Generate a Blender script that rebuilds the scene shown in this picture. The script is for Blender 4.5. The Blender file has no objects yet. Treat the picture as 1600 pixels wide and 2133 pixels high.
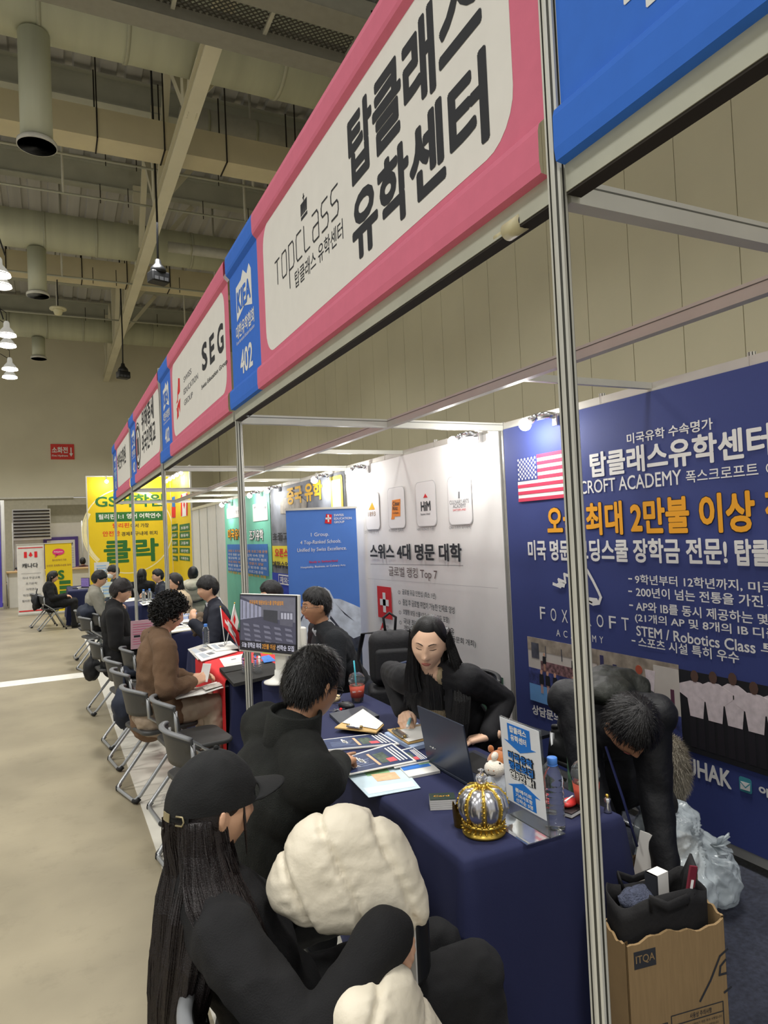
import bpy, bmesh, math, random
from mathutils import Vector as V, Matrix as M, noise as NZ
random.seed(7)
S = bpy.context.scene
COL = S.collection
PI = math.pi
# ---------------------------------------------------------------- camera, light, exposure
CAMH = 1.728
FPX = 1434.3
CR = M(((0.900355, 0.434216, 0.028579), (-0.432819, 0.900384, -0.044463), (-0.045039, 0.027663, 0.998602)))  # columns right, forward, up
cam = bpy.data.cameras.new('camera')
cam.sensor_fit = 'VERTICAL'; cam.sensor_height = 24.0; cam.sensor_width = 18.0
cam.lens = FPX * 24.0 / 2133.0
cam.clip_start = 0.05; cam.clip_end = 200
co = bpy.data.objects.new('camera', cam); COL.objects.link(co)
r, f, u = CR.col[0], CR.col[1], CR.col[2]
mw = M((r, u, -f)).transposed().to_4x4(); mw.translation = V((0, 0, CAMH))
co.matrix_world = mw
S.camera = co
vs = S.view_settings
vs.view_transform = 'Standard'; vs.look = 'None'; vs.gamma = 1.0; vs.use_curve_mapping = False
vs.exposure = 0.12
w = bpy.data.worlds.new('world'); S.world = w; w.use_nodes = True
w.node_tree.nodes['Background'].inputs[0].default_value = (1.0, 1.0, 0.98, 1)
w.node_tree.nodes['Background'].inputs[1].default_value = 0.52
def area(x, y, z, size, power, col=(1, 0.985, 0.95)):
    l = bpy.data.lights.new('hall_lamp_light', 'AREA'); l.shape = 'DISK'; l.size = size; l.spread = math.radians(122); l.energy = power; l.color = col
    o = bpy.data.objects.new('hall_lamp_light', l); o.location = (x, y, z); COL.objects.link(o)
for ax in (-11, -4.5, 2.0):
    for ay in (-5, 2, 9, 16, 24, 32):
        area(ax, ay, 9.2, 1.6, 225 if ax < 0 else 205)

# ---------------------------------------------------------------- materials
MATS = {}
def hexc(s):
    s = s.lstrip('#'); c = [int(s[i:i+2], 16) / 255 for i in (0, 2, 4)]
    return tuple((x / 12.92 if x <= .04045 else ((x + .055) / 1.055) ** 2.4) for x in c) + (1,)
def mat(name, col, rough=.6, metal=0, var=.06, scale=8, bump=0, bscale=60, spec=None, emit=0, alpha=1, trans=0, ior=1.45, stretch=None, sheen=0, coat=0):
    if name in MATS: return MATS[name]
    m = bpy.data.materials.new(name); MATS[name] = m; m.use_nodes = True
    nt = m.node_tree; n = nt.nodes; L = nt.links; b = n['Principled BSDF']
    c = hexc(col) if isinstance(col, str) else tuple(col) + (1,) * (4 - len(col))
    b.inputs['Base Color'].default_value = c
    b.inputs['Roughness'].default_value = rough; b.inputs['Metallic'].default_value = metal
    if spec is not None: b.inputs['Specular IOR Level'].default_value = spec
    b.inputs['IOR'].default_value = ior
    if trans: b.inputs['Transmission Weight'].default_value = trans
    if alpha < 1: b.inputs['Alpha'].default_value = alpha
    if sheen: b.inputs['Sheen Weight'].default_value = sheen
    if coat: b.inputs['Coat Weight'].default_value = coat
    if emit: b.inputs['Emission Color'].default_value = c; b.inputs['Emission Strength'].default_value = emit
    if var or bump:
        tc = n.new('ShaderNodeTexCoord'); mp = n.new('ShaderNodeMapping'); L.new(tc.outputs['Object'], mp.inputs[0])
        if stretch: mp.inputs['Scale'].default_value = stretch
    if var:
        nz = n.new('ShaderNodeTexNoise'); nz.inputs['Scale'].default_value = scale; nz.inputs['Detail'].default_value = 4
        L.new(mp.outputs[0], nz.inputs[0])
        mr = n.new('ShaderNodeMapRange'); mr.inputs[1].default_value = .3; mr.inputs[2].default_value = .7
        mr.inputs[3].default_value = 1 - var; mr.inputs[4].default_value = 1 + var
        L.new(nz.outputs['Fac'], mr.inputs[0])
        mx = n.new('ShaderNodeMix'); mx.data_type = 'RGBA'; mx.blend_type = 'MULTIPLY'; mx.inputs[0].default_value = 1
        mx.inputs[6].default_value = c
        L.new(mr.outputs[0], mx.inputs[7]); L.new(mx.outputs[2], b.inputs['Base Color'])
    if bump:
        nb = n.new('ShaderNodeTexNoise'); nb.inputs['Scale'].default_value = bscale; nb.inputs['Detail'].default_value = 5
        L.new(mp.outputs[0], nb.inputs[0])
        bp = n.new('ShaderNodeBump'); bp.inputs['Strength'].default_value = bump; bp.inputs['Distance'].default_value = .01
        L.new(nb.outputs['Fac'], bp.inputs['Height']); L.new(bp.outputs[0], b.inputs['Normal'])
    return m

# ---------------------------------------------------------------- object helpers
def tag(o, label=None, cat=None, group=None, kind=None):
    if label: o['label'] = label
    if cat: o['category'] = cat
    if group: o['group'] = group
    if kind: o['kind'] = kind
    return o
def thing(name, label, cat, loc=(0, 0, 0), rz=0, group=None):
    o = bpy.data.objects.new(name, None); COL.objects.link(o); o.empty_display_size = .1
    o.location = loc; o.rotation_euler = (0, 0, rz)
    return tag(o, label, cat, group)
def link(name, me, parent=None, loc=None):
    o = bpy.data.objects.new(name, me); COL.objects.link(o)
    if parent is not None: o.parent = parent
    if loc is not None: o.location = loc
    return o
class MB:
    """collects shapes; build() links them as ONE mesh object"""
    def __init__(s): s.v = []; s.f = []; s.m = []; s.sm = []
    def add(s, vs, fs, mi=0, smooth=False, X=None):
        o = len(s.v)
        s.v += [tuple(X @ V(p)) for p in vs] if X is not None else [tuple(p) for p in vs]
        s.f += [tuple(i + o for i in q) for q in fs]; s.m += [mi] * len(fs); s.sm += [smooth] * len(fs)
        return s
    def box(s, a, b, mi=0, X=None):
        x0, y0, z0 = a; x1, y1, z1 = b
        return s.add([(x0, y0, z0), (x1, y0, z0), (x1, y1, z0), (x0, y1, z0), (x0, y0, z1), (x1, y0, z1), (x1, y1, z1), (x0, y1, z1)],
                     [(0, 3, 2, 1), (4, 5, 6, 7), (0, 1, 5, 4), (1, 2, 6, 5), (2, 3, 7, 6), (3, 0, 4, 7)], mi, False, X)
    def cbox(s, c, d, mi=0, X=None):
        return s.box([c[i] - d[i] / 2 for i in range(3)], [c[i] + d[i] / 2 for i in range(3)], mi, X)
    def tube(s, pts, r, n=8, mi=0, cap=True, X=None, flat=None, up=None):
        pts = [V(p) for p in pts]; N = len(pts); vs = []
        rs = r if isinstance(r, (list, tuple)) else [r] * N
        pu = V(up) if up else None
        for i in range(N):
            t = (pts[min(i + 1, N - 1)] - pts[max(i - 1, 0)])
            t = t.normalized() if t.length > 1e-9 else V((0, 0, 1))
            if pu is None: pu = V((0, 0, 1)) if abs(t.z) < .9 else V((1, 0, 0))
            a = pu - t * pu.dot(t); a = a.normalized() if a.length > 1e-6 else t.orthogonal().normalized()
            b = t.cross(a); pu = a
            for k in range(n):
                q = 2 * PI * (k + .5) / n
                vs.append(pts[i] + a * (math.cos(q) * rs[i] * (flat or 1)) + b * (math.sin(q) * rs[i]))
        fs = [(i * n + k, i * n + (k + 1) % n, (i + 1) * n + (k + 1) % n, (i + 1) * n + k) for i in range(N - 1) for k in range(n)]
        if cap: fs += [tuple(range(n - 1, -1, -1)), tuple(range((N - 1) * n, N * n))]
        return s.add(vs, fs, mi, n > 5, X)
    def lathe(s, prof, n=24, mi=0, c=(0, 0, 0), X=None, fn=None, cap=True):
        vs = []
        for (r, z) in prof:
            for k in range(n):
                q = 2 * PI * k / n; rr = r * (fn(q, z) if fn else 1)
                vs.append((c[0] + rr * math.cos(q), c[1] + rr * math.sin(q), c[2] + z))
        N = len(prof)
        fs = [(i * n + k, i * n + (k + 1) % n, (i + 1) * n + (k + 1) % n, (i + 1) * n + k) for i in range(N - 1) for k in range(n)]
        if cap: fs += [tuple(range(n - 1, -1, -1)), tuple(range((N - 1) * n, N * n))]
        return s.add(vs, fs, mi, True, X)
    def ball(s, c, r, n=12, mi=0, X=None):
        rx, ry, rz = r if isinstance(r, (list, tuple)) else (r, r, r); vs = []; h = max(4, n // 2)
        for i in range(1, h):
            a = PI * i / h
            for k in range(n):
                q = 2 * PI * k / n; vs.append((c[0] + rx * math.sin(a) * math.cos(q), c[1] + ry * math.sin(a) * math.sin(q), c[2] - rz * math.cos(a)))
        o = len(vs); vs += [(c[0], c[1], c[2] - rz), (c[0], c[1], c[2] + rz)]
        fs = [(i * n + k, i * n + (k + 1) % n, (i + 1) * n + (k + 1) % n, (i + 1) * n + k) for i in range(h - 2) for k in range(n)]
        fs += [(o, (k + 1) % n, k) for k in range(n)] + [(o + 1, (h - 2) * n + k, (h - 2) * n + (k + 1) % n) for k in range(n)]
        return s.add(vs, fs, mi, True, X)
    def caps(s, a, b, ra, rb, n=12, X=None):
        """closed tapered capsule"""
        a = V(a); b = V(b); d = b - a
        if d.length < 1e-6: return s.ball(a, ra, n)
        t = d.normalized(); prof = []
        for i in range(5): q = PI / 2 * (i / 5); prof.append((-math.cos(q) * ra, math.sin(q) * ra))
        prof += [(0, ra), (d.length, rb)]
        for i in range(1, 6): q = PI / 2 * (i / 5); prof.append((d.length + math.sin(q) * rb, max(math.cos(q) * rb, 1e-4)))
        prof[0] = (prof[0][0], 1e-4)
        return s.tube([a + t * p[0] for p in prof], [p[1] for p in prof], n, 0, True, X) if False else s._prof(a, t, prof, n)
    def _prof(s, a, t, prof, n):
        e = t.orthogonal().normalized(); g = t.cross(e); vs = []
        for (z, r) in prof:
            for k in range(n):
                q = 2 * PI * k / n; vs.append(a + t * z + e * (r * math.cos(q)) + g * (r * math.sin(q)))
        N = len(prof)
        fs = [(i * n + k, i * n + (k + 1) % n, (i + 1) * n + (k + 1) % n, (i + 1) * n + k) for i in range(N - 1) for k in range(n)]
        fs += [tuple(range(n - 1, -1, -1)), tuple(range((N - 1) * n, N * n))]
        return s.add(vs, fs, 0, True)
    def grid(s, fn, nu, nv, mi=0, X=None, closed_u=False):
        vs = [fn(i / (nu - 1 if not closed_u else nu), j / (nv - 1)) for j in range(nv) for i in range(nu)]
        fs = []
        for j in range(nv - 1):
            for i in range(nu - (0 if closed_u else 1)):
                a = j * nu + i; b = j * nu + (i + 1) % nu; fs.append((a, b, b + nu, a + nu))
        return s.add(vs, fs, mi, True, X)
    def prism(s, poly, z0, z1, mi=0, X=None):
        n = len(poly)
        vs = [(p[0], p[1], z0) for p in poly] + [(p[0], p[1], z1) for p in poly]
        return s.add(vs, [tuple(range(n - 1, -1, -1)), tuple(range(n, 2 * n))] + [(k, (k + 1) % n, n + (k + 1) % n, n + k) for k in range(n)], mi, False, X)
    def mesh(s, name, mats):
        me = bpy.data.meshes.new(name); me.from_pydata(s.v, [], s.f)
        for m in (mats if isinstance(mats, (list, tuple)) else [mats]): me.materials.append(m)
        me.polygons.foreach_set('material_index', s.m); me.polygons.foreach_set('use_smooth', s.sm)
        me.update(); return me
    def build(s, name, mats, parent=None, bevel=0, seg=2, solid=0, sub=0):
        o = link(name, s.mesh(name, mats), parent)
        if bevel:
            b = o.modifiers.new('bevel', 'BEVEL'); b.width = bevel; b.segments = seg; b.limit_method = 'ANGLE'; b.angle_limit = .7
            for p in o.data.polygons: p.use_smooth = True
            e = o.modifiers.new('wn', 'WEIGHTED_NORMAL')
        if solid:
            b = o.modifiers.new('solid', 'SOLIDIFY'); b.thickness = solid; b.offset = 0
        if sub:
            b = o.modifiers.new('sub', 'SUBSURF'); b.levels = sub; b.render_levels = sub
        return o
def struct(name, mb, m, **k):
    o = mb.build(name, m, **k); o['kind'] = 'structure'; return o
def Tm(loc=(0, 0, 0), rz=0, rx=0, ry=0, s=1):
    return M.Translation(V(loc)) @ M.Rotation(rz, 4, 'Z') @ M.Rotation(ry, 4, 'Y') @ M.Rotation(rx, 4, 'X') @ M.Diagonal((s, s, s, 1))
def frame(o, x, z):
    """matrix whose local x / z run along the given directions, y = z cross x"""
    x = V(x).normalized(); z = V(z); z = (z - x * z.dot(x)).normalized(); y = z.cross(x)
    m = M((x, y, z)).transposed().to_4x4(); m.translation = V(o); return m
def copy_tree(o, parent=None):
    c = o.copy(); COL.objects.link(c); c.parent = parent if parent else c.parent
    for ch in list(o.children): copy_tree(ch, c)
    return c
def pxray(px, py):
    return CR @ V(((px - 800) / FPX, 1, -(py - 1066.5) / FPX))
def onX(px, py, X):
    d = pxray(px, py); return d * (X / d.x) + V((0, 0, CAMH))
def onY(px, py, Y):
    d = pxray(px, py); return d * (Y / d.y) + V((0, 0, CAMH))
def onD(px, py, D):
    return pxray(px, py) * D + V((0, 0, CAMH))
def onZ(px, py, Z):
    d = pxray(px, py); return d * ((Z - CAMH) / d.z) + V((0, 0, CAMH))

# ---------------------------------------------------------------- writing
def text_mesh(body, bold=0, ext=.0, res=3, space=1.0, shear=0, serif=False):
    cu = bpy.data.curves.new('t', 'FONT'); cu.body = body; cu.size = 1; cu.offset = bold; cu.resolution_u = res
    cu.space_character = space; cu.shear = shear; cu.fill_mode = 'FRONT'; cu.extrude = ext
    o = bpy.data.objects.new('t', cu)
    me = bpy.data.meshes.new_from_object(o)
    bpy.data.objects.remove(o); bpy.data.curves.remove(cu)
    return me
def text(body, fr, x0, z0, wd, ht, m, parent=None, bold=.0, off=.0015, name='lettering', space=1.0, shear=0):
    """lettering that fills the rectangle x0..x0+wd, z0..z0+ht of the plane fr (local x right, local z up, local -y to the reader)"""
    me = text_mesh(body, 0, 0, 3, space, shear)
    if not me.vertices: return None
    bold *= .62 if bold > .025 else .8
    if bold:   # heavier strokes: the same glyphs struck several times around a small circle
        v0 = [tuple(v.co) for v in me.vertices]; f0 = [tuple(p.vertices) for p in me.polygons]; mb = MB(); n = 12 if bold > .03 else 8
        for k in range(n):
            q = 2 * PI * (k + .5) / n; mb.add([(p[0] + bold * math.cos(q), p[1] + bold * math.sin(q), 2e-3 * k) for p in v0], f0)
        mb.add([(p[0], p[1], 2e-3 * n) for p in v0], f0); me = mb.mesh(name, [m])
    me.name = name
    xs = [v.co.x for v in me.vertices]; ys = [v.co.y for v in me.vertices]
    ax, bx, ay, by = min(xs), max(xs), min(ys), max(ys)
    sx = wd / max(bx - ax, 1e-6); sy = ht / max(by - ay, 1e-6) if ht else sx
    for v in me.vertices:
        v.co = fr @ V((x0 + (v.co.x - ax) * sx, -off - v.co.z * .003, z0 + (v.co.y - ay) * sy))
    me.materials.clear(); me.materials.append(m)
    return link(name, me, parent)
def wallframe(X):  # faces the aisle (-X); local x runs towards the camera (-Y)
    return frame((X, 0, 0), (0, -1, 0), (0, 0, 1))
def tw(body, X, L, R_, hpx, m, parent, bold=.02, off=.002, **k):
    """lettering on a wall plane x = X between two points seen in the photograph"""
    a = onX(L[0], L[1], X); b = onX(R_[0], R_[1], X)
    t = onX(L[0], L[1] - hpx / 2, X).z - onX(L[0], L[1] + hpx / 2, X).z
    zc = (a.z + b.z) / 2
    return text(body, wallframe(X), -a.y, zc - t / 2, a.y - b.y, t, m, parent, bold, off, **k)
def panel(fr, x0, z0, x1, z1, off, m, parent, name='printed_panel', rad=0, t=.0008):
    mb = MB(); P = rrect(x0, z0, x1, z1, rad) if rad else [(x0, z0), (x1, z0), (x1, z1), (x0, z1)]
    n = len(P); vs = [fr @ V((p[0], -off, p[1])) for p in P] + [fr @ V((p[0], -off + t, p[1])) for p in P]
    mb.add(vs, [tuple(range(n)), tuple(range(2 * n - 1, n - 1, -1))] + [(k, n + k, n + (k + 1) % n, (k + 1) % n) for k in range(n)])
    return mb.build(name, m, parent)
def rrect(x0, z0, x1, z1, r, n=6):
    P = []
    for (cx, cz, a0) in ((x1 - r, z0 + r, -PI / 2), (x1 - r, z1 - r, 0), (x0 + r, z1 - r, PI / 2), (x0 + r, z0 + r, PI)):
        for i in range(n + 1): a = a0 + PI / 2 * i / n; P.append((cx + r * math.cos(a), cz + r * math.sin(a)))
    return P
def shape(fr, polys, off, m, parent, name='emblem', t=.0008):
    """flat printed figures given as outlines in the plane fr"""
    mb = MB()
    for P in polys:
        n = len(P); mb.add([fr @ V((p[0], -off, p[1])) for p in P] + [fr @ V((p[0], -off + t, p[1])) for p in P],
                           [tuple(range(n)), tuple(range(2 * n - 1, n - 1, -1))] + [(k, n + k, n + (k + 1) % n, (k + 1) % n) for k in range(n)])
    return mb.build(name, m, parent)
# ================================================================ the hall
alu = mat('aluminium', '#c6c5bb', .42, .28, .05, 6)
alud = mat('aluminium_groove', '#62625b', .5, .4)
white_panel = mat('white_panel', '#d9d8d2', .55, 0, .03)
concrete = mat('concrete', '#8d846e', .42, 0, .17, 1.4, .05, 30)
def concrete_marks(m):
    nt = m.node_tree; n = nt.nodes; L = nt.links; b = n['Principled BSDF']
    src = b.inputs['Base Color'].links[0].from_socket
    tc = n.new('ShaderNodeTexCoord'); nz = n.new('ShaderNodeTexNoise'); nz.inputs['Scale'].default_value = 5; nz.inputs['Detail'].default_value = 8; nz.inputs['Roughness'].default_value = .75
    L.new(tc.outputs['Object'], nz.inputs[0])
    rp = n.new('ShaderNodeMapRange'); rp.inputs[1].default_value = .54; rp.inputs[2].default_value = .72; rp.inputs[3].default_value = 0; rp.inputs[4].default_value = .4
    L.new(nz.outputs['Fac'], rp.inputs[0])
    mx = n.new('ShaderNodeMix'); mx.data_type = 'RGBA'; mx.inputs[7].default_value = hexc('#6a6352'); L.new(src, mx.inputs[6]); L.new(rp.outputs[0], mx.inputs[0]); L.new(mx.outputs[2], b.inputs['Base Color'])
concrete_marks(concrete)
hallcream = mat('hall_cream', '#d2ccb4', .7, 0, .05, .6)
hallpanel = mat('hall_panel', '#cfc9ac', .6, 0, .06, .5)
beamgrey = mat('beam_paint', '#b2b3a5', .6, 0, .08, 1.5)
ductm = mat('duct_sheet', '#bfc1aa', .5, .1, .12, .8, stretch=(3, .3, .3))
creamduct = mat('cream_duct', '#c9bf9f', .6, 0, .08, 1)
deckm = mat('roof_deck', '#bab9b5', .65, 0, .12, .5, stretch=(4, .15, 1))
blackp = mat('black_plastic', '#17181a', .4, 0, .05)
dark = mat('dark_gap', '#2a251f', .9)

struct('floor', MB().box((-22, -8, -.2), (8.3, 38.2, 0)), concrete)
mb = MB(); y = -8.0
mb.box((8.06, -8, 0), (8.3, 38, 14), 1)
while y < 34:
    mb.box((8.0, y + .006, 0), (8.06, y + .914, 14), 0); y += .92
mb.box((7.97, 34.3, 0), (8.06, 36.0, 14), 0); mb.box((7.97, 36.25, 0), (8.06, 37.8, 14), 0)
struct('wall_right', mb, [hallpanel, dark])
mb = MB().box((-22, 37.8, 4.15), (8.3, 38.1, 14)).box((-22, 37.75, 4.1), (1.0, 37.8, 4.17), 2)
mb.box((-22, 37.85, 0), (-.2, 38.1, 4.1), 1).box((2.2, 37.85, 0), (8.3, 38.1, 4.1), 1).box((-.2, 37.85, 3.75), (2.2, 38.1, 4.1), 1).box((-.2, 38.4, 0), (2.2, 38.5, 3.8), 1)
struct('wall_far', mb, [hallcream, mat('hall_grey', '#b3ae9a', .7), mat('ledge_white', '#d5d2c4', .6)])
# roof deck with ribs running along the hall
mb = MB(); x = -16.0; prof = []
while x < 8.2:
    prof += [(x, 13.5), (x + .36, 13.5), (x + .40, 13.58), (x + .56, 13.58)]; x += .6
vs = [(p[0], -6, p[1]) for p in prof] + [(p[0], 38, p[1]) for p in prof]; n = len(prof)
mb.add(vs, [(i, i + 1, n + i + 1, n + i) for i in range(n - 1)])
struct('ceiling', mb, deckm)
def ibeam(mb, x0, x1, y, z, h=.6, wd=.3):
    mb.box((x0, y - wd / 2, z), (x1, y + wd / 2, z + .03)).box((x0, y - wd / 2, z + h - .03), (x1, y + wd / 2, z + h)).box((x0, y - .015, z + .02), (x1, y + .015, z + h - .02))
for k, y in enumerate((9.2, 13.6, 18.0, 22.3, 26.8, 31.2, 35.6)):
    mb = MB(); ibeam(mb, -16, 8, y, 12.6, .75); struct('roof_beam_trim_%d' % (k + 1), mb, beamgrey)
mb = MB()   # longitudinal truss: bottom flange, web members
mb.box((2.54, 10.2, 10.0), (2.82, 37.6, 10.03)).box((2.54, 10.2, 10.27), (2.82, 37.6, 10.3)).box((2.66, 10.2, 10.02), (2.70, 37.6, 10.28))
for k, y in enumerate((13.6, 18.0, 22.3, 26.8, 31.2, 35.6)):
    mb.box((2.55, y - .14, 10.3), (2.81, y + .14, 12.8))
    mb.tube([(2.68, y + .2, 10.4), (2.68, y + 2.1, 12.6)], .11, 4); mb.tube([(2.68, y - .2, 10.4), (2.68, y - 2.1, 12.6)], .11, 4)
    mb.tube([(2.9, y, 10.6), (4.4, y + .3, 12.6)], .1, 4)
    for s in (-.08, .08):
        for q in range(5): mb.cbox((2.68 + s, y - .3 + q * .05, 9.995), (.02, .025, .012))
struct('roof_truss_trim_8', mb, mat('truss_paint', '#d3ceb6', .6, 0, .05, 1))

def ring_duct(name, label, y, z, rad, x0=-16, x1=7.95, seam=1.4, m=None):
    t = thing(name, label, 'air duct', (x0, y, z), 0, 'ventilation ducts under the roof')
    mb = MB(); mb.tube([(0, 0, 0), (x1 - x0, 0, 0)], rad, 32); mb.build('duct_pipe', m or ductm, t)
    mb = MB(); x = .6
    while x < x1 - x0: mb.tube([(x, 0, 0), (x + .07, 0, 0)], rad * 1.025, 32); x += seam
    mb.build('seam_band', mat('duct_seam', '#a3a38d', .5, .1), t)
    return t
ring_duct('round_duct', 'largest round sheet-metal duct crossing the roof nearest the catwalk', 12.65, 11.15, .78)
ring_duct('round_duct', 'middle round sheet-metal duct crossing the roof behind the black hanging box', 22.2, 10.98, .54)
ring_duct('round_duct', 'farthest round sheet-metal duct crossing the roof near the end wall', 31.95, 10.98, .5)
ring_duct('round_duct', 'short pale round duct high behind the truss beside the signboards', 16.9, 12.0, .36, 3.1, 7.95, 1.2, mat('pale_duct', '#a8a698', .5, .1))
ring_duct('round_duct', 'thin white round duct level with the truss flange', 20.6, 10.35, .15, 3.3, 7.95, 2.5, mat('pale_duct', '#a8a698', .5, .1))
for y, lab in ((15.7, 'cream rectangular duct with strap hangers crossing between the first two round ducts'), (24.35, 'cream rectangular duct with strap hangers crossing beyond the middle round duct')):
    t = thing('rectangular_duct', lab, 'air duct', (-16, y, 10.5), 0, 'rectangular ducts under the roof')
    MB().box((0, 0, 0), (24, .65, .65)).build('duct_body', creamduct, t)
    for x in (13.2, 14.9, 17.1, 18.5, 19.9, 21.6):
        MB().box((x, -.02, -.02), (x + .03, .67, 0)).box((x, -.02, -.02), (x + .03, 0, 1.9)).box((x, .65, -.02), (x + .03, .67, 1.9)).build('strap_hanger', dark, t)
for (x, y, z, zt, lab) in ((-.05, 12.65, 8.45, 10.36, 'round drop duct and ring diffuser hanging from the largest duct'), (-.19, 22.2, 9.05, 10.43, 'round drop duct and ring diffuser hanging from the middle duct'), (-.31, 31.95, 9.6, 10.47, 'round drop duct and ring diffuser hanging from the farthest duct')):
    t = thing('ceiling_diffuser', lab, 'air diffuser', (x, y, z), 0, 'drop diffusers under the ducts')
    MB().lathe([(.25, .06), (.25, zt - z)], 24).build('drop_pipe', ductm, t)
    mb = MB()
    for k, rr in enumerate((.31, .22, .14, .07)): mb.lathe([(rr, -.02 - k * .0), (rr, .05), (rr - .045, .09), (rr - .05, .085), (rr - .012, .045), (rr - .012, -.02)], 28)
    mb.lathe([(.25, .1), (.25, .06)], 24); mb.build('diffuser_rings', mat('diffuser_white', '#c9c8bf', .5), t)
for (x, y, z, zt, lab) in ((2.40, 16.55, 7.75, 13.52, 'black power box hanging on a long cable before the middle duct'), (2.5, 26.7, 7.75, 12.8, 'smaller looking black power box hanging on a cable at the truss end')):
    t = thing('hanging_power_box', lab, 'hanging box', (x, y, z), .3, 'black boxes hanging on cables')
    mb = MB(); mb.box((-.22, -.16, 0), (.22, .16, .26)); b = mb.build('housing', blackp, t, bevel=.04)
    MB().lathe([(.2, .24), (.17, .36), (.08, .46), (.06, .56)], 12).build('cable_grip', blackp, t)
    for sx in (-.12, .0, .12): MB().box((sx - .045, -.175, .03), (sx + .045, -.155, .11)).build('socket', mat('socket_grey', '#3a3b3d', .5), t)
    MB().tube([(0, 0, .55), (.02, 0, 1.6), (0, 0, zt - z)], .025, 6).build('cable', blackp, t)
lampw = mat('lamp_shade', '#d8d8d2', .5, 0, emit=.35); lampe = mat('lamp_glow', '#fff8ea', .5, emit=14, var=0)
for k, (x, y, z) in enumerate(((-1.1, 20.72, 9.0), (-1.12, 21.6, 9.0), (-1.22, 26.6, 9.0), (-1.28, 28.0, 9.0), (-1.38, 31.7, 9.0), (-1.46, 33.2, 9.0))):
    lab = ('nearest', 'second', 'third', 'fourth', 'fifth', 'farthest')[k] + ' lit bell-shaped lamp in the row hanging beside the drop diffusers'
    t = thing('high_bay_lamp', lab, 'ceiling lamp', (x, y, z), 0, 'bell-shaped hall lamps')
    MB().lathe([(.3, 0), (.29, .03), (.2, .18), (.1, .3), (.09, .45), (.06, .5)], 20, cap=False).build('lamp_shade', lampw, t)
    MB().lathe([(.005, .06), (.285, .05), (.285, .0), (.2, -.03), (.005, -.04)], 20).build('glowing_lens', lampe, t)
    MB().tube([(0, 0, .48), (0, 0, .8), (-1.6, -.9, 1.6)], .015, 5).build('suspension_rod', blackp, t)
t = thing('smoke_detector', 'small round cream detector on a thin drop pipe under the rectangular duct', 'detector', (.37, 24.8, 9.5))
MB().lathe([(.01, -.18), (.11, -.16), (.15, -.04), (.16, .0)], 16).build('sensor_dome', mat('detector_cream', '#d3cfae', .5), t)
MB().lathe([(.26, 0), (.26, .05), (.1, .1)], 16).build('mounting_plate', mat('detector_cream', '#d3cfae', .5), t)
MB().tube([(0, 0, .05), (0, 0, 1.0)], .02, 5).build('drop_pipe', blackp, t)
for k, (y, z, xs, lab) in enumerate(((17.4, 10.9, -.2, 'thin sprinkler pipe crossing just beyond the nearer cream duct'), (19.4, 10.9, .1, 'thin sprinkler pipe crossing before the middle round duct'), (23.6, 10.2, .1, 'thin sprinkler pipe crossing beyond the middle round duct'), (29.0, 10.6, .0, 'thin sprinkler pipe crossing before the farthest round duct'))):
    t = thing('sprinkler_pipe', lab, 'pipe', (0, y, z), 0, 'sprinkler pipes under the roof')
    MB().tube([(-16, 0, 0), (8, 0, 0)], .03, 6).build('pipe_run', beamgrey, t)
    for x in (xs + .4, xs + 5.2, xs - 4): MB().tube([(x, 0, 0), (x, 0, 13.5 - z)], .035, 6).build('hanger_rod', mat('rod_white', '#c3c1b2', .5), t)
    for x in (1.4, 2.1, 4.1, 5.4, 6.3): MB().tube([(x, 0, -.12), (x, 0, .4)], .012, 5).build('sprinkler_head', dark, t)
for k, (a, b, lab) in enumerate((((-2.1, 15.2, 12.9), (-.9, 20.0, 9.3), 'slack dark cable sloping down to the nearest hall lamp'), ((-2.0, 25.3, 12.5), (-1.3, 26.4, 9.5), 'slack dark cable sloping down to the third hall lamp'), ((3.5, 17.6, 12.2), (2.62, 17.0, 11.4), 'dark cable looping from the pale duct to the truss'))):
    a = V(a); b = V(b)
    o = MB().tube([a.lerp(b, q / 8) - V((0, 0, .5 * (q / 8) * (1 - q / 8))) for q in range(9)], .022, 5).build('slack_cable', blackp); tag(o, lab, 'cable')
# catwalk
t = thing('catwalk', 'steel catwalk with mesh floor and railings under the roof', 'catwalk', (-3, 9.2, 9.5))
mg = mat('catwalk_grey', '#88867a', .6, .1)
for y in (0, 1.05): MB().box((0, y, .01), (11, y + .05, .3)).box((0, y + .0, 0), (11, y + .4, .012)).build('edge_channel', mg, t)
lt = mat('catwalk_light', '#aaa898', .6)
for k in range(8): MB().box((.6 + 1.4 * k, 0, .12), (.66 + 1.4 * k, 1.4, .17)).build('floor_crossbar', lt, t)
for k in range(8): MB().box((.2 + 1.4 * k, -.02, .3), (.26 + 1.4 * k, .03, 1.4)).build('rail_post', lt, t)
for z in (.8, 1.38): MB().tube([(0, 0, z), (11, 0, z)], .025, 6).build('hand_rail', lt, t)
mb = MB(); k = 0
x = -1.2
while x < 11:
    for sg in (1, -1):
        a = (x if sg > 0 else x + 1.1, .05, .19); b = (x + 1.1 if sg > 0 else x, 1.15, .19)
        mb.tube([a, b], .011, 4, cap=False)
    x += .095
mb.build('mesh_floor', mat('mesh_dark', '#55534a', .6, .3), t)
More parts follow.
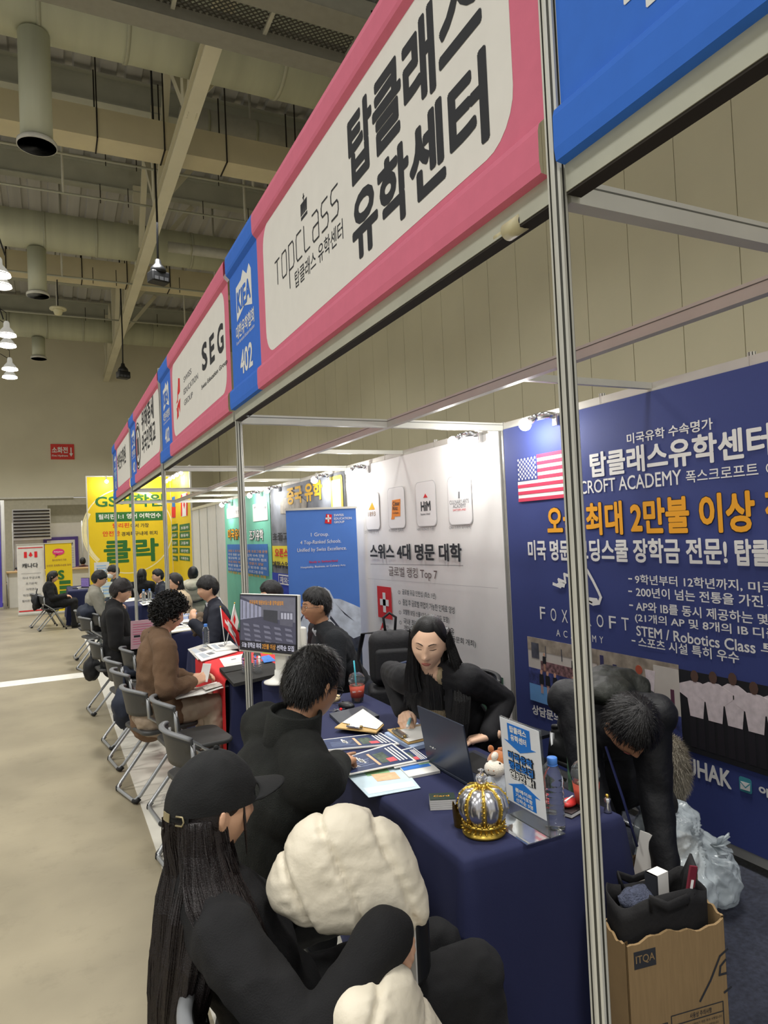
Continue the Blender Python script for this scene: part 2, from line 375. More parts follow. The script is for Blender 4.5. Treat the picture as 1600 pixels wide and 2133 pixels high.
# ---------------------------------------------------------------- floor coverings
fw = mat('floor_panel_white', '#d3cfc2', .5, 0, .05, 2)
mb = MB(); y = -1.0
while y < 13.2: mb.box((.47, y + .003, 0), (1.06, y + .997, .006)); y += 1.0
tag(mb.build('raised_floor_strip', fw), 'white floor panels laid along the aisle edge of the booths', 'floor panel')
mb = MB().box((1.06, -1, 0), (3.3, 13.2, .007)); mb.build('carpet', mat('navy_carpet', '#2b2e3a', .95, 0, .35, 60, .5, 300)); bpy.data.objects['carpet']['kind'] = 'structure'
tag(MB().box((-12, 9.86, 0), (.47, 10.24, .004)).build('floor_stripe', mat('stripe_white', '#dedbd0', .5)), 'white stripe taped across the bare concrete aisle', 'floor stripe')

# ================================================================ booth frame
XF, XB, XM, ZB = 1.018, 3.018, 2.071, 2.48
PY = [1.163 + 3 * k for k in range(-1, 5)]      # post rows
def post_mb(h, rr=.02):
    mb = MB(); n = 8; P = []
    for k in range(n):      # octagonal profile with a groove in each face
        a0 = 2 * PI * (k - .5) / n; a1 = 2 * PI * (k + .5) / n
        p0 = V((math.cos(a0), math.sin(a0))) * rr * 1.08; p1 = V((math.cos(a1), math.sin(a1))) * rr * 1.08; c = (p0 + p1) / 2; d = (p1 - p0) / 2
        P += [p0, c - d * .32, (c - d * .32) * .74, (c + d * .32) * .74, c + d * .32]
    N = len(P); vs = [(p.x, p.y, 0) for p in P] + [(p.x, p.y, h) for p in P]
    for k in range(N): mb.add([vs[k], vs[(k + 1) % N], vs[N + (k + 1) % N], vs[N + k]], [(0, 1, 2, 3)], 1 if k % 5 in (1, 2, 3) else 0)
    mb.add(vs[N:], [tuple(range(N))]); return mb
PXO = {2: .028}
BN = ['the unseen near booth', 'the blue-banner booth', 'the white-banner booth', 'the grey photo-banner booth', 'the green-banner booth', 'the row end']
front = ['nearest', 'second', 'third', 'fourth', 'fifth']
for k in range(1, 6):
    o = post_mb(3.46 if k < 5 else 3.44).build('booth_post', [alu, alud]); o.location = (XF + PXO.get(k, 0), PY[k], 0.006)
    tag(o, front[k - 1] + ' tall grooved aluminium post along the aisle under the signboards', 'post', 'aisle-side booth posts')
for k in range(1, 6):
    o = post_mb(ZB).build('booth_post', [alu, alud]); o.location = (XB, PY[k], 0.006)
    tag(o, 'rear aluminium post of the back wall where %s begins' % BN[k], 'post', 'back wall corner posts')
    o = MB().box((XF + .02, PY[k] - .02, ZB - .055), (XB - .02, PY[k] + .02, ZB)).box((XF + .02, PY[k] - .0205, ZB - .016), (XB - .02, PY[k] + .0205, ZB - .012), 1).build('booth_beam', [alu, alud])
    tag(o, 'aluminium cross beam from aisle post to back wall where %s begins' % BN[k], 'beam', 'cross beams over the booths')
for k in range(0, 5):
    ym = PY[k] + 1.5 + .1
    if k: tag(MB().box((XM + .02, ym - .015, ZB - .035), (XB - .02, ym + .015, ZB)).build('booth_beam', [alu]), 'short slim beam from middle beam to back wall over %s' % BN[k], 'beam', 'short beams over the booths')
    tag(MB().box((XM - .02, PY[k] + .02, ZB - .055), (XM + .02, PY[k + 1] - .02, ZB)).box((XM - .0205, PY[k] + .02, ZB - .016), (XM + .0205, PY[k + 1] - .02, ZB - .012), 1).build('booth_beam', [alu, alud]), 'long aluminium beam running lengthwise over %s' % BN[k], 'beam', 'lengthwise beams over the booths')
    # back wall: one unit of three white panels in a frame per booth
    t = thing('back_wall_unit', 'white panel back wall in aluminium frame behind %s' % BN[k], 'partition wall', (XB, PY[k], 0), 0, 'booth back walls')
    for q in range(3):
        MB().box((-.003, .02 + q * .99, .05), (.003, .99 + q * .99, ZB - .05)).build('wall_panel', white_panel, t)
        if q: post_mb(ZB + .012, .019).build('panel_post', [alu, alud], t).location = (0, q * .99 + .005, 0.007)
    MB().box((-.018, .02, ZB - .055), (.018, 2.98, ZB)).build('top_rail', alu, t)
    MB().box((-.018, .02, .045), (.018, 2.98, .095)).build('bottom_rail', alu, t)

# ================================================================ signboards over the aisle
pink = mat('banner_pink', '#d8708a', .75, 0, .03, 20); bwhite = mat('banner_white', '#e6e4de', .75, 0, .02, 10); bblue = mat('banner_blue', '#2f6fd6', .75, 0, .03, 20)
ink = mat('ink_charcoal', '#2b2d32', .8, 0, 0); inkw = mat('ink_white', '#e6e6e2', .8, 0, 0); inkred = mat('ink_red', '#d8262c', .8, 0, 0)
inkgold = mat('ink_gold', '#eba426', .8, 0, 0); inkgrey = mat('ink_grey', '#77777a', .8, 0, 0); inkblue = mat('ink_blue', '#1f6fc8', .8, 0, 0); inkgreen = mat('ink_green', '#2f6b33', .8, 0, 0)
inkbrown = mat('ink_brown', '#8a6440', .8, 0, 0); inknavy = mat('ink_navy', '#1d2148', .8, 0, 0); inkpink = mat('ink_pink', '#d63a77', .8, 0, 0)
ZF0, ZF1 = 2.5, 3.44
def fprof():   # cross-section of the stretched cloth: it bulges over the round rails at top and bottom
    return [(.012, ZF0), (-.022, ZF0 + .004), (-.026, ZF0 + .03), (-.025, ZF0 + .10), (-.021, ZF0 + .115), (.0, ZF0 + .135), (.0, ZF1 - .135), (-.021, ZF1 - .115), (-.025, ZF1 - .10), (-.026, ZF1 - .03), (-.022, ZF1 - .004), (.012, ZF1)]
def fascia(k, lab):
    y0, y1 = PY[k] + .025, PY[k + 1] - .025
    t = thing('signboard', lab, 'signboard', (XF, y0, ZF0), 0, 'fabric signboards over the aisle')
    L = y1 - y0; bl = .62; P = fprof(); q = len(P)
    for nm, a, b, m in (('pink_cloth', 0, L - bl, pink), ('blue_cloth', L - bl, L, bblue)):
        mb = MB()
        mb.add([(p[0], a, p[1] - ZF0) for p in P] + [(p[0], b, p[1] - ZF0) for p in P], [(i, i + 1, q + i + 1, q + i) for i in range(q - 1)])
        mb.build(nm, m, t)
    MB().box((.002, 0, -.058), (.045, L, .003)).build('bottom_rail', mat('rail_grey', '#b3b4a4', .5, .1), t)
    MB().box((.012, 0, .9), (.06, L, .945)).build('top_rail', alu, t)
    fr = frame((0, 0, 0), (0, -1, 0), (0, 0, 1))
    MB().box((.004, 0, -.064), (.043, L, -.0585)).build('rail_dark_strip', dark, t)  # thin dark strip along the lower edge of the bottom rail
    panel(fr, -(L - bl - .115), .155, -.11, .815, .001, bwhite, t, 'white_field', .12)
    fx = -(L - .12)
    # association strip: open-book emblem with letters, name, number
    bk = [(0, 0), (.17, .045), (.34, .0), (.34, .2), (.30, .24), (.25, .2), (.17, .25), (.12, .21), (0, .2)]
    shape(fr, [[(fx + p[0] + .03, .50 + p[1]) for p in bk]], .0012, inkw, t, 'emblem')
    text('KIEA', fr, fx + .05, .545, .30, .12, bblue, t, .05, .003)
    text('대한유학협회', fr, fx, .395, .40, .085, inkw, t, .035)
    text('Korea International Education Association', fr, fx, .365, .40, .022, inkw, t)
    text('402', fr, fx + .07, .17, .27, .14, inkw, t, .035)
    return t
def ft(body, L, R_, hpx, m, t, bold=.02, **kw):
    a = onX(L[0], L[1], XF); b = onX(R_[0], R_[1], XF); c = V(t.location)
    ht = onX(L[0], L[1] - hpx / 2, XF).z - onX(L[0], L[1] + hpx / 2, XF).z
    return text(body, frame((0, 0, 0), (0, -1, 0), (0, 0, 1)), -(a.y - c.y), (a.z + b.z) / 2 - ht / 2 - ZF0, a.y - b.y, ht, m, t, bold, .002, **kw)
fascia(0, 'pink and blue fabric signboard starting past the nearest post, mostly out of view')
t = fascia(1, 'large pink fabric signboard with a small crown emblem, nearest whole one')
LF = frame((0, 0, 0), (0, -1, 0), (0, 0, 1))
text('탑클래스', LF, -1.085, .475, .865, .265, ink, t, .062, .002)
text('유학센터', LF, -1.08, .20, .87, .245, ink, t, .062, .002)
def crown_emblem(t, x, z, s):
    pr = [[(0, 0), (.8, 0), (.8, .14), (0, .14)]]
    for q in (-.05, .16, .37, .58): pr.append([(q + .02, .2), (q + .18, .2), (q + .24, .72), (q - .02 + .06, .72)])
    pr.append([(.36, .75), (.44, .75), (.44, 1.05), (.36, 1.05)]); pr.append([(.29, .86), (.51, .86), (.51, .93), (.29, .93)])
    shape(LF, [[(x + p[0] * s, z + p[1] * s) for p in P] for P in pr], .002, ink, t, 'crown_emblem')
crown_emblem(t, -1.62, .595, .10)
# thin one-line letters of the centre's logo
def strokes(fr, lines, wd, off, m, parent, name='thin_lettering'):
    mb = MB(); kk = 0
    for P in lines:
        for a, b in zip(P[:-1], P[1:]):
            kk += 1; a = V(a); b = V(b); d = (b - a).normalized(); nn = V((-d.y, d.x)) * wd / 2; a2 = a - d * wd / 3; b2 = b + d * wd / 3
            mb.add([fr @ V((p.x, -off - .00025 * (kk % 3), p.y)) for p in (a2 - nn, b2 - nn, b2 + nn, a2 + nn)], [(0, 1, 2, 3)])
    return mb.build(name, m, parent)
gl = {'T': [[(0, 1), (.8, 1)], [(.4, 1), (.4, 0)]], 'O': [[(.1, 0), (.7, 0), (.8, .15), (.8, .85), (.7, 1), (.1, 1), (0, .85), (0, .15), (.1, 0)]],
      'P': [[(0, -.7), (0, 1), (.65, 1), (.8, .85), (.8, .15), (.65, 0), (0, 0)]], 'C': [[(.8, 1), (.12, 1), (0, .85), (0, .15), (.12, 0), (.8, 0)]],
      'L': [[(0, 1), (0, .12), (.12, 0), (.75, 0)]], 'A': [[(.0, 1), (.65, 1), (.8, .85), (.8, 0), (.12, 0), (0, .12), (0, .4), (.12, .52), (.8, .52)]],
      'S': [[(.8, 1), (.12, 1), (0, .85), (0, .62), (.12, .5), (.68, .5), (.8, .38), (.8, .15), (.68, 0), (0, 0)]]}
LX = []; x = -2.02
for c in 'TOPCLASS':
    LX += [[(x + p[0] * .088, .445 + p[1] * .115) for p in ln] for ln in gl[c]]; x += .107
strokes(LF, LX, .008, .002, ink, t)
text('탑클래스 유학센터', LF, -1.735, .335, .57, .078, ink, t, .01)
t = fascia(2, 'pink fabric signboard with red mountain emblem and three large capitals')
ft('S', (421, 749), (432, 735), 58, ink, t, .055); ft('E', (437, 733), (447, 720), 60, ink, t, .055); ft('G', (453, 713), (466, 700), 62, ink, t, .055)
ft('Swiss Education Group', (420, 806), (474, 756), 12, ink, t, .03)
for s_, a, b in (('SWISS', (383, 790), (399, 774)), ('EDUCATION', (383, 815), (413, 785)), ('GROUP', (384, 839), (402, 822))): ft(s_, a, b, 12, inkgrey, t, .02)
def peak_emblem(fr, x, z, sx, sz, m, t, off=.002):
    pr = [[(0, .42), (.28, .5), (.4, .82), (.42, .6), (.6, 1), (.95, .95), (.9, .62), (.6, .58), (.5, .62), (.35, .42)],
          [(.05, .0), (.45, .05), (.5, .3), (.75, .1), (.9, .45), (.6, .42), (.4, .38), (.2, .33)], [(0, .3), (.12, .3), (.1, .2)]]
    shape(fr, [[(x + p[0] * sx, z + p[1] * sz) for p in P] for P in pr], off, m, t, 'peak_emblem')
a = onX(367, 825, XF) - V(t.location)
peak_emblem(LF, -a.y, .29, .235, .34, inkred, t)
t = fascia(3, 'pink fabric signboard with an oval school seal')
ft('위해중세', (295, 877), (320, 850), 46, ink, t, .05); ft('외국인학교', (296, 925), (324, 897), 44, ink, t, .05)
def seal(t, cx, cz, rx, rz):
    for (q0, q1) in ((1, .93), (.86, .7)):
        mb = MB(); n = 40; vs = []
        for q in (q0, q1): vs += [LF @ V((cx + rx * q * math.cos(2 * PI * k / n), -.002, cz + rz * q * math.sin(2 * PI * k / n))) for k in range(n)]
        mb.add(vs, [(k, (k + 1) % n, n + (k + 1) % n, n + k) for k in range(n)]); mb.build('school_seal', ink, t)
    shape(LF, [[(cx - rx * .4, cz - .12), (cx + rx * .4, cz - .12), (cx + rx * .4, cz + .1), (cx - rx * .4, cz + .1)], [(cx - rx * .1, cz - .16), (cx + rx * .1, cz - .16), (cx + rx * .1, cz + .17), (cx - rx * .1, cz + .17)]], .002, inkgrey, t, 'seal_cross')
a = onX(287, 912, XF) - V(t.location); seal(t, -a.y, .46, .3, .3)
t = fascia(4, 'farthest pink fabric signboard with a small blue drop emblem')
ft('벽천유학원', (245, 965), (262, 945), 36, ink, t, .05)
a = onX(240, 960, XF) - V(t.location)
shape(LF, [[(-a.y, .3), (-a.y + .1, .3), (-a.y + .14, .42), (-a.y + .05, .6), (-a.y - .04, .42)]], .002, mat('ink_sky', '#6fb3d6', .8), t, 'drop_emblem')
# round sensor clipped under the nearest signboard
t = thing('clip_spotlight', 'small cream tube spotlight under the large pink signboard by the nearest post', 'spotlight', (1.035, 1.36, 2.452))
MB().tube([(0, -.055, 0), (0, .01, 0)], .022, 18).build('tube_housing', mat('sensor_cream', '#c9c19c', .5), t)
MB().tube([(0, -.057, 0), (0, -.05, 0)], .017, 18).build('dark_lens', blackp, t)
MB().tube([(0, .014, 0), (0, .05, 0)], .016, 14).build('rear_cap', mat('sensor_cream', '#c9c19c', .5), t)
MB().box((-.01, -.01, .015), (.01, .02, .03)).build('clip', blackp, t)
t = thing('clip_spotlight', 'small dark clip fitting under the large pink signboard by the second post', 'spotlight', (1.045, 3.92, 2.452))
MB().tube([(0, -.04, 0), (0, .03, 0)], .02, 14).build('tube_housing', blackp, t); MB().box((-.01, -.02, .015), (.01, .02, .03)).build('clip', blackp, t)
# ================================================================ banners on the back wall
XW = 2.99
def banner(name, lab, y0, y1, z0, z1, m, X=XW, cat='banner', wav=.0012):
    """cloth hung from y0 (near) to y1 (far); faces the aisle"""
    t = thing(name, lab, cat, (X, y0, z0), 0)
    ph = random.random() * 9
    def fn(u, v):
        x = -wav * (math.sin(u * 17 + ph + v * 3) * (1 - v) * .8 + math.sin(u * 41 + ph) * .4 * v) - .001
        return (x, u * (y1 - y0), v * (z1 - z0))
    MB().grid(fn, 60, 40).build('banner_cloth', m, t)
    return t
class Local:
    """lettering helpers in the local space of a banner root"""
    def __init__(s, t, X): s.t = t; s.X = X; s.c = V(t.location); s.fr = frame((0, 0, 0), (0, -1, 0), (0, 0, 1))
    def p(s, px, py): q = onX(px, py, s.X) - s.c; return V((-q.y, q.z))
    def w(s, body, L, R_, hpx, m, bold=.02, off=.0045, **k):
        a = s.p(*L); b = s.p(*R_); ht = s.p(L[0], L[1] - hpx / 2).y - s.p(L[0], L[1] + hpx / 2).y
        return text(body, s.fr, a.x, (a.y + b.y) / 2 - ht / 2, b.x - a.x, ht, m, s.t, bold, off, **k)
    def rect(s, A, B, m, off=.007, name='printed_panel', rad=0, z=None):
        a = s.p(*A); b = s.p(*B); return panel(s.fr, a.x, min(a.y, b.y), b.x, max(a.y, b.y), off, m, s.t, name, rad)
    def poly(s, pts, m, off=.008, name='emblem'):
        return shape(s.fr, [[tuple(s.p(*p)) for p in P] for P in pts], off, m, s.t, name)
def hbands(s, a, b, z0, z1, n, m, off, name, skip=0):
    mb = MB()
    h = (z1 - z0) / 13
    for k in range(0, 13, 2):
        q0 = z1 - (k + 1) * h; x0 = a if k > 6 else a + (b - a) * .4
        mb.add([s.fr @ V((x, -off, z)) for x, z in ((x0, q0), (b, q0), (b, q0 + h), (x0, q0 + h))], [(0, 1, 2, 3)])
    return mb.build(name, m, s.t)
# --- navy banner (nearest booth)
navyb = mat('banner_navy', '#36427e', .7, 0, .06, 30, stretch=(1, 30, 1))
t = banner('wall_banner', 'navy cloth banner with a national flag and gold headline behind the nearest table', PY[1] - 2.4, PY[2] - .03, .10, 2.43, navyb)
b = Local(t, XW)
b.w('미국유학 수속명가', (1307, 914), (1486, 883), 22, inkw, .03)
b.w('탑클래스유학센터', (1230, 969), (1609, 915), 52, inkw, .05)
b.w('FOXCROFT ACADEMY', (1168, 1018), (1421, 997), 26, inkw, .012); b.w('폭스크로프트', (1430, 993), (1581, 979), 25, inkw, .012); b.w('아카데미', (1597, 977), (1700, 967), 27, inkw, .012)
og = dict(off=.0095)
for body, L, R_, h in (('오늘 최대 2만불 이상', (1141, 1086), (1575, 1064), 62), ('장학금', (1596, 1062), (1730, 1054), 84)):
    b.w(body, L, R_, h * 1.04, mat('ink_dark', '#241a20', .8, 0, 0), .085, .004); b.w(body, L, R_, h, inkgold, .055, .0055)
b.w('미국 명문', (1101, 1146), (1188, 1146), 41, inkw, .05); b.w('보딩스쿨 장학금 전문!', (1202, 1146), (1516, 1148), 45, inkw, .05)
b.w('탑클래스', (1532, 1150), (1690, 1153), 56, inkw, .06)
for L, R_, body in (((1324, 1206), (1548, 1220), '9학년부터 12학년까지,'), ((1326, 1232), (1591, 1253), '200년이 넘는 전통을 가진'), ((1326, 1262), (1570, 1287), 'AP와 IB를 동시 제공하는'), ((1324, 1287), (1560, 1315), '(21개의 AP 및 8개의 IB'), ((1327, 1314), (1575, 1348), 'STEM / Robotics Class'), ((1331, 1337), (1541, 1370), '스포츠 시설 특히 우수')):
    b.w(body, L, R_, 21, inkw, .022)
for L, R_, body in (((1560, 1221), (1700, 1230), '미국 동부'), ((1600, 1254), (1700, 1262), '보딩'), ((1580, 1288), (1690, 1300), '몇 안되는'), ((1570, 1316), (1690, 1330), '디플로마'), ((1586, 1348), (1690, 1362), '트랙')):
    b.w(body, L, R_, 22, inkw, .022)
for x, y in ((1310, 1205), (1310, 1231), (1312, 1260), (1317, 1334)): b.w('-', (x, y), (x + 8, y + 1), 3, inkw, .0)
for k, c in enumerate('FOXCROFT'):
    x = 1126 + k * 22.0 + k * k * .33; b.w(c, (x, 1277 + k * 3.2), (x + 11 + k * .6, 1277 + k * 3.3), 26, inkw, .0)
for k, c in enumerate('ACADEMY'):
    x = 1160 + k * 15.0; b.w(c, (x, 1318 + k * 2.4), (x + 8, 1318.5 + k * 2.4), 14, inkw, .0)
# horse-head outline emblem
hp = [(1155, 1216), (1170, 1222), (1166, 1207), (1180, 1213), (1178, 1196), (1194, 1202), (1200, 1180), (1212, 1176), (1222, 1182), (1228, 1192), (1238, 1210), (1248, 1230), (1254, 1244), (1250, 1256), (1238, 1258), (1226, 1252), (1216, 1244)]
strokes(b.fr, [[tuple(b.p(*q)) for q in hp]], .02, .009, inkw, t, 'horse_emblem')
b.poly([[(1216, 1250), (1226, 1252), (1238, 1258), (1250, 1255), (1246, 1246), (1230, 1244)], [(1158, 1218), (1178, 1224), (1180, 1214), (1168, 1212)]], inkw, .009, 'horse_emblem')
# national flag with thirteen stripes
a = b.p(1078, 955); c = b.p(1080, 1046); x1 = a.x + .56; z0, z1 = c.y, a.y
panel(b.fr, a.x, z0, x1, z1, .007, inkw, t, 'flag_field')
hbands(b, a.x, x1, z0, z1, 13, mat('flag_red', '#c93a58', .8, 0, 0), .0085, 'flag_stripes')
panel(b.fr, a.x, z1 - (z1 - z0) * 7 / 13, a.x + (x1 - a.x) * .4, z1, .0085, mat('flag_blue', '#33407e', .8), t, 'flag_canton')
mb = MB()
for rw in range(9):
    for cl in range(6 if rw % 2 == 0 else 5):
        cx = a.x + (x1 - a.x) * .4 * ((cl * 2 + 1 + rw % 2) / 12); cz = z1 - (z1 - z0) * 7 / 13 * ((rw + 1) / 10); P = []
        for q in range(10): rr = .0125 if q % 2 == 0 else .0055; P.append((cx + rr * math.sin(PI * q / 5), cz + rr * math.cos(PI * q / 5)))
        mb.add([b.fr @ V((p[0], -.0095, p[1])) for p in P] + [b.fr @ V((cx, -.0095, cz))], [(q, (q + 1) % 10, 10) for q in range(10)])
mb.build('flag_stars', inkw, t)
# printed photographs on the banner
def photo(b, A, B, m, name): return b.rect(A, B, m, .007, name)
ph_gym = mat('photo_gym', '#4a4c57', .7, 0, .5, 9); ph_blue = mat('photo_floor_blue', '#6aa0d8', .7, 0, .05); ph_dark = mat('photo_dark', '#15161c', .7, 0, .2); ph_roof = mat('photo_roof', '#9a8f80', .7, 0, .35, 14)
skinp = mat('photo_skin', '#c99a80', .7, 0, .1); ph_black = mat('photo_black', '#17171d', .7); ph_white = mat('photo_shirt', '#d8cdd0', .7, 0, .12, 30); ph_wall = mat('photo_wall', '#c9c3ba', .7); ph_seats = mat('photo_seats', '#39427a', .7, 0, .5, 25); ph_crowd = mat('photo_crowd', '#7a5a5c', .7, 0, .8, 45)
A = b.p(1100, 1325); zb = b.p(1107, 1457).y; B = b.p(1243, 1352)
gx0, gx1, gz1 = A.x, B.x, A.y
def R4(x0, z0, x1, z1): return [(x0, z0), (x1, z0), (x1, z1), (x0, z1)]
W = gx1 - gx0; H = gz1 - zb
panel(b.fr, gx0, zb, gx1, gz1, .006, ph_wall, t, 'printed_photo')
shape(b.fr, [R4(gx0, gz1 - H * .2, gx1, gz1)], .007, ph_roof, t, 'photo_area'); shape(b.fr, [R4(gx0, zb, gx1, zb + H * .27)], .007, ph_blue, t, 'photo_area')
shape(b.fr, [R4(gx0, zb + H * .27, gx1, zb + H * .52)], .007, ph_seats, t, 'photo_area'); shape(b.fr, [R4(gx0 + W * .2, zb + H * .5, gx1, zb + H * .66)], .0072, ph_crowd, t, 'photo_area')
shape(b.fr, [R4(gx0 + W * q, zb + H * .72, gx0 + W * (q + .012), gz1 - H * .1) for q in (.28, .52, .74, .9)] + [R4(gx0 + W * .06, zb + H * .68, gx0 + W * .18, zb + H * .92)], .0074, ph_gym, t, 'photo_area')
def figs(x, z, s, top, leg, n=1):
    for k in range(n):
        cx = x + k * s * .42 + random.uniform(-.1, .1) * s; lift = random.uniform(0, .2) * s
        shape(b.fr, [R4(cx - .07 * s, z, cx - .02 * s, z + .4 * s), R4(cx + .02 * s, z, cx + .07 * s, z + .4 * s)], .0084, skinp if leg else ph_black, t, 'photo_figure')
        shape(b.fr, [[(cx - .16 * s, z + .38 * s), (cx + .16 * s, z + .38 * s), (cx + .13 * s, z + .8 * s), (cx - .13 * s, z + .8 * s)]], .0086, top, t, 'photo_figure')
        shape(b.fr, [[(cx + .08 * s * math.cos(q * PI / 5), z + .9 * s + .1 * s * math.sin(q * PI / 5)) for q in range(10)]], .0086, skinp, t, 'photo_figure')
figs(gx0 + W * .22, zb + H * .16, .16, ph_black, True, 3); figs(gx0 + W * .26, zb + H * .52, .12, ph_black, True, 1); figs(gx0 + W * .68, zb + H * .18, .16, ph_black, True, 3); figs(gx0 + W * .7, zb + H * .55, .12, ph_black, True, 1)
C = b.p(1415, 1386); gx2 = C.x; bz = b.p(1425, 1560).y; W2 = gx2 - gx1
panel(b.fr, gx1, bz, gx2, gz1 - .0, .006, ph_roof, t, 'printed_photo')
shape(b.fr, [[(gx1, gz1 - .32), (gx1 + W2 * .1, gz1 - .34), (gx2, gz1 - .2), (gx2, gz1 - .02), (gx1 + W2 * .9, gz1 - .02)]], .0068, mat('photo_steel', '#8d8078', .7, 0, .3, 20), t, 'photo_area')
shape(b.fr, [R4(gx1 + W2 * q, gz1 - .1 - .1 * (k % 2) - .02 * k, gx1 + W2 * (q + .05), gz1 - .03 - .1 * (k % 2) - .02 * k) for k, q in enumerate((.05, .14, .22, .3, .38, .46, .1, .26, .42))], .0074, mat('photo_flags', '#35335c', .7), t, 'photo_area')
shape(b.fr, [R4(gx1 + W2 * .72, bz + .16, gx2, bz + .42)], .007, ph_wall, t, 'photo_area'); shape(b.fr, [R4(gx1 + W2 * .9, bz + .1, gx1 + W2 * .94, gz1 - .14)], .0074, mat('photo_maroon', '#5a3045', .7), t, 'photo_area')
shape(b.fr, [R4(gx1, bz, gx2, bz + .17)], .0072, ph_seats, t, 'photo_area')
shape(b.fr, [[(gx1 + W2 * .62, gz1 - .06), (gx1 + W2 * .74, gz1 - .06), (gx1 + W2 * .71, gz1 - .2), (gx1 + W2 * .65, gz1 - .2)]], .0076, ph_white, t, 'photo_net')
shape(b.fr, [[(gx1 + W2 * .55 + .026 * math.cos(q * PI / 6), gz1 - .07 + .026 * math.sin(q * PI / 6)) for q in range(12)]], .0078, mat('photo_ball', '#b0533a', .7), t, 'photo_ball')
shape(b.fr, [[(gx1 + W2 * .52, gz1 - .1), (gx1 + W2 * .55, gz1 - .1), (gx1 + W2 * .53, gz1 - .24), (gx1 + W2 * .47, gz1 - .34), (gx1 + W2 * .43, gz1 - .34)]], .0077, skinp, t, 'photo_figure')
D = b.p(1600, 1421); gx3 = gx2 + .95
panel(b.fr, gx2, bz - .0, gx3, gz1 - .02, .006, ph_dark, t, 'printed_photo')
for k in range(8):
    cx = gx2 + .10 + k * .112; z0 = bz + .03; dz = .012 * (k % 3)
    shape(b.fr, [R4(cx - .045, z0, cx - .008, z0 + .2), R4(cx + .008, z0, cx + .045, z0 + .2)], .0066, mat('photo_shorts', '#1d1a22', .7), t, 'photo_figure')
    shape(b.fr, [[(cx - .04, z0 + .16), (cx + .04, z0 + .16), (cx + .052, z0 + .25), (cx + .115, z0 + .285 + dz), (cx + .115, z0 + .32), (cx + .03, z0 + .345 + dz), (cx - .03, z0 + .345 + dz), (cx - .115, z0 + .315), (cx - .115, z0 + .28), (cx - .052, z0 + .25)]], .0068 + .0003 * (k % 2), ph_white, t, 'photo_figure')
    shape(b.fr, [[(cx + .024 * math.cos(q * PI / 5), z0 + .372 + dz + .032 * math.sin(q * PI / 5)) for q in range(10)]], .0076, mat('photo_hair', '#5a4238', .7), t, 'photo_figure')
b.w('상담문의', (1110, 1480), (1168, 1492), 20, inkw, .05)
b.w('OPENUHAK', (1352, 1573), (1524, 1617), 34, inkw, .05)
b.rect((1541, 1615), (1569, 1655), mat('icon_teal', '#3d8f9c', .7), .007, 'mail_icon', .012)
b.poly([[(1545, 1626), (1565, 1632), (1565, 1648), (1545, 1642)]], inkw, .009, 'mail_icon'); strokes(b.fr, [[tuple(b.p(1545, 1627)), tuple(b.p(1556, 1640)), tuple(b.p(1565, 1633))]], .005, .0105, mat('icon_teal', '#3d8f9c', .7), t, 'mail_icon')
b.w('openuhak', (1582, 1646), (1700, 1680), 24, inkw, .05)
# --- white banner (second booth)
whiteb = mat('banner_white_cloth', '#e8e6e3', .7, 0, .02, 6)
t = banner('wall_banner', 'white cloth banner with four round-cornered logos behind the knitwear man', PY[2] + .03, PY[3] - .03, .10, 2.43, whiteb, wav=.002)
b = Local(t, XW)
boxm = mat('logo_box', '#e7e5e4', .7, 0, 0); boxe = mat('logo_box_edge', '#bdbbbb', .7, 0, 0)
for (x0, y0, x1, y1) in ((762, 1034, 793, 1097), (809, 1024, 846, 1093), (867, 1011, 911, 1090), (934, 1001, 986, 1085)):
    a = b.p(x0, y0); c = b.p(x1, y1); zc = (a.y + c.y) / 2; hh = (c.x - a.x) / 2 * 1.12
    panel(b.fr, a.x - .006, zc - hh - .006, c.x + .006, zc + hh + .006, .0085, boxe, t, 'logo_box_edge', .05); panel(b.fr, a.x, zc - hh, c.x, zc + hh, .0095, boxm, t, 'logo_box', .05)
b.poly([[(770, 1062), (777, 1046), (783, 1061)]], inkgold, .011, 'logo_mark'); b.w('1893', (769, 1071), (784, 1070), 9, inkbrown, 0, .011)
b.poly([[(819, 1042), (836, 1039), (836, 1075), (824, 1076), (824, 1081), (817, 1082), (818, 1076)]], mat('ink_orange', '#e98a2c', .8), .0115, 'logo_mark')
for k, s_ in enumerate(('César', 'Ritz', 'Colleges')): b.w(s_, (820.5, 1049 + k * 10), ((835, 831, 833)[k], 1048 + k * 10), (9, 8, 4)[k], ink, .02, .0135)
b.w('HiM', (879, 1056), (899, 1052), 20, ink, .05, .0115); b.w('Business School', (879, 1071), (898, 1070), 4, ink, .01, .0115); b.poly([[(884, 1037), (888, 1028), (893, 1036)]], inkred, .0115, 'logo_mark')
for k, (s_, x0, x1, h) in enumerate((('CULINARY ARTS', 939, 979, 8), ('ACADEMY', 946, 973, 8), ('SWITZERLAND', 946, 973, 4))): b.w(s_, (x0, 1046.5 + k * 8.5), (x1, 1043 + k * 8.5), h, inkgrey if k < 2 else inkred, 0, .0115)
b.poly([[(957, 1024), (960, 1024), (960, 1038), (957, 1038)]], inkgrey, .0115, 'logo_mark')
for s_, x0, x1, y in (('스위스 호텔 경영 대학', 762, 790, 1108), ('세자르리츠 컬리지', 812, 842, 1105), ('HIM 비즈니스 스쿨', 871, 906, 1102.5), ('CAA 스위스 요리대학', 938, 983, 1099)): b.w(s_, (x0, y), (x1, y - 1.5), 7, inkgrey, .0, .011)
b.w('스위스 4대 명문 대학', (773, 1152), (964, 1146), 30, ink, .05, .011)
strokes(b.fr, [[tuple(b.p(774, 1175)), tuple(b.p(967, 1178))]], .004, .011, inkgrey, t, 'rule')
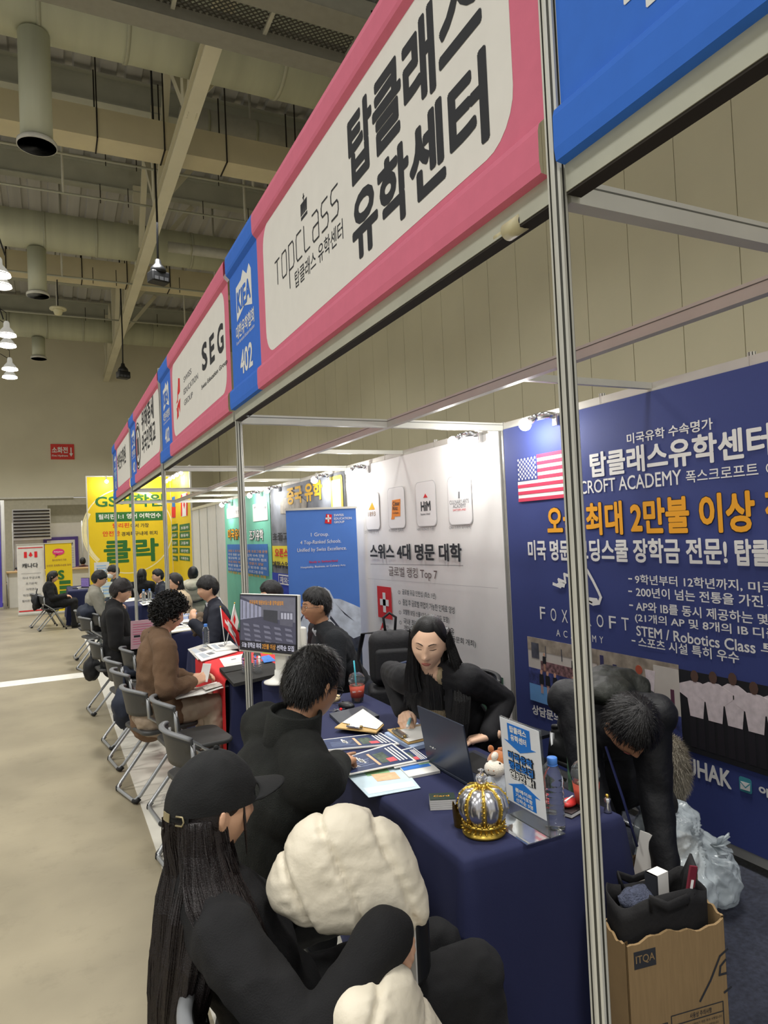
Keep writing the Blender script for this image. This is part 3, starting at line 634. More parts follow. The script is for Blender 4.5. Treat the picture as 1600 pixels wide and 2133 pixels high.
b.w('글로벌 랭킹 Top 7', (812, 1192), (913, 1197), 23, mat('ink_taupe', '#6a5a58', .8), .01, .011)
strokes(b.fr, [[tuple(b.p(768, 1205)), tuple(b.p(1040, 1225))]], .003, .011, boxe, t, 'rule')
a = b.p(787, 1220); c = b.p(819, 1291); panel(b.fr, a.x, c.y, c.x, a.y, .0095, inkred, t, 'swiss_flag')
cx, cz, w2, h2 = (a.x + c.x) / 2, (a.y + c.y) / 2, (c.x - a.x) / 2, (a.y - c.y) / 2
shape(b.fr, [R4(cx - w2 * .62, cz - h2 * .2, cx + w2 * .62, cz + h2 * .2), R4(cx - w2 * .2, cz - h2 * .62, cx + w2 * .2, cz + h2 * .62)], .0115, inkw, t, 'white_cross')
for s_, L, R_ in (('글로벌 유급 인턴십 (최소 1년)', (840, 1234), (910, 1242)), ('졸업 후 글로벌 취업이 가능한 인재로 양성', (841, 1255), (949, 1270)), ('호텔형 보딩 스쿨 (기숙사, 식사 모두 포함)', (842, 1276), (938, 1291)), ('국내 최대 동문 네트워크 보유', (843, 1297), (948, 1312)), ('개인별 맞춤 관리 (5성급 호텔 동문회 개최)', (844, 1318), (993, 1330))):
    b.w(s_, L, R_, 13, ink, .012, .011); b.w('◎', (L[0] - 9, L[1] - 1), (L[0] - 4, L[1]), 8, inkgrey, 0, .011)
a = b.p(793, 1322); peak_emblem(b.fr, a.x, a.y, .12, .13, inkred, t, .011)
for k, s_ in enumerate(('SWISS', 'EDUCATION', 'GROUP')): b.w(s_, (803, 1304 + k * 6.5), ((812, 819, 813)[k], 1305 + k * 6.8), 4.5, inkgrey, .01, .011)
b.w('Passion for Food, Career for Life', (958, 1391), (1037, 1411), 8, ink, 0, .011); b.w('No. 1 Culinary School', (968, 1415), (1046, 1436), 12, inkred, .01, .011)
a = b.p(990, 1433); c = b.p(1052, 1440); panel(b.fr, a.x, .55 - .1, c.x, a.y - .1, .0095, mat('photo_sky', '#5f93c9', .7, 0, .1, 3), t, 'printed_photo')
shape(b.fr, [[(a.x, .5), (a.x, a.y - .16), (a.x + .1, a.y - .22), (a.x + .2, a.y - .34), (c.x, a.y - .42), (c.x, .5)]], .011, mat('photo_green', '#3c5a48', .7, 0, .4, 20), t, 'photo_area')
# --- photo banner (third booth)
t = banner('wall_banner', 'grey and yellow printed banner half hidden behind the mountain roll-up', PY[3] + .03, PY[4] - .03, .10, 2.43, mat('photo_street', '#6d7178', .7, 0, .45, 2.5))
b = Local(t, XW)
b.w('중국 유학', (599, 1032), (673, 1022), 36, mat('ink_yellow', '#e8b62a', .8), .06, .012)
b.rect((689, 994), (717, 1062), mat('qr_card_yellow', '#e5cf4a', .7), .008, 'yellow_card', .05); b.rect((693, 1001), (713, 1060), inkw, .0095, 'white_card_field')
b.poly([[(585, 1070), (585, 1040), (620, 1030), (640, 1045), (640, 1070)]], mat('photo_building', '#8b8579', .7, 0, .4, 8), .0075, 'photo_area')
b.w('초중고등과정', (569, 1118), (640, 1116), 17, ink, .05, .012)
b.rect((568, 1137), (717, 1189), mat('band_yellow', '#e4d23a', .7), .008, 'yellow_band')
b.w('오픈스쿨 초중등', (574, 1153), (650, 1151), 17, inkred, .05, .012); b.w('체험수업 숙식 관광', (570, 1178), (650, 1178), 14, ink, .04, .012)
b.rect((568, 1192), (717, 1330), mat('band_blue', '#2742b0', .7), .008, 'blue_band')
a = b.p(582, 1197); c = b.p(640, 1224); strokes(b.fr, [[(a.x, c.y), (c.x, c.y), (c.x, a.y), (a.x, a.y), (a.x, c.y)]], .02, .012, inkw, t, 'white_frame'); b.w('재외국민 특별', (585, 1211), (640, 1211), 14, inkw, .04, .012)
# --- green banner (fourth booth)
t = banner('wall_banner', 'mint green cloth banner with a blue text field behind the fourth booth', PY[4] + .03, PY[5] + .1, .10, 2.43, mat('banner_mint', '#79c9ae', .7, 0, .08, 2))
b = Local(t, XW)
b.rect((473, 1060), (506, 1076), inkw, .008, 'white_text_field', .03); b.w('미국 조기유학 전문', (475, 1068), (503, 1067), 7, inkgrey, 0, .010)
b.rect((527, 1051), (559, 1083), inkw, .008, 'white_card', .02)
for x in (530, 540, 550): b.w('상담', (x, 1057), (x + 6, 1056.5), 5, ink, .03, .010)
for s_, L, R_, m_ in (('미국유학', (476, 1113), (506, 1112), inkgold), ('조기유학', (521, 1115), (550, 1114), inkw)):
    b.w(s_, L, R_, 24, ink, .11, .0095); b.w(s_, L, R_, 22, m_, .05, .0125)
b.rect((474, 1134), (561, 1200), mat('field_blue', '#3f78c0', .7), .008, 'blue_text_field')
for k in range(7): b.w(('초중고 조기유학 관리형 프로그램 운영', '미국 명문 보딩스쿨 입학 수속 진행', '정규유학 교환학생 여름방학 캠프', '국내 최다 학생 배출 전문가 상담', '학생 맞춤 커리큘럼 방과후 관리')[k % 5], (477, 1148 + k * 8), (558 - (k * 7) % 13, 1148.5 + k * 8), 5, inkw if k % 3 else inkgold, .01, .011)

# spot bulbs on the top rails
bulbm = mat('bulb_glow', '#ffffff', .5, emit=38, var=0); chrome = mat('chrome', '#c9c9c9', .18, .9, 0)
for k, (px, py) in enumerate(((1094, 884), (944, 920), (727, 983), (655, 1000), (556, 1022), (520, 1032), (462, 1052))):
    p = onX(px, py, XW - .16)
    t = thing('clamp_spotlight', 'lit round bulb on a chrome clamp, %s from the camera along the back wall rail' % ('first', 'second', 'third', 'fourth', 'fifth', 'sixth', 'seventh')[k], 'spotlight', (p.x, p.y, p.z), 0, 'clamp spotlights on the back wall')
    MB().ball((0, 0, 0), .042, 16).build('glowing_bulb', bulbm, t)
    mb = MB(); mb.tube([(.005, -.03, .01), (.03, -.085, .04)], [.026, .022], 14); mb.build('lamp_socket', chrome, t)
    mb = MB(); mb.tube([(.03, -.085, .04), (.08, -.12, .045), (.13, -.15, .035)], [.02, .024, .022], 12); mb.build('swivel_joint', chrome, t)
    mb = MB(); mb.box((.115, -.18, -.03), (.165, -.13, .05)); mb.build('rail_clamp', chrome, t, bevel=.006)
    l = bpy.data.lights.new('spot_bulb_light', 'POINT'); l.energy = 13; l.shadow_soft_size = .04; l.color = (1, .98, .95)
    lo = bpy.data.objects.new('spot_bulb_light', l); lo.location = (p.x - .05, p.y, p.z - .06); COL.objects.link(lo)

# --- roll-up banner with mountain
def rollup(name, lab, c, yaw, wd, ht, m, tilt=0):
    t = thing(name, lab, 'roll-up banner', c, yaw)
    MB().grid(lambda u, v: ((u - .5) * wd, .004 * math.sin(v * 3), .06 + v * (ht - .06)), 8, 20).build('banner_sheet', m, t)
    mb = MB().box((-wd / 2 - .01, -.012, ht - .01), (wd / 2 + .01, .012, ht + .012)); mb.build('top_rail', alu, t)
    MB().box((-wd / 2 - .01, -.05, 0), (wd / 2 + .01, .05, .06)).build('base_box', alu, t, bevel=.01)
    MB().tube([(0, .03, .05), (0, .03, ht)], .01, 6).build('support_pole', alu, t)
    return t, frame((0, 0, 0), (1, 0, 0), (0, 0, 1))
sky = mat('poster_sky', '#4f7fd0', .6, 0, .08, 1.2)
c = V((2.53, 6.75, 0.007)); RW, RH = .74, 1.985
t, fr = rollup('rollup_banner', 'blue roll-up banner with a snowy mountain beside the white banner', c, -.18, RW, RH, sky)
snow = mat('poster_snow', '#c9d3e0', .6, 0, .25, 9, stretch=(1, 1, 1)); rock = mat('poster_rock', '#3d4250', .6, 0, .5, 14); lowland = mat('poster_lowland', '#1d2a3e', .6, 0, .3, 5)
zz = lambda q: .06 + q * (RH - .06)
shape(fr, [[(-RW / 2, zz(.1)), (RW / 2, zz(.1)), (RW / 2, zz(.45)), (.3, zz(.47)), (.16, zz(.505)), (.09, zz(.51)), (.05, zz(.555)), (.0, zz(.575)), (-.03, zz(.56)), (-.1, zz(.515)), (-.2, zz(.49)), (-.3, zz(.45)), (-RW / 2, zz(.44))]], .006, snow, t, 'printed_mountain')
shape(fr, [[(-.02, zz(.55)), (-.06, zz(.47)), (-.13, zz(.42)), (-.08, zz(.49))], [(.03, zz(.545)), (.06, zz(.48)), (.02, zz(.4)), (.0, zz(.47))], [(.1, zz(.49)), (.2, zz(.42)), (.3, zz(.38)), (.16, zz(.45))], [(-.2, zz(.46)), (-.32, zz(.38)), (-.36, zz(.3)), (-.26, zz(.4))], [(.05, zz(.42)), (.16, zz(.34)), (.3, zz(.28)), (.12, zz(.3)), (.0, zz(.34))]], .0072, rock, t, 'printed_rock')
shape(fr, [[(-RW / 2, .07), (RW / 2, .07), (RW / 2, zz(.3)), (.1, zz(.26)), (-.1, zz(.28)), (-RW / 2, zz(.25))]], .0076, rock, t, 'printed_slope')
shape(fr, [[(-RW / 2, .07), (RW / 2, .07), (RW / 2, zz(.235)), (-RW / 2, zz(.21))]], .0082, lowland, t, 'printed_lake')
text('1 Group.', fr, -.12, zz(.845), .19, .05, inkw, t, .005, .006); text('4 Top-Ranked Schools.', fr, -.235, zz(.805), .43, .05, inkw, t, .005, .006, shear=.1); text('Unified by Swiss Excellence.', fr, -.27, zz(.765), .52, .05, inkw, t, .005, .006, shear=.1)
text('Study in Switzerland', fr, -.15, zz(.705), .3, .03, inkred, t, .02, .006); text('Hospitality, Business, or Culinary Arts', fr, -.24, zz(.68), .47, .026, inkw, t, .01, .006)
for k, s_ in enumerate(('SWISS', 'EDUCATION', 'GROUP')): text(s_, fr, .13, zz(.955) - k * .036, (.105, .19, .11)[k], .024, inkw, t, .02, .006)
shape(fr, [[(.03, zz(.92)), (.1, zz(.915)), (.11, zz(.965)), (.05, zz(.97))]], .006, inkred, t, 'red_emblem'); shape(fr, [R4(.04, zz(.94), .1, zz(.95)), R4(.062, zz(.925), .078, zz(.965))], .007, inkw, t, 'white_cross')
text('HiM', fr, .22, zz(.14), .1, .07, inkw, t, .05, .0095); text('Business School', fr, .21, zz(.125), .12, .012, inkw, t, .01, .0095)

# ================================================================ yellow booth and things at the end of the row
yel = mat('banner_yellow', '#e0c21e', .7, 0, .05, 1.5)
YG = 19.9
t = thing('end_wall_banner', 'yellow cloth banner wall with big green letters closing the row of booths', 'banner', (.86, YG, 0))
MB().box((0, 0, .05), (2.16, .004, 3.52)).build('banner_cloth', yel, t)
MB().box((-.03, -.01, 0), (0, .03, 3.55)).box((2.16, -.01, 0), (2.19, .03, 3.55)).box((0, .005, 3.5), (2.16, .03, 3.55)).build('panel_frame', alu, t)
for k in range(2): MB().tube([(.05 + 2.05 * k, .0, .02), (.05 + 2.05 * k, .5, .02)], .02, 6).build('support_foot', alu, t)
fr = frame((0, 0, 0), (1, 0, 0), (0, 0, 1)); c0 = V(t.location)
def gy(body, L, R_, hpx, m, bold=.03, off=.003):
    a = onY(L[0], L[1], YG) - c0; b_ = onY(R_[0], R_[1], YG) - c0; ht = onY(L[0], L[1] - hpx / 2, YG).z - onY(L[0], L[1] + hpx / 2, YG).z
    text(body, fr, a.x, (a.z + b_.z) / 2 - ht / 2, b_.x - a.x, ht, m, t, bold, off)
def gring(r0, r1, q0, q1, m):
    cc = onY(268, 1105, YG) - c0; n = 48; vs = []
    for q in range(n + 1):
        a = q0 + (q1 - q0) * q / n
        for r_ in (r0, r1): vs.append((cc.x + r_ * math.cos(a), -.002, cc.z + r_ * math.sin(a)))
    MB().add(vs, [(2 * q, 2 * q + 1, 2 * q + 3, 2 * q + 2) for q in range(n)]).build('white_ring', m, t)
cream = mat('ring_cream', '#e9dfae', .7)
gring(1.14, 1.17, 0, 2 * PI, cream); gring(1.05, 1.13, PI * .85, PI * 1.25, cream); gring(1.05, 1.13, PI * .2, PI * .6, cream)
gy('GS어학원', (198, 1046), (341, 1040), 28, inkgreen, .04)
a = onY(199, 1068, YG) - c0; b_ = onY(340, 1082, YG) - c0; panel(fr, a.x, b_.z - .02, b_.x, a.z - .0, .002, inkgreen, t, 'green_band'); gy('필리핀 1:1 영어 어학연수', (205, 1076), (335, 1074), 11, inkw, .03, .004)
gy('필리핀', (234, 1095), (269, 1094), 10, inkred, .03); gy('에서 가장', (272, 1095), (310, 1094), 9, ink, .02); gy('안전한', (214, 1112), (250, 1111), 11, inkred, .03); gy('경제특구내에 위치', (253, 1112), (328, 1110), 9, ink, .02); gy('클락', (216, 1148), (331, 1146), 50, inkgreen, .05)
t = thing('end_side_banner', 'tall yellow side banner with two flags and a grid of green labels', 'banner', (3.0, 16.85, 0))
MB().box((0, 0, .05), (.004, 3.03, 3.5)).build('banner_cloth', yel, t); MB().box((-.01, -.03, 0), (.03, 0, 3.52)).box((-.01, 3.03, 0), (.03, 3.05, 3.52)).box((.005, 0, 3.48), (.03, 3.03, 3.53)).build('panel_frame', alu, t)
b = Local(t, 3.0)
b.rect((358, 1036), (366, 1078), inkblue, .003, 'flag_blue_half'); b.poly([[(358, 1056), (366, 1056), (366, 1078), (358, 1078)]], inkred, .004, 'flag_red_half')
b.rect((377, 1030), (391, 1074), inkw, .003, 'flag_field'); b.poly([[(377, 1030), (380, 1030), (380, 1075), (377, 1075)], [(388, 1028), (391, 1028), (391, 1074), (388, 1074)], [(383, 1044), (385, 1044), (386, 1052), (384, 1060), (382, 1052)]], inkred, .005, 'maple_leaf')
for k in range(5):
    for q, (x0, x1) in enumerate(((356, 371), (374, 396))): b.rect((x0, 1093 + k * 16), (x1, 1105 + k * 16), inkgreen, .003, 'green_label'); b.w(('초등부', '중등부', '고등부', '성인반', '가족연수')[k], (x0 + 3, 1099.5 + k * 16), (x1 - 3, 1099 + k * 16), 6, inkw, .02, .005)
for k, (px, py) in enumerate(((222, 1003), (300, 1006))):
    p = onY(px, py, YG - .2); o = MB().ball((0, 0, 0), .05, 12).build('glowing_bulb', bulbm); o.location = p; o.name = 'banner_bulb'; tag(o, '%s lit bulb in front of the yellow end wall' % ('outer', 'inner')[k], 'spotlight', 'bulbs before the yellow wall')
    MB().tube([(0, 0, .04), (0, .1, .12), (0, .2, .1)], .018, 8).build('bulb_arm', chrome, o)
    l = bpy.data.lights.new('spot_bulb_light', 'POINT'); l.energy = 9; l.shadow_soft_size = .05; lo = bpy.data.objects.new('spot_bulb_light', l); lo.location = p + V((0, -.05, -.08)); COL.objects.link(lo)
for k in range(5):
    o = MB().ball((0, 0, 0), .045, 12).build('banner_bulb', bulbm); o.location = (2.84, 17.1 + k * .6, 3.36); tag(o, 'lit bulb in the row along the top of the tall yellow side banner', 'spotlight', 'bulbs along the yellow side banner')
    MB().tube([(0, 0, .03), (.08, 0, .1), (.14, 0, .1)], .018, 8).build('bulb_arm', chrome, o)
l = bpy.data.lights.new('spot_bulb_light', 'POINT'); l.energy = 26; l.shadow_soft_size = .1; lo = bpy.data.objects.new('spot_bulb_light', l); lo.location = (2.75, 18.2, 3.25); COL.objects.link(lo)
# white panels between the green banner and the yellow corner
t = thing('back_wall_unit', 'white panel wall between the green banner and the tall yellow banner', 'partition wall', (XB, 13.2, 0), 0, 'booth back walls')
for q in range(4):
    MB().box((-.003, .02 + q * .9, .05), (.003, .89 + q * .9, 2.42)).build('wall_panel', white_panel, t)
    post_mb(2.49, .019).build('panel_post', [alu, alud], t).location = (0, q * .9, 0.007)
MB().box((-.018, 0, 2.42), (.018, 3.6, 2.48)).build('top_rail', alu, t)
# fire hydrant sign on the far wall
YW = 37.78
a = onY(105, 925, YW); b_ = onY(155, 957, YW); t = thing('hydrant_sign', 'red fire hydrant sign with a white arrow high on the end wall', 'sign', (a.x, YW, b_.z))
c0 = V(t.location); W_, H_ = b_.x - a.x, a.z - b_.z
MB().box((0, -.03, 0), (W_, .02, H_)).build('sign_plate', mat('sign_red', '#d0342c', .5), t)
fr = frame((0, -.03, 0), (1, 0, 0), (0, 0, 1))
text('소화전', fr, W_ * .05, H_ * .4, W_ * .68, H_ * .42, inkw, t, .05, .006); text('Fire Hydrant', fr, W_ * .05, H_ * .14, W_ * .68, H_ * .16, inkw, t, .04, .006)
shape(fr, [[(W_ * .84, H_ * .78), (W_ * .84, H_ * .4), (W_ * .78, H_ * .4), (W_ * .865, H_ * .18), (W_ * .95, H_ * .4), (W_ * .89, H_ * .4), (W_ * .89, H_ * .78)]], .006, inkw, t, 'arrow')
# far left: purple drape, louvred unit, counter panels, poster, roll-ups
t = thing('purple_drape_banner', 'tall violet banner in a white frame at the edge of the aisle', 'banner', (-2.3, 22.5, 0))
MB().grid(lambda u, v: (u * .96, .02 * math.sin(u * 20), .05 + v * 3.05), 20, 6).build('banner_cloth', mat('drape_violet', '#5a50c0', .7, 0, .2, 1.5), t); MB().tube([(1.02, 0, 0), (1.02, 0, 3.1)], .05, 10).build('frame_pole', white_panel, t)
t = thing('information_counter', 'white panel counter with pale wooden top and louvred header at the hall end', 'counter', (-1.2, 22.62, 0))
MB().box((0, 0, 0), (3.2, .03, 1.0)).build('front_panel', white_panel, t); MB().box((-.05, -.1, 1.0), (3.2, .5, 1.04)).build('counter_top', mat('pale_wood', '#c9a878', .5, 0, .1), t)
for x in (0, .78, 1.55, 2.35, 3.2): MB().tube([(x, 0, 0), (x, 0, 1)], .025, 8).build('panel_post', alu, t)
t = thing('exhibit_back_panels', 'white panel wall behind the counter at the hall end', 'partition wall', (-1.1, 24.2, 0))
for k in range(5): MB().box((.01 + k * .98, 0, .03), (.97 + k * .98, .02, 2.45)).build('wall_panel', white_panel, t); MB().tube([(k * .98 - .005, 0, 0), (k * .98 - .005, 0, 2.5)], .025, 8).build('panel_post', alu, t)
mb = MB().box((0, -.3, 1.95), (1.06, -.02, 2.9)); mb.build('louvre_housing', white_panel, t)
mb = MB()
for k in range(9): mb.box((.03, -.34, 2.02 + k * .1), (1.03, -.3, 2.06 + k * .1))
mb.build('louvre_slats', dark, t)
p0 = onY(90, 1120, 24.1); p1 = onY(165, 1187, 24.1)
t = thing('framed_poster', 'purple framed notice poster on the white panels behind the yellow roll-up', 'poster', (p0.x, 24.14, p1.z)); W_, H_ = p1.x - p0.x, p0.z - p1.z
MB().box((0, 0, 0), (W_, .03, H_)).build('poster_frame', mat('frame_purple', '#54428e', .6), t); MB().box((.1, -.005, .1), (W_ - .1, 0, H_ - .1)).build('poster_sheet', inkw, t)
fr = frame((0, -.006, 0), (1, 0, 0), (0, 0, 1)); text('안내문', fr, W_ * .55, H_ * .74, W_ * .3, .1, inknavy, t, .05)
for k in range(7): text('행사장 이용 안내 및 유의사항', fr, W_ * .5, H_ * .64 - k * .075, W_ * .36, .035, inkgrey, t)
t, fr = rollup('rollup_banner', 'white roll-up banner with red maple leaf flag and Korean list', V((-.52, 19.7, 0)), 0, .62, 1.8, mat('rollup_white', '#d9d6d0', .6))
shape(fr, [R4(-.28, 1.70, .28, 1.72), R4(-.3, .1, .3, .13), R4(-.15, 1.46, -.085, 1.61), R4(.085, 1.46, .15, 1.61), [(0, 1.47), (.02, 1.5), (.05, 1.52), (.03, 1.54), (.02, 1.58), (0, 1.6), (-.02, 1.58), (-.03, 1.54), (-.05, 1.52), (-.02, 1.5)]], .006, inkred, t, 'maple_flag')
text('캐나다', fr, -.2, 1.2, .36, .12, ink, t, .04, .006); strokes(fr, [[(-.22, 1.06), (.22, 1.06)]], .006, .006, ink, t, 'rule')
for k, s_ in enumerate(('자녀 무상교육', '조기유학', '어학연수', '워킹홀리데이', '필리핀 연계연수')): text(s_, fr, -(.2, .13, .12, .2, .22)[k], .92 - k * .145, (.4, .26, .24, .4, .44)[k], .06, ink, t, .0, .006)
t, fr = rollup('rollup_banner', 'yellow roll-up banner with a pink speech bubble behind the woman in black', V((.12, 19.6, 0)), 0, .62, 1.8, yel)
shape(fr, [[(.14 * math.cos(q * PI / 12), 1.57 + .085 * math.sin(q * PI / 12)) for q in range(24)], [(-.06, 1.51), (.0, 1.5), (-.09, 1.43)]], .006, inkpink, t, 'speech_bubble'); text('Philippines', fr, -.1, 1.55, .2, .04, inkw, t, .02, .008)
text('필리핀에서 가장', fr, -.15, 1.34, .33, .05, inkbrown, t, .01, .006); text('안전한 경제특구내에 위치', fr, -.28, 1.2, .56, .055, inkbrown, t, .01, .006); text('GS', fr, -.26, .86, .38, .24, inkgreen, t, .06, .006)
for k in range(5): panel(fr, -.0, .74 - k * .13, .26, .83 - k * .13, .006, inkgreen, t, 'green_label')
# ================================================================ folding chairs
ch_pl = mat('chair_plastic', '#3b3b3a', .45, 0, .05, 20, .1, 200); ch_rim = mat('chair_rim', '#77797b', .4, 0, .03); ch_tube = mat('chair_tube', '#a3a5a6', .32, .6, .04); rubber = mat('black_rubber', '#121212', .7)
ch_black = mat('chair_black', '#1a1b1c', .45, 0, .05)
def make_chair(label, pl=None, rim=None, group='grey folding chairs along the tables'):
    t = thing('folding_chair', label, 'chair', (0, 0, 0), 0, group)
    pl = pl or ch_pl; rim = rim or ch_rim
    # seat: rounded slab, slightly dished
    P = rrect(-.215, -.20, .215, .20, .07, 5); mb = MB()
    rings = [(.97, .425), (1, .432), (1, .447), (.97, .453)]; n = len(P); vs = []
    for (s, z) in rings: vs += [(p[0] * s, p[1] * s, z) for p in P]
    mb.add(vs, [(j * n + k, j * n + (k + 1) % n, (j + 1) * n + (k + 1) % n, (j + 1) * n + k) for j in range(3) for k in range(n)] + [tuple(range(n - 1, -1, -1))])
    c = [(p[0] * .6, p[1] * .6, .447) for p in P]; o = len(mb.v); mb.add(vs[3 * n:] + c, [(k, (k + 1) % n, n + (k + 1) % n, n + k) for k in range(n)] + [tuple(range(n, 2 * n))])
    for q in range(len(mb.sm)): mb.sm[q] = True
    mb.build('seat', pl, t)
    # curved backrest
    def bk(u, v):
        a = (u - .5) * 2; x = a * .215; z = .545 + v * .175 - (abs(a) ** 3) * .018 * (1 if v > .5 else -1)
        return (x, -.235 + .075 * a * a - .03 * (v - .5) , z)
    mb = MB().grid(bk, 15, 7); o = mb.build('backrest', pl, t, solid=.012)
    mb = MB(); mb.tube([V(bk(u / 18, 1.0)) + V((0, -.004, .004)) for u in range(19)], [.017] * 19, 8, flat=.7); mb.build('backrest_rim', rim, t)
    for s in (-1, 1):
        x = s * .205
        MB().tube([(x, -.17, .68), (x, -.165, .55), (x, .02, .41), (x, .225, .02)], .0125, 8).build('leg', ch_tube, t)
        MB().lathe([(.016, 0), (.017, .03), (.013, .035)], 10, c=(x, .228, 0)).build('foot_cap', rubber, t)
        MB().tube([(x * .9, .10, .42), (x * .9, -.02, .40), (x, -.10, .46)], .007, 6).build('hinge_bar', ch_tube, t)
    x = .185
    MB().tube([(-x, .10, .415), (-x, -.05, .26), (-x, -.235, .045), (-x + .02, -.262, .018), (-x + .05, -.268, .014), (x - .05, -.268, .014), (x - .02, -.262, .018), (x, -.235, .045), (x, -.05, .26), (x, .10, .415)], .0125, 8).build('leg', ch_tube, t)
    for s in (-1, 1): MB().tube([(s * (x - .035), -.268, .012), (s * (x + .0), -.258, .014), (s * (x + .004), -.24, .03)], .016, 8).build('foot_cap', rubber, t)
    MB().tube([(-.205, .15, .185), (.205, .15, .185)], .009, 6).build('stretcher', ch_tube, t)
    return t
CH0 = None
def chair(x, y, yaw, label, z=.006, proto=None):
    global CH0
    if proto is None:
        if CH0 is None: CH0 = make_chair(label); o = CH0
        else: o = copy_tree(CH0); o['label'] = label
    else: o = proto
    o.location = (x, y, z); o.rotation_euler = (0, 0, math.radians(yaw - 90)); return o
chair(.47, 1.47, 8, 'grey folding chair under the seated woman in the black cap')
chair(.62, 2.42, 12, 'grey folding chair under the man in the black fleece')
chair(.75, 3.86, 8, 'empty grey folding chair just beyond the black cap, its back curving highest beside the fleece')
chair(.79, 4.61, 6, 'empty grey folding chair with bare seat beside the brown sweatshirt')
chair(.655, 5.12, 14, 'grey folding chair under the person in the brown sweatshirt')
chair(.64, 5.85, 8, 'grey folding chair with a navy bag hanging, directly behind the curly-haired person')
chair(.63, 6.45, 8, 'grey folding chair second behind the curly-haired person')
chair(.80, 7.0, 4, 'grey folding chair whose back stands beside the man in the long black coat')
chair(.56, 7.78, 6, 'grey folding chair under the man in the long black coat')
chair(.55, 10.45, 14, 'empty grey folding chair at the white floor stripe with its seat free', z=.006)
chair(.72, 10.95, 4, 'grey folding chair beside the empty one in front of the fourth table')
chair(.52, 11.55, 4, 'grey folding chair under the man in the pale grey jacket')
chair(-.05, 15.95, 6, 'grey folding chair under the woman in black at the far table', z=0)
chair(-.22, 16.75, 6, 'grey folding chair beyond the woman in black with a dark bag on it', z=0)
bc = make_chair('black folding chair with round blue badge behind the woman in the blazer', ch_black, ch_black, 'black folding chairs inside the booths')
chair(2.02, 2.60, 172, bc['label'], proto=bc)
MB().lathe([(.036, 0), (.036, .003), (.03, .004)], 20, X=Tm((.03, -.256, .655), 0, PI / 2)).build('round_badge', mat('badge_blue', '#2556c8', .4), bc)
def black_chair(x, y, yaw, lab):
    o = bc.copy(); COL.objects.link(o); o['label'] = lab
    for ch in bc.children:
        if 'badge' in ch.name: continue
        c = ch.copy(); COL.objects.link(c); c.parent = o
    o.location = (x, y, .007); o.rotation_euler = (0, 0, math.radians(yaw - 90)); return o
black_chair(2.60, 2.84, 178, 'black folding chair against the navy banner beyond the bending person')
black_chair(2.02, 4.32, 175, 'black folding chair under the man in dark knitwear')
black_chair(2.42, 3.98, 175, 'black folding chair carrying the black backpack')

# ================================================================ tables and cloths
navycloth = mat('navy_cloth', '#1d2246', .85, 0, .05, 3, .12, 500); redcloth = mat('red_cloth', '#d6262b', .75, 0, .04, 4)
def table(x0, y0, x1, y1, lab, clab, flare=.011, cloth=True):
    t = thing('folding_table', lab, 'table', ((x0 + x1) / 2, (y0 + y1) / 2, .006))
    w, l = x1 - x0, y1 - y0
    MB().box((-w / 2 + .01, -l / 2 + .01, .70), (w / 2 - .01, l / 2 - .01, .727)).build('tabletop', white_panel, t)
    for sx in (-1, 1):
        for sy in (-1, 1): MB().tube([(sx * (w / 2 - .06), sy * (l / 2 - .1), 0), (sx * (w / 2 - .06), sy * (l / 2 - .1), .70)], .016, 8).build('leg', ch_tube, t)
    # cloth: flat top, rounded edge, hanging skirt with folds
    P = []; N = 0
    def side(a, b, n):
        return [V(a).lerp(V(b), k / n) for k in range(n)]
    c4 = [(-w / 2, -l / 2), (w / 2, -l / 2), (w / 2, l / 2), (-w / 2, l / 2)]
    for k in range(4):
        a, b = c4[k], c4[(k + 1) % 4]; P += side((a[0], a[1], 0), (b[0], b[1], 0), max(10, int((V(b) - V(a)).length / .035)))
    n = len(P); mb = MB(); rows = []
    R = random.Random(int(y0 * 100))
    ph = [R.random() * 6 for _ in range(4)]
    for (d, z) in ((-.012, .737), (.0, .734), (.006, .725), (.010, .70), (.013, .6), (.018, .45), (.024, .3), (.03, .15), (.034, .012)):
        row = []
        for k, p in enumerate(P):
            ax = 1 - abs(abs(p.x) - w / 2) / (w / 2); sx = 1 if p.x > 0 else -1; sy = 1 if p.y > 0 else -1
            nx = sx if abs(abs(p.x) - w / 2) < 1e-4 else 0; ny = sy if abs(abs(p.y) - l / 2) < 1e-4 else 0
            dep = max(0, (.72 - z) / .72)
            s = p.x if ny and not nx else p.y
            cd = min(w / 2 - abs(p.x) + l / 2 - abs(p.y), .5)     # distance from the corner along the edge
            fold = flare * 4.5 * math.exp(-(cd / .07) ** 2) * dep - flare * 2.2 * math.exp(-((cd - .16) / .06) ** 2) * dep
            wv = .012 * dep * math.sin(s * 13 + ph[0] + ny) + .008 * dep * math.sin(s * 29 + ph[1])
            dd = d + max(fold + wv, -.014)
            row.append((p.x + nx * dd, p.y + ny * dd, z))
        rows.append(row)
    vs = [v for r_ in rows for v in r_]
    mb.add(vs, [(j * n + k, (j + 1) * n + k, (j + 1) * n + (k + 1) % n, j * n + (k + 1) % n) for j in range(len(rows) - 1) for k in range(n)], 0, True)
    mb.add(rows[0], [tuple(range(n))], 0, True)
    o = mb.build('tablecloth', navycloth); o.location = ((x0 + x1) / 2, (y0 + y1) / 2, .006)
    tag(o, clab, 'tablecloth', 'navy tablecloths'); return o
table(1.075, 1.785, 1.69, 3.98, 'folding table under the nearest navy cloth', 'navy floor-length tablecloth under the crown, laptop and brochures')
table(1.085, 4.70, 1.69, 6.45, 'folding table under the navy cloth with the red runner', 'navy tablecloth lying under the bright red runner')
table(1.075, 7.66, 1.69, 9.1, 'folding table before the man in the navy suit', 'navy tablecloth in front of the man with the pink folder')
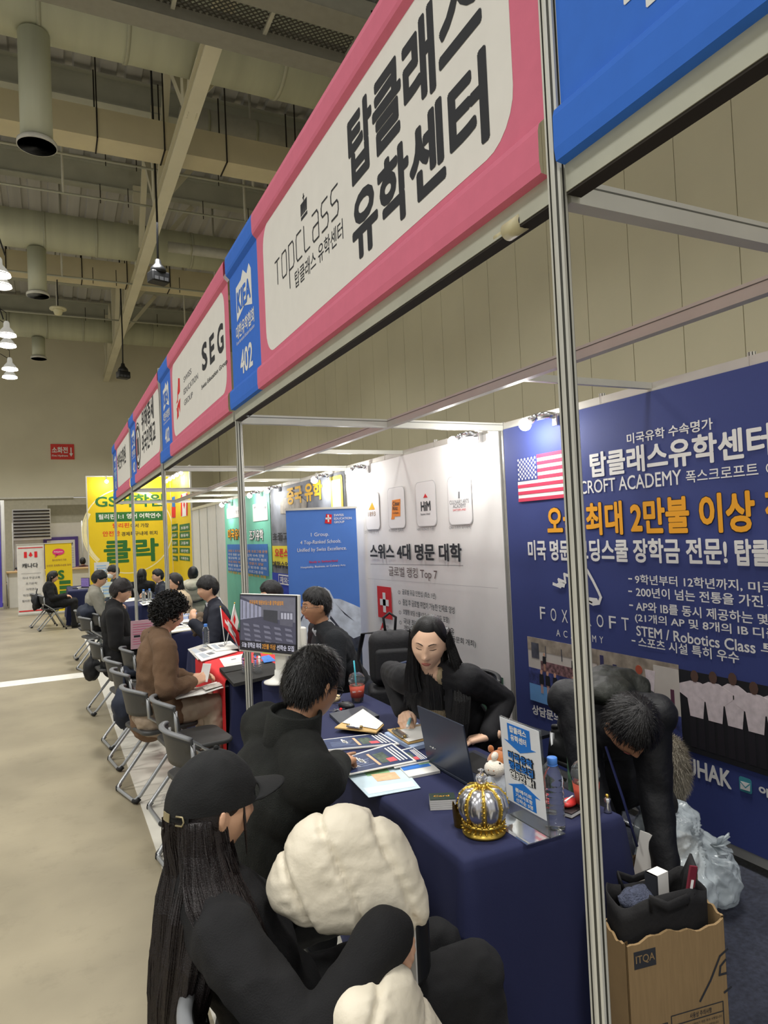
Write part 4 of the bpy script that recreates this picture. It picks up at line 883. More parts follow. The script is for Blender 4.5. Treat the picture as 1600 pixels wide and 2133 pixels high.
table(1.03, 11.42, 1.60, 12.75, 'folding table of the fourth booth', 'navy tablecloth in front of the man in the pale grey jacket')
table(.27, 16.35, .92, 18.3, 'folding table at the end of the row', 'navy tablecloth on the far table beside the woman in black')
ZT = .744
# red runner over the second table
t = thing('table_runner', 'bright red cloth runner with white emblem over the second table', 'tablecloth', (1.0, 4.80, 0))
y1 = 1.10
def rn(u, v):
    s = v * 1.36; wob = .006 * math.sin(u * 40) + .004 * math.sin(u * 23 + 1)
    if s < .62: d = 1 - s / .62; return (.040 + abs(wob) * d * 1.5 - .012 * d, u * y1, .13 + s)
    return (.046 + max(0, s - .645), u * y1, ZT + .012 + (.0 if s > .66 else -.008))
MB().grid(rn, 60, 40).build('red_cloth', redcloth, t)
fr = frame((.018, 0, 0), (0, -1, 0), (0, 0, 1))
mb = MB(); peak_emblem(fr, -.60, .36, .17, .17, inkw, t, .012)
text('SWISS', fr, -.41, .44, .19, .055, inkw, t, .01, .012); text('EDUCATION', fr, -.41, .31, .33, .055, inkw, t, .01, .012); text('GROUP', fr, -.41, .18, .21, .055, inkw, t, .01, .012)

# ================================================================ things on the nearest table
paper = mat('paper_white', '#dedcd6', .7, 0, .02); pnavy = mat('print_navy', '#27365c', .5, 0, .2, 40); 
def sheet(name, lab, cat, corners, z, m, th=.0012, group=None, curl=0):
    """a flat sheet or pad; corners in photo order, thickness th"""
    C4 = [onZ(px, py, z) for px, py in corners]; c = sum(C4, V()) / 4
    t = thing(name, lab, cat, (c.x, c.y, z - th), 0, group)
    n = 8; mb = MB(); 
    def q(u, v):
        p = C4[0].lerp(C4[1], u).lerp(C4[3].lerp(C4[2], u), v) - c; return V((p.x, p.y, th + curl * (2 * v - 1) ** 2 * .5 + curl * math.sin(u * 4) * .2 * 0))
    vs = [q(i / n, j / n) for j in range(n + 1) for i in range(n + 1)]; lo = [p - V((0, 0, th)) for p in vs]; m1 = n + 1; o = len(vs)
    fs = [(j * m1 + i, j * m1 + i + 1, (j + 1) * m1 + i + 1, (j + 1) * m1 + i) for j in range(n) for i in range(n)]
    mb.add(vs + lo, fs + [tuple(o + k for k in reversed(f)) for f in fs])
    edge = [i for i in range(n)] + [n + j * m1 for j in range(n)] + [n * m1 + n - i for i in range(n)] + [(n - j) * m1 for j in range(n)]
    mb.add(vs + lo, [(edge[k], edge[(k + 1) % len(edge)], o + edge[(k + 1) % len(edge)], o + edge[k]) for k in range(len(edge))][::1])
    mb.build('sheet', m, t)
    return t, q
def patch(t, q, u0, v0, u1, v1, m, dz=.0006, name='printed_field'):
    n = 6; vs = [q(u0 + (u1 - u0) * i / n, v0 + (v1 - v0) * j / n) + V((0, 0, dz)) for j in range(n + 1) for i in range(n + 1)]
    MB().add(vs, [(j * 7 + i, j * 7 + i + 1, (j + 1) * 7 + i + 1, (j + 1) * 7 + i) for j in range(n) for i in range(n)]).build(name, m, t)
pcream = mat('paper_cream', '#e3dccb', .7, 0, .03); ppale = mat('print_pale_blue', '#c3d6df', .6, 0, .08, 12); pgreen = mat('print_green', '#8fb98a', .6, 0, .2, 40); porange = mat('print_orange', '#e0b48c', .6, 0, .15, 40); pblue = mat('print_blue', '#2f6fc0', .6, 0, .25, 30); pred = mat('print_red', '#d05a60', .6, 0, .2, 30)
def navy_leaflet(lab, C4, z, th=.003):
    t, q = sheet('brochure', lab, 'brochure', C4, z, paper, th, 'navy school brochures')
    patch(t, q, .03, .06, .97, .95, pnavy)
    for k in range(7): patch(t, q, .30 + .02 * k, .2 + .085 * k, .33 + .02 * k + .0, .5 + .05 * k, paper, .0011, 'printed_line') if k < 3 else patch(t, q, .12, .12 + .1 * k, .45 - .03 * (k % 3), .14 + .1 * k, mat('print_lines', '#93a0bb', .6), .0011, 'printed_line')
    patch(t, q, .55, .28, .72, .8, mat('print_photo', '#4d5a4e', .6, 0, .5, 60), .0011, 'printed_photo'); patch(t, q, .66, .62, .78, .82, pred, .0014, 'printed_photo'); patch(t, q, .48, .2, .52, .85, porange, .0014, 'printed_line')
    for k in range(3): patch(t, q, .80 + .05 * k, .15, .825 + .05 * k, .85, paper, .0011, 'printed_line')
    return t, q
t, q = sheet('map_leaflet', 'pale map leaflet in green and orange hanging past the table edge', 'leaflet', ((705, 1596), (830, 1586), (876, 1641), (768, 1661)), ZT + .004, ppale, .0015)
patch(t, q, .30, .02, .72, .42, pgreen); patch(t, q, .38, .38, .80, .62, porange, .0007); patch(t, q, .05, .75, .95, .93, mat('print_paleblue2', '#d4e2e8', .6), .0006)
t, q = sheet('booklet', 'blue and white booklet peeking out beside the laptop', 'booklet', ((829, 1595), (893, 1584), (917, 1605), (852, 1618)), ZT + .010, paper, .010)
patch(t, q, .02, .03, .9, .5, pblue); patch(t, q, .6, .03, .97, .25, pgreen, .001)
t, q = navy_leaflet('navy brochure lying lowest, its corner beside the laptop', ((800, 1570), (860, 1556), (898, 1584), (822, 1599)), ZT + .016, .004)
t, q = navy_leaflet('navy brochure farther from the pointing hand, beside the clipboards', ((667, 1541), (793, 1526), (832, 1549), (676, 1563)), ZT + .008, .006)
t, q = navy_leaflet('navy brochure the pointing hand rests on', ((692, 1585), (817, 1547), (868, 1585), (728, 1613)), ZT + .022, .004)
text('FA', frame(q(.13, .75) + V((0, 0, .002)), (q(.3, .6) - q(.1, .6)), V((0, 0, 1)).cross(q(.3, .6) - q(.1, .6))), 0, 0, .035, .035, paper, t, .04, .0)
def clipboard(lab, C4, z, boardm, clipuv, a=.0):
    t, q = sheet('clipboard', lab, 'clipboard', C4, z, boardm, .006, 'clipboards with white paper')
    (u0, v0, u1, v1) = clipuv
    patch(t, q, .03, .0 if v0 > .5 else .2, .97, .78 if v0 > .5 else .98, paper, .004, 'paper_sheet')
    A = q(u0, v0) + V((0, 0, .008)); B = q(u1, v1) + V((0, 0, .008)); d = (B - A); side = d.cross(V((0, 0, 1))).normalized() * .018
    mb = MB(); mb.add([A - side, B - side, B + side, A + side, A - side + V((0, 0, .006)), B - side + V((0, 0, .006)), B + side * .6 + V((0, 0, .008)), A + side * .6 + V((0, 0, .008))], [(0, 3, 2, 1), (4, 5, 6, 7), (0, 1, 5, 4), (1, 2, 6, 5), (2, 3, 7, 6), (3, 0, 4, 7)])
    mb.build('metal_clip', chrome, t); mb = MB()
    for p in (A, B): mb.lathe([(.007, 0), (.009, .006), (.007, .012)], 10, c=tuple(p + V((0, 0, -.002))))
    mb.build('clip_ring', mat('brass_dark', '#8a7648', .35, .7), t); return t, q
wood = mat('clipboard_wood', '#c9a566', .5, 0, .1, 30, stretch=(1, 12, 1))
t, q = clipboard('wooden clipboard with blank sheet beside the closed black tablet', ((755, 1477), (800, 1509), (784, 1525), (697, 1515)), ZT + .026, wood, (.62, .93, .3, .93))
t, q = sheet('paper_stack', 'stack of white and blue sheets under the second clipboard', 'paper stack', ((801, 1526), (870, 1505), (905, 1545), (858, 1557)), ZT + .018, mat('paper_blue', '#9fb1d0', .7, 0, .1), .017)
t, q = clipboard('wooden clipboard on the pile of sheets in front of the woman', ((807, 1519), (880, 1507), (905, 1535), (850, 1548)), ZT + .027, wood, (.08, .25, .08, .75))
for k, dx in enumerate((0, 3, 1)):
    t, q = sheet('paper_stack', ('thick stack of white sheets behind the laptop lid, bottom bundle', 'middle bundle of white sheets stacked behind the laptop lid', 'top bundle of white sheets stacked behind the laptop lid')[k], 'paper stack', ((880, 1512), (921, 1500), (968 + dx, 1527), (930, 1545)), ZT + .012 + .013 * k, paper, .012, 'white sheets behind the laptop')
# closed black tablet case, phone, mouse, key bunch, tape
t, q = sheet('tablet_case', 'closed dark tablet case beneath the wooden clipboard', 'tablet', ((686, 1486), (755, 1470), (790, 1490), (712, 1510)), ZT + .016, mat('case_grey', '#3b3e45', .5, 0, .08, 30), .014)
p = onZ(722, 1475, ZT); t = thing('computer_mouse', 'black computer mouse beside the iced drink', 'mouse', (p.x, p.y, ZT), .5)
MB().ball((0, 0, .014), (.032, .055, .022), 16).build('mouse_body', blackp, t); MB().tube([(0, .05, .02), (.04, .12, .004), (.0, .2, .004)], .002, 5).build('cable', blackp, t); MB().ball((0, .025, .034), (.004, .009, .004), 8).build('scroll_wheel', rubber, t)
p = onZ(688, 1459, ZT); t = thing('tape_roll', 'roll of beige tape lying behind the mouse', 'tape roll', (p.x, p.y, ZT))
MB().lathe([(.038, 0), (.06, 0), (.06, .024), (.038, .024), (.038, 0)], 24, cap=False).build('tape_band', mat('tape_beige', '#cdb98c', .5), t)
p = onZ(702, 1481, ZT); t = thing('key_bunch', 'small bunch of keys and a red charm in front of the mouse', 'keys', (p.x, p.y, ZT))
for k in range(5): MB().box((-.004, 0, .001 + .002 * k), (.004, .045, .003 + .002 * k), X=Tm((.0, 0, 0), k * 1.1)).build('key', chrome, t)
MB().ball((.02, -.01, .008), .009, 10).build('red_charm', inkred, t)
# iced drinks
clear = mat('clear_plastic', '#f2f6f6', .06, 0, 0, trans=.96, ior=1.2); tea = mat('orange_tea', '#b96a35', .15, 0, .1, trans=.25); sleeve = mat('sleeve_red', '#c2503c', .6, 0, .05); straw = mat('straw_teal', '#3fb3c4', .3)
def drink(x, y, lab, liquid, dome=True, strawm=straw, h=1.0, sl=True, ice=True):
    t = thing('iced_drink_cup', lab, 'drink', (x, y, ZT), 0, 'iced drinks in clear cups')
    MB().lathe([(.031, 0), (.033, .004), (.046, .118 * h), (.0475, .122 * h), (.046, .122 * h), (.0445, .118 * h), (.0315, .006), (.001, .005)], 24, cap=False).build('cup', clear, t)
    MB().lathe([(.001, .007), (.0305, .007), (.041, .085 * h), (.001, .085 * h)], 20, cap=False).build('iced_tea', liquid, t)
    if sl: MB().lathe([(.0365, .03), (.0445, .098 * h), (.0455, .098 * h), (.0375, .03), (.0365, .03)], 24, cap=False).build('paper_sleeve', sleeve, t)
    if dome: MB().lathe([(.0485, .119 * h), (.05, .124 * h), (.0485, .13 * h), (.045, .145 * h), (.036, .16 * h), (.02, .17 * h), (.012, .172 * h)], 24, cap=False).build('dome_lid', clear, t)
    MB().tube([(.0, 0, .03), (-.012, .0, .24 * h)], .0045, 8).build('drinking_straw', strawm, t)
    if ice:
        for k in range(3): MB().cbox((.018 * math.cos(2.1 * k), .018 * math.sin(2.1 * k), .088 * h), (.02, .02, .02), 0, None).build('ice_cube', mat('ice', '#e9d8c4', .1, 0, 0, trans=.6), t, bevel=.004)
    return t
p = onZ(745, 1462, ZT)
d = drink(p.x, p.y, 'iced drink with teal straw and red sleeve near the woman in the blazer', mat('peach_tea', '#d58a4e', .15, 0, .1, trans=.2))
text('NN', frame(V((0, 0, 0)), V((.93, -.37, 0)), V((0, 0, 1))), -.028, .062, .018, .011, inkw, d, .04, .0415); text('Coffee', frame(V((0, 0, 0)), V((.93, -.37, 0)), V((0, 0, 1))), -.006, .066, .03, .008, inkw, d, .0, .0415)
p = onZ(1222, 1695, ZT); drink(1.615, 1.86, 'iced drink with clear dome lid standing behind the nearest post', tea, strawm=clear)
# water bottles
water = mat('bottle_clear', '#eef3f5', .04, 0, 0, trans=.97, ior=1.3); capb = mat('cap_blue', '#4f86d6', .4)
def bottle(x, y, lab, z=ZT, cap=capb, s=1.0):
    t = thing('water_bottle', lab, 'water bottle', (x, y, z), 0, 'clear plastic water bottles')
    pr = [(.026, 0), (.032, .004), (.0325, .02)]
    for k in range(7): zz_ = .03 + k * .017; pr += [(.0325, zz_), (.0295, zz_ + .006), (.0325, zz_ + .012)]
    pr += [(.0325, .155), (.029, .175), (.018, .198), (.0135, .206), (.0135, .215)]
    MB().lathe([(r_ * s, z_ * s) for r_, z_ in pr], 24).build('bottle_body', water, t)
    MB().lathe([(.015 * s, .205 * s), (.0165 * s, .207 * s), (.0165 * s, .226 * s), (.015 * s, .228 * s)], 20).build('screw_cap', cap, t)
    MB().lathe([(.015 * s, .200 * s), (.017 * s, .202 * s), (.017 * s, .204 * s), (.015 * s, .205 * s)], 20).build('cap_ring', cap, t); return t
bottle(1.437, 1.81, 'water bottle with blue cap beside the acrylic sign')
bottle(1.185, 4.775, 'water bottle at the table corner, farther from the monitor foot', s=.92); bottle(1.262, 4.765, 'water bottle at the table corner, closer to the monitor foot', s=.92)
bottle(1.225, 6.62 - .25, 'capped water bottle next to the small flags', s=.95)
# acrylic sign holder
t = thing('sign_holder', 'clear acrylic sign holder with a blue arrow notice beside the water bottle', 'sign holder', (1.375, 1.76, ZT), 0)
acr = mat('acrylic', '#eef2f2', .03, 0, 0, trans=.95, ior=1.3)
lean = -.05
X = M.Rotation(lean, 4, 'Y')
MB().box((-.004, 0, .0), (-.002, .216, .338), X=X).box((.001, 0, .0), (.003, .216, .338), X=X).build('acrylic_face', acr, t)
MB().box((-.0052, .003, .055), (-.0042, .213, .336), X=X).build('notice_sheet', mat('notice_white', '#e4e6e8', .6), t)
MB().add([(-.004, 0, .0), (-.004, .216, 0), (-.09, .216, .0), (-.09, 0, .0), (-.004, 0, .003), (-.004, .216, .003), (-.09, .216, .003), (-.09, 0, .003)], [(0, 1, 2, 3), (4, 7, 6, 5), (0, 4, 5, 1), (1, 5, 6, 2), (2, 6, 7, 3), (3, 7, 4, 0)]).box((.003, 0, 0), (.06, .216, .003)).build('acrylic_base', acr, t)
fs = frame(X @ V((-.0055, .216, 0)), V((0, -1, 0)), X.to_3x3() @ V((0, 0, 1)))
arrow = mat('arrow_blue', '#2277cf', .6)
shape(fs, [[(.045, .325), (.165, .325), (.165, .265), (.19, .265), (.105, .238), (.02, .265), (.045, .265)], [(.045, .062), (.165, .062), (.165, .112), (.19, .112), (.105, .138), (.02, .112), (.045, .112)]], .001, arrow, t, 'blue_arrow')
text('탑클래스', fs, .058, .298, .09, .022, inkw, t, .06, .002); text('유학센터', fs, .06, .270, .085, .022, inkw, t, .06, .002)
for k, (s_, m_) in enumerate((('미국유학', arrow), ('명문보딩', arrow), ('연3만불!', inkw))):
    text(s_, fs, .036, .203 - k * .031, .138, .031, ink, t, .13, .0015); text(s_, fs, .041, .206 - k * .031, .128, .025, m_, t, .05, .0040)
for k, s_ in enumerate(('룸메이트', '기숙사포함', '선착순 5명')): text(s_, fs, .06, .100 - k * .017, .09, .014, inkw, t, .05, .002)
# silver and gold crown ornament
silver = mat('crown_silver', '#c3c3c8', .22, .9, .08, 20); gold = mat('crown_gold', '#cfae4e', .28, .85, .1, 60); glass = mat('crystal', '#f4f4f4', .05, 0, 0, trans=.9)
t = thing('crown_ornament', 'silver and gold crown ornament with a crystal tip on the table end', 'ornament', (1.225, 1.905, ZT), .25)
mb = MB()
mb.lathe([(.05, .035), (.066, .045), (.08, .07), (.085, .095), (.078, .122), (.055, .143), (.03, .146), (.012, .14)], 64, fn=lambda q_, z_: 1 - .17 * (1 - abs(math.sin(4 * q_)) ** .6) * (1 if z_ > .03 else 0))
mb.build('silver_dome', silver, t)
for k in range(8):
    q_ = PI * k / 4; pts = [(.062, .042), (.073, .07), (.0775, .095), (.071, .12), (.05, .141), (.026, .147), (.01, .15)]
    mb = MB(); mb.tube([(r_ * math.cos(q_), r_ * math.sin(q_), z_) for r_, z_ in pts], .007, 8, flat=.5)
    for j in range(9): a = j / 8 * 5; i = int(a) if a < 5 else 4; f_ = a - i; r_ = pts[i][0] * (1 - f_) + pts[i + 1][0] * f_; z_ = pts[i][1] * (1 - f_) + pts[i + 1][1] * f_; mb.ball(((r_ + .005) * math.cos(q_), (r_ + .005) * math.sin(q_), z_ + .001), .0038, 8)
    mb.build('gold_rib', gold, t)
mb = MB(); mb.lathe([(.055, 0), (.069, .002), (.07, .009), (.064, .012), (.064, .03), (.069, .033), (.069, .038), (.06, .042)], 48); mb.build('gold_base_band', gold, t)
mb = MB()
for k in range(22): q_ = 2 * PI * k / 22; mb.lathe([(.006, 0), (.001, .012)], 6, X=Tm((.063 * math.cos(q_), .063 * math.sin(q_), .021), q_, 0, PI / 2)); mb.ball((.067 * math.cos(q_ + .1), .067 * math.sin(q_ + .1), .041), .0045, 8)
mb.build('gold_studs', gold, t)
mb = MB()
for k in range(9): q_ = 2 * PI * k / 9; mb.ball((.02 * math.cos(q_), .02 * math.sin(q_), .152), .0065, 8)
mb.lathe([(.024, .145), (.014, .155), (.008, .16)], 16); mb.build('gold_collar', gold, t)
mb = MB(); mb.ball((0, 0, .172), (.02, .02, .018), 14); mb.lathe([(.006, .187), (.003, .195), (.012, .2), (.001, .205)], 10); mb.build('crystal_tip', glass, t)
t = thing('paper_crown', 'small dark gold paper crown beside the card stack', 'crown', (1.195, 1.985, ZT))
mb = MB(); n = 40; vs = []
for k in range(n):
    q_ = 2 * PI * k / n; top = .045 + .03 * abs(math.sin(q_ * 3.5)) ** .6; vs += [(.028 * math.cos(q_), .028 * math.sin(q_), 0), (.032 * math.cos(q_), .032 * math.sin(q_), top)]
mb.add(vs, [(2 * k, 2 * ((k + 1) % n), 2 * ((k + 1) % n) + 1, 2 * k + 1) for k in range(n)]); mb.build('crown_band', mat('dark_gold', '#6e5622', .3, .8, .2, 80), t, solid=.001)
p = onZ(922, 1680, ZT); t = thing('card_stack', 'small stack of dark green cards beside the paper crown', 'cards', (p.x, p.y, ZT), -.45)
for k in range(5): MB().box((-.045, -.03, .007 * k), (.045, .03, .007 * k + .006)).build('card_pack', paper, t)
MB().box((-.045, -.03, .035), (.045, .03, .0365)).build('top_card', mat('card_green', '#25342c', .5, 0, .1), t); text('Card', frame((0, 0, .0372), (1, 0, 0), (0, 1, 0)), -.03, -.005, .055, .012, inkgold, t, .0, .0)
p = onZ(1193, 1692, ZT)
t = thing('small_book', 'small dark book with white page edges beside the water bottle', 'book', (p.x, p.y + .01, ZT), .3)
MB().box((-.05, -.035, .002), (.05, .035, .014)).build('page_block', paper, t); MB().box((-.052, -.037, .014), (.052, .037, .017)).box((-.052, -.037, 0), (.052, .037, .002)).build('book_cover', mat('book_dark', '#2c2424', .5), t)
t = thing('red_pouch', 'small red pouch lying on the dark book', 'pouch', (p.x, p.y + .015, ZT + .017), .4); MB().ball((0, 0, .012), (.04, .025, .012), 14).build('pouch_body', mat('pouch_red', '#c8322f', .4), t); MB().box((-.03, -.003, .02), (.03, .003, .026)).build('zip_strip', inkw, t)
t = thing('metal_trinket', 'shiny little metal trinket beside the iced drink', 'trinket', (1.665, 1.815, ZT)); MB().lathe([(.012, 0), (.014, .004), (.008, .03), (.012, .045), (.004, .05)], 12).build('trinket_body', chrome, t); MB().ball((0, 0, .055), .007, 8).build('trinket_top', gold, t)
# laptop seen from behind
t = thing('laptop', 'open dark laptop whose lid back shows, in front of the woman in the blazer', 'laptop', (1.39, 2.215, ZT), math.radians(90))
lapm = mat('laptop_navy', '#3a4150', .32, .35, .04, 40)
MB().box((.0, -.24, .002), (.36, -.0, .016)).build('keyboard_base', lapm, t, bevel=.004)
MB().box((.0, -.006, .0), (.36, .0, .235), X=Tm((0, .0, .016), 0, math.radians(-9))).build('screen_lid', lapm, t, bevel=.003)
MB().box((.006, -.0075, .008), (.354, -.006, .228), X=Tm((0, .0, .016), 0, math.radians(-9))).build('display', blackp, t)
MB().box((.03, -.21, .016), (.33, -.08, .0175)).build('keyboard', rubber, t); MB().box((.13, -.235, .016), (.23, -.165, .0168)).build('touchpad', mat('pad', '#2b2f38', .4), t)
for x in (.26, .275, .292, .30): MB().ball((x, .0025, .075), .0022 if x != .275 else .0045, 8, X=Tm((0, 0, .016), 0, math.radians(-9))).build('lid_mark', inkw, t)
# plush horse
t = thing('plush_horse', 'small plush horse with cream muzzle and brown head in a white outfit', 'plush toy', (1.42, 2.09, ZT), math.radians(122))
plw = mat('plush_cream', '#e6ddcd', .95, 0, .05, 60, .4, 300, sheen=.5); plb = mat('plush_brown', '#b06a35', .95, 0, .12, 60, .4, 300, sheen=.5); plo = mat('plush_outfit', '#dadfe6', .95, 0, .05, 60, .4, 300)
MB().ball((0, 0, .05), (.045, .04, .052), 18).build('body', plo, t)
for s in (-1, 1): MB().caps((s * .035, .005, .065), (s * .055, .03, .05), .017, .014).build('arm', plo, t); MB().caps((s * .022, .02, .02), (s * .03, .06, .016), .018, .016).build('leg', plo, t)
mb = MB(); mb.ball((0, -.002, .135), (.042, .045, .042), 20); mb.build('head', plb, t)
MB().ball((0, .035, .125), (.038, .036, .03), 20).build('muzzle', plw, t)
MB().ball((0, .03, .165), (.012, .02, .016), 12).build('blaze', plw, t)
for s in (-1, 1): MB().ball((s * .03, -.005, .178), (.012, .007, .014), 12).build('ear', plb, t); MB().ball((s * .022, .042, .146), .005, 8).build('eye', rubber, t); MB().ball((s * .01, .069, .128), .0025, 6).build('nostril', plb, t)
MB().tube([(-.014, .066, .113), (0, .069, .110), (.014, .066, .113)], .0012, 5).build('smile', rubber, t)
mb = MB(); R = random.Random(3)
for k in range(26): a = Tm((R.uniform(-.014, .014), -.012 - .0018 * k, .178 - .0025 * k)); mb.ball((0, 0, 0), (.007, .008, .01), 8, X=a)
mb.build('mane', plb, t)
# monitor on a riser
t = thing('draped_riser', 'low riser block under a navy cloth at the table end carrying the monitor', 'riser', (1.17, 3.84, ZT), math.radians(-63))
MB().box((-.095, -.09, 0), (.095, .09, .160)).build('riser_block', navycloth, t, bevel=.012); MB().box((-.097, -.092, .1), (.097, .092, .165)).build('cloth_cover', navycloth, t, bevel=.014)
a = V((.955, 4.0)); b_ = V((1.172, 3.585)); d = (b_ - a).normalized()
t = thing('monitor', 'white-framed monitor showing a grey classroom, before the second post', 'monitor', (a.x, a.y, 1.068), math.atan2(d.y, d.x))
W_, H_ = (b_ - a).length, .335; tilt = math.radians(-3)
X = Tm((0, 0, 0), 0, tilt)
MB().box((0, .006, 0), (W_, .03, H_), X=X).build('monitor_shell', mat('monitor_white', '#dcdad2', .4), t, bevel=.006)
MB().box((.006, 0, .012), (W_ - .006, .007, H_ - .004), X=X).build('black_bezel', blackp, t)
fr = frame(X @ V((0, -.001, 0)), (1, 0, 0), X.to_3x3() @ V((0, 0, 1)))
scr = lambda n_, c_, e=.75: mat(n_, c_, .4, 0, .12, 30, emit=e)
panel(fr, .012, .018, W_ - .012, H_ - .010, .0003, scr('screen_grey', '#3a3a48'), t, 'screen_picture')
def sp(pts, m, off=.0012, nm='screen_area'): shape(fr, [[(p[0] * W_, p[1] * H_) for p in P] for P in pts], off, m, t, nm)
sp([[(.03, .9), (.4, .78), (.4, .62), (.03, .55)]], scr('screen_window', '#77788a')); sp([[(.4, .62), (.97, .55), (.97, .95), (.03, .95), (.4, .8)]], scr('screen_wall', '#55555f'), .001)
sp([[(.44, .74), (.68, .73), (.68, .52), (.44, .57)]], scr('screen_board', '#2f3036'), .0016); sp([[(.72, .73), (.94, .72), (.93, .48), (.72, .5)]], scr('screen_cabinet', '#484853'), .0016)
for k in range(4): sp([[(.74 + .05 * k, .7), (.775 + .05 * k, .7), (.775 + .05 * k, .6), (.74 + .05 * k, .6)]], scr('screen_paper', '#8c8c98'), .002, 'screen_detail')
for rw in range(4):
    for cl in range(5): x = .08 + cl * .18 + rw * .01; z_ = .5 - rw * .085 - cl * .012; sp([[(x, z_), (x + .1, z_ - .012), (x + .12, z_ - .055), (x + .01, z_ - .04)]], scr('screen_desk', '#6e6e7c' if (rw + cl) % 2 else '#5a5a68'), .002, 'screen_desk')
for k in range(5): sp([[(.06 + .07 * k, .88 - .02 * k), (.07 + .07 * k, .88 - .02 * k), (.07 + .07 * k, .57 + .01 * k), (.06 + .07 * k, .57 + .01 * k)]], scr('screen_board', '#2f3036'), .0018, 'screen_detail')
sp([[(.02, .05), (.98, .05), (.98, .2), (.02, .2)]], scr('screen_dark', '#14141c'), .0022)
text('미국유학 명문보딩스쿨 장학설명회', fr, W_ * .2, H_ * .82, W_ * .58, H_ * .075, scr('screen_gold', '#a8722a'), t, .04, .003)
text('오늘 장학금 최대', fr, W_ * .06, H_ * .085, W_ * .34, H_ * .09, scr('screen_text', '#a9a9b8'), t, .02, .003); text('2만불 이상', fr, W_ * .42, H_ * .085, W_ * .23, H_ * .09, scr('screen_gold', '#a8722a'), t, .03, .003); text('선착순 모집', fr, W_ * .67, H_ * .085, W_ * .28, H_ * .09, scr('screen_text', '#a9a9b8'), t, .02, .003)
MB().box((W_ * .42, -.001, .002), (W_ * .58, .0, .009)).build('yellow_sticker', mat('sticker_yellow', '#c9cc3a', .5), t)
MB().box((W_ * .55, .03, -.10), (W_ * .75, .055, .2)).build('stand_neck', mat('monitor_white', '#dcdad2', .4), t, bevel=.01)
MB().lathe([(.09, -.160), (.09, -.152), (.06, -.142), (.03, -.12), (.028, -.09)], 24, c=(W_ * .6, .045, 0)).build('stand_foot', mat('monitor_white', '#dcdad2', .4), t)
MB().box((W_ - .03, .03, .02), (W_ + .03, .055, .16)).build('rear_grip', mat('monitor_white', '#dcdad2', .4), t, bevel=.012)
# ================================================================ things on the second table
t, q = sheet('laptop_sleeve', 'black felt laptop sleeve lying on the red runner beside the bottles', 'laptop sleeve', ((457, 1392), (560, 1375), (600, 1398), (487, 1424)), ZT + .040, mat('felt_black', '#2b2a28', .9, 0, .15, 80, .3, 300), .022)
patch(t, q, .0, .0, .45, .35, mat('felt_flap', '#232220', .9, 0, .15, 80), .004, 'sleeve_flap')
for k, (C4, lab, m_) in enumerate(((((457, 1372), (505, 1362), (520, 1376), (466, 1387)), 'white envelope with small print on the red runner', paper), (((466, 1387), (512, 1377), (520, 1388), (477, 1397)), 'small white and teal card next to the envelope', paper))):
    t, q = sheet('envelope' if k == 0 else 'picture_card', lab, 'envelope' if k == 0 else 'card', C4, ZT + .016, m_, .002)
    patch(t, q, .4 if k == 0 else .15, .4, .6 if k == 0 else .5, .5 if k == 0 else .9, inkgrey if k == 0 else mat('print_teal', '#5c8f9c', .6), .0008)
for k, (C4, lab, m_) in enumerate(((((391, 1352), (428, 1340), (475, 1350), (412, 1374)), 'pale brochure stack overhanging the corner of the second table', mat('print_grey', '#b5b1a9', .6, 0, .3, 50)), (((405, 1362), (450, 1350), (495, 1356), (420, 1377)), 'open white magazine lying across the second table corner', paper), (((430, 1342), (480, 1335), (498, 1350), (450, 1356)), 'white sheet lying behind the open magazine', paper))):
    t, q = sheet('magazine', lab, 'magazine', C4, ZT + .018 + .008 * k, m_, .006, 'papers on the second table')
    patch(t, q, .35, .3, .55, .6, inkgrey, .0008); patch(t, q, .6, .2, .9, .3, mat('print_pale', '#a6acb4', .6), .0008); patch(t, q, .1, .15, .3, .8, mat('print_pale', '#a6acb4', .6), .0008)
t, q = sheet('blue_leaflet', 'blue folded leaflet lying by the black sleeve', 'leaflet', ((543, 1368), (560, 1364), (575, 1376), (550, 1380)), ZT + .05, pblue, .004)
# table flags
t = thing('flag_stand', 'small table stand holding two paper flags, red one and white one', 'flag stand', (1.35, 6.17, ZT + .04), 0)
MB().lathe([(.04, -.038), (.04, -.03), (.012, -.02), (.008, .0)], 16).build('stand_base', chrome, t)
def paperflag(a, b, hoist, fly, m, emblem):
    a = V(a); b = V(b)
    MB().tube([a, b], .004, 6).build('flag_pole', inkw, t); MB().ball(tuple(b), .008, 8).build('pole_knob', gold, t)
    up = (b - a).normalized(); f_ = V(fly).normalized(); L_ = V(fly).length
    fn = lambda u, v: b - up * (.01 + hoist * (1 - v)) + f_ * (u * L_) + V((0, .02 * math.sin(u * 3), -.05 * u * u)) + V((0, 0, 0))
    MB().grid(fn, 12, 8).build('flag_cloth', m, t)
    n_ = f_.cross(up).normalized()
    if n_.y > 0: n_ = -n_
    mb = MB()
    for (u0, v0, u1, v1) in (((.38, .2, .62, .8), (.2, .4, .8, .6)) if emblem else ((.35, .35, .65, .7),)):
        vs = [fn(u0 + (u1 - u0) * i / 4, v0 + (v1 - v0) * j / 4) + n_ * .002 for j in range(5) for i in range(5)]
        mb.add(vs, [(j * 5 + i, j * 5 + i + 1, (j + 1) * 5 + i + 1, (j + 1) * 5 + i) for j in range(4) for i in range(4)])
    mb.build('white_cross' if emblem else 'red_emblem', inkw if emblem else inkred, t)
paperflag((0, 0, 0), (-.03, -.01, .34), .16, (.14, -.06, -.18), redcloth, True)
paperflag((.01, 0, 0), (.10, 0, .36), .15, (.03, -.02, -.11), paper, False)
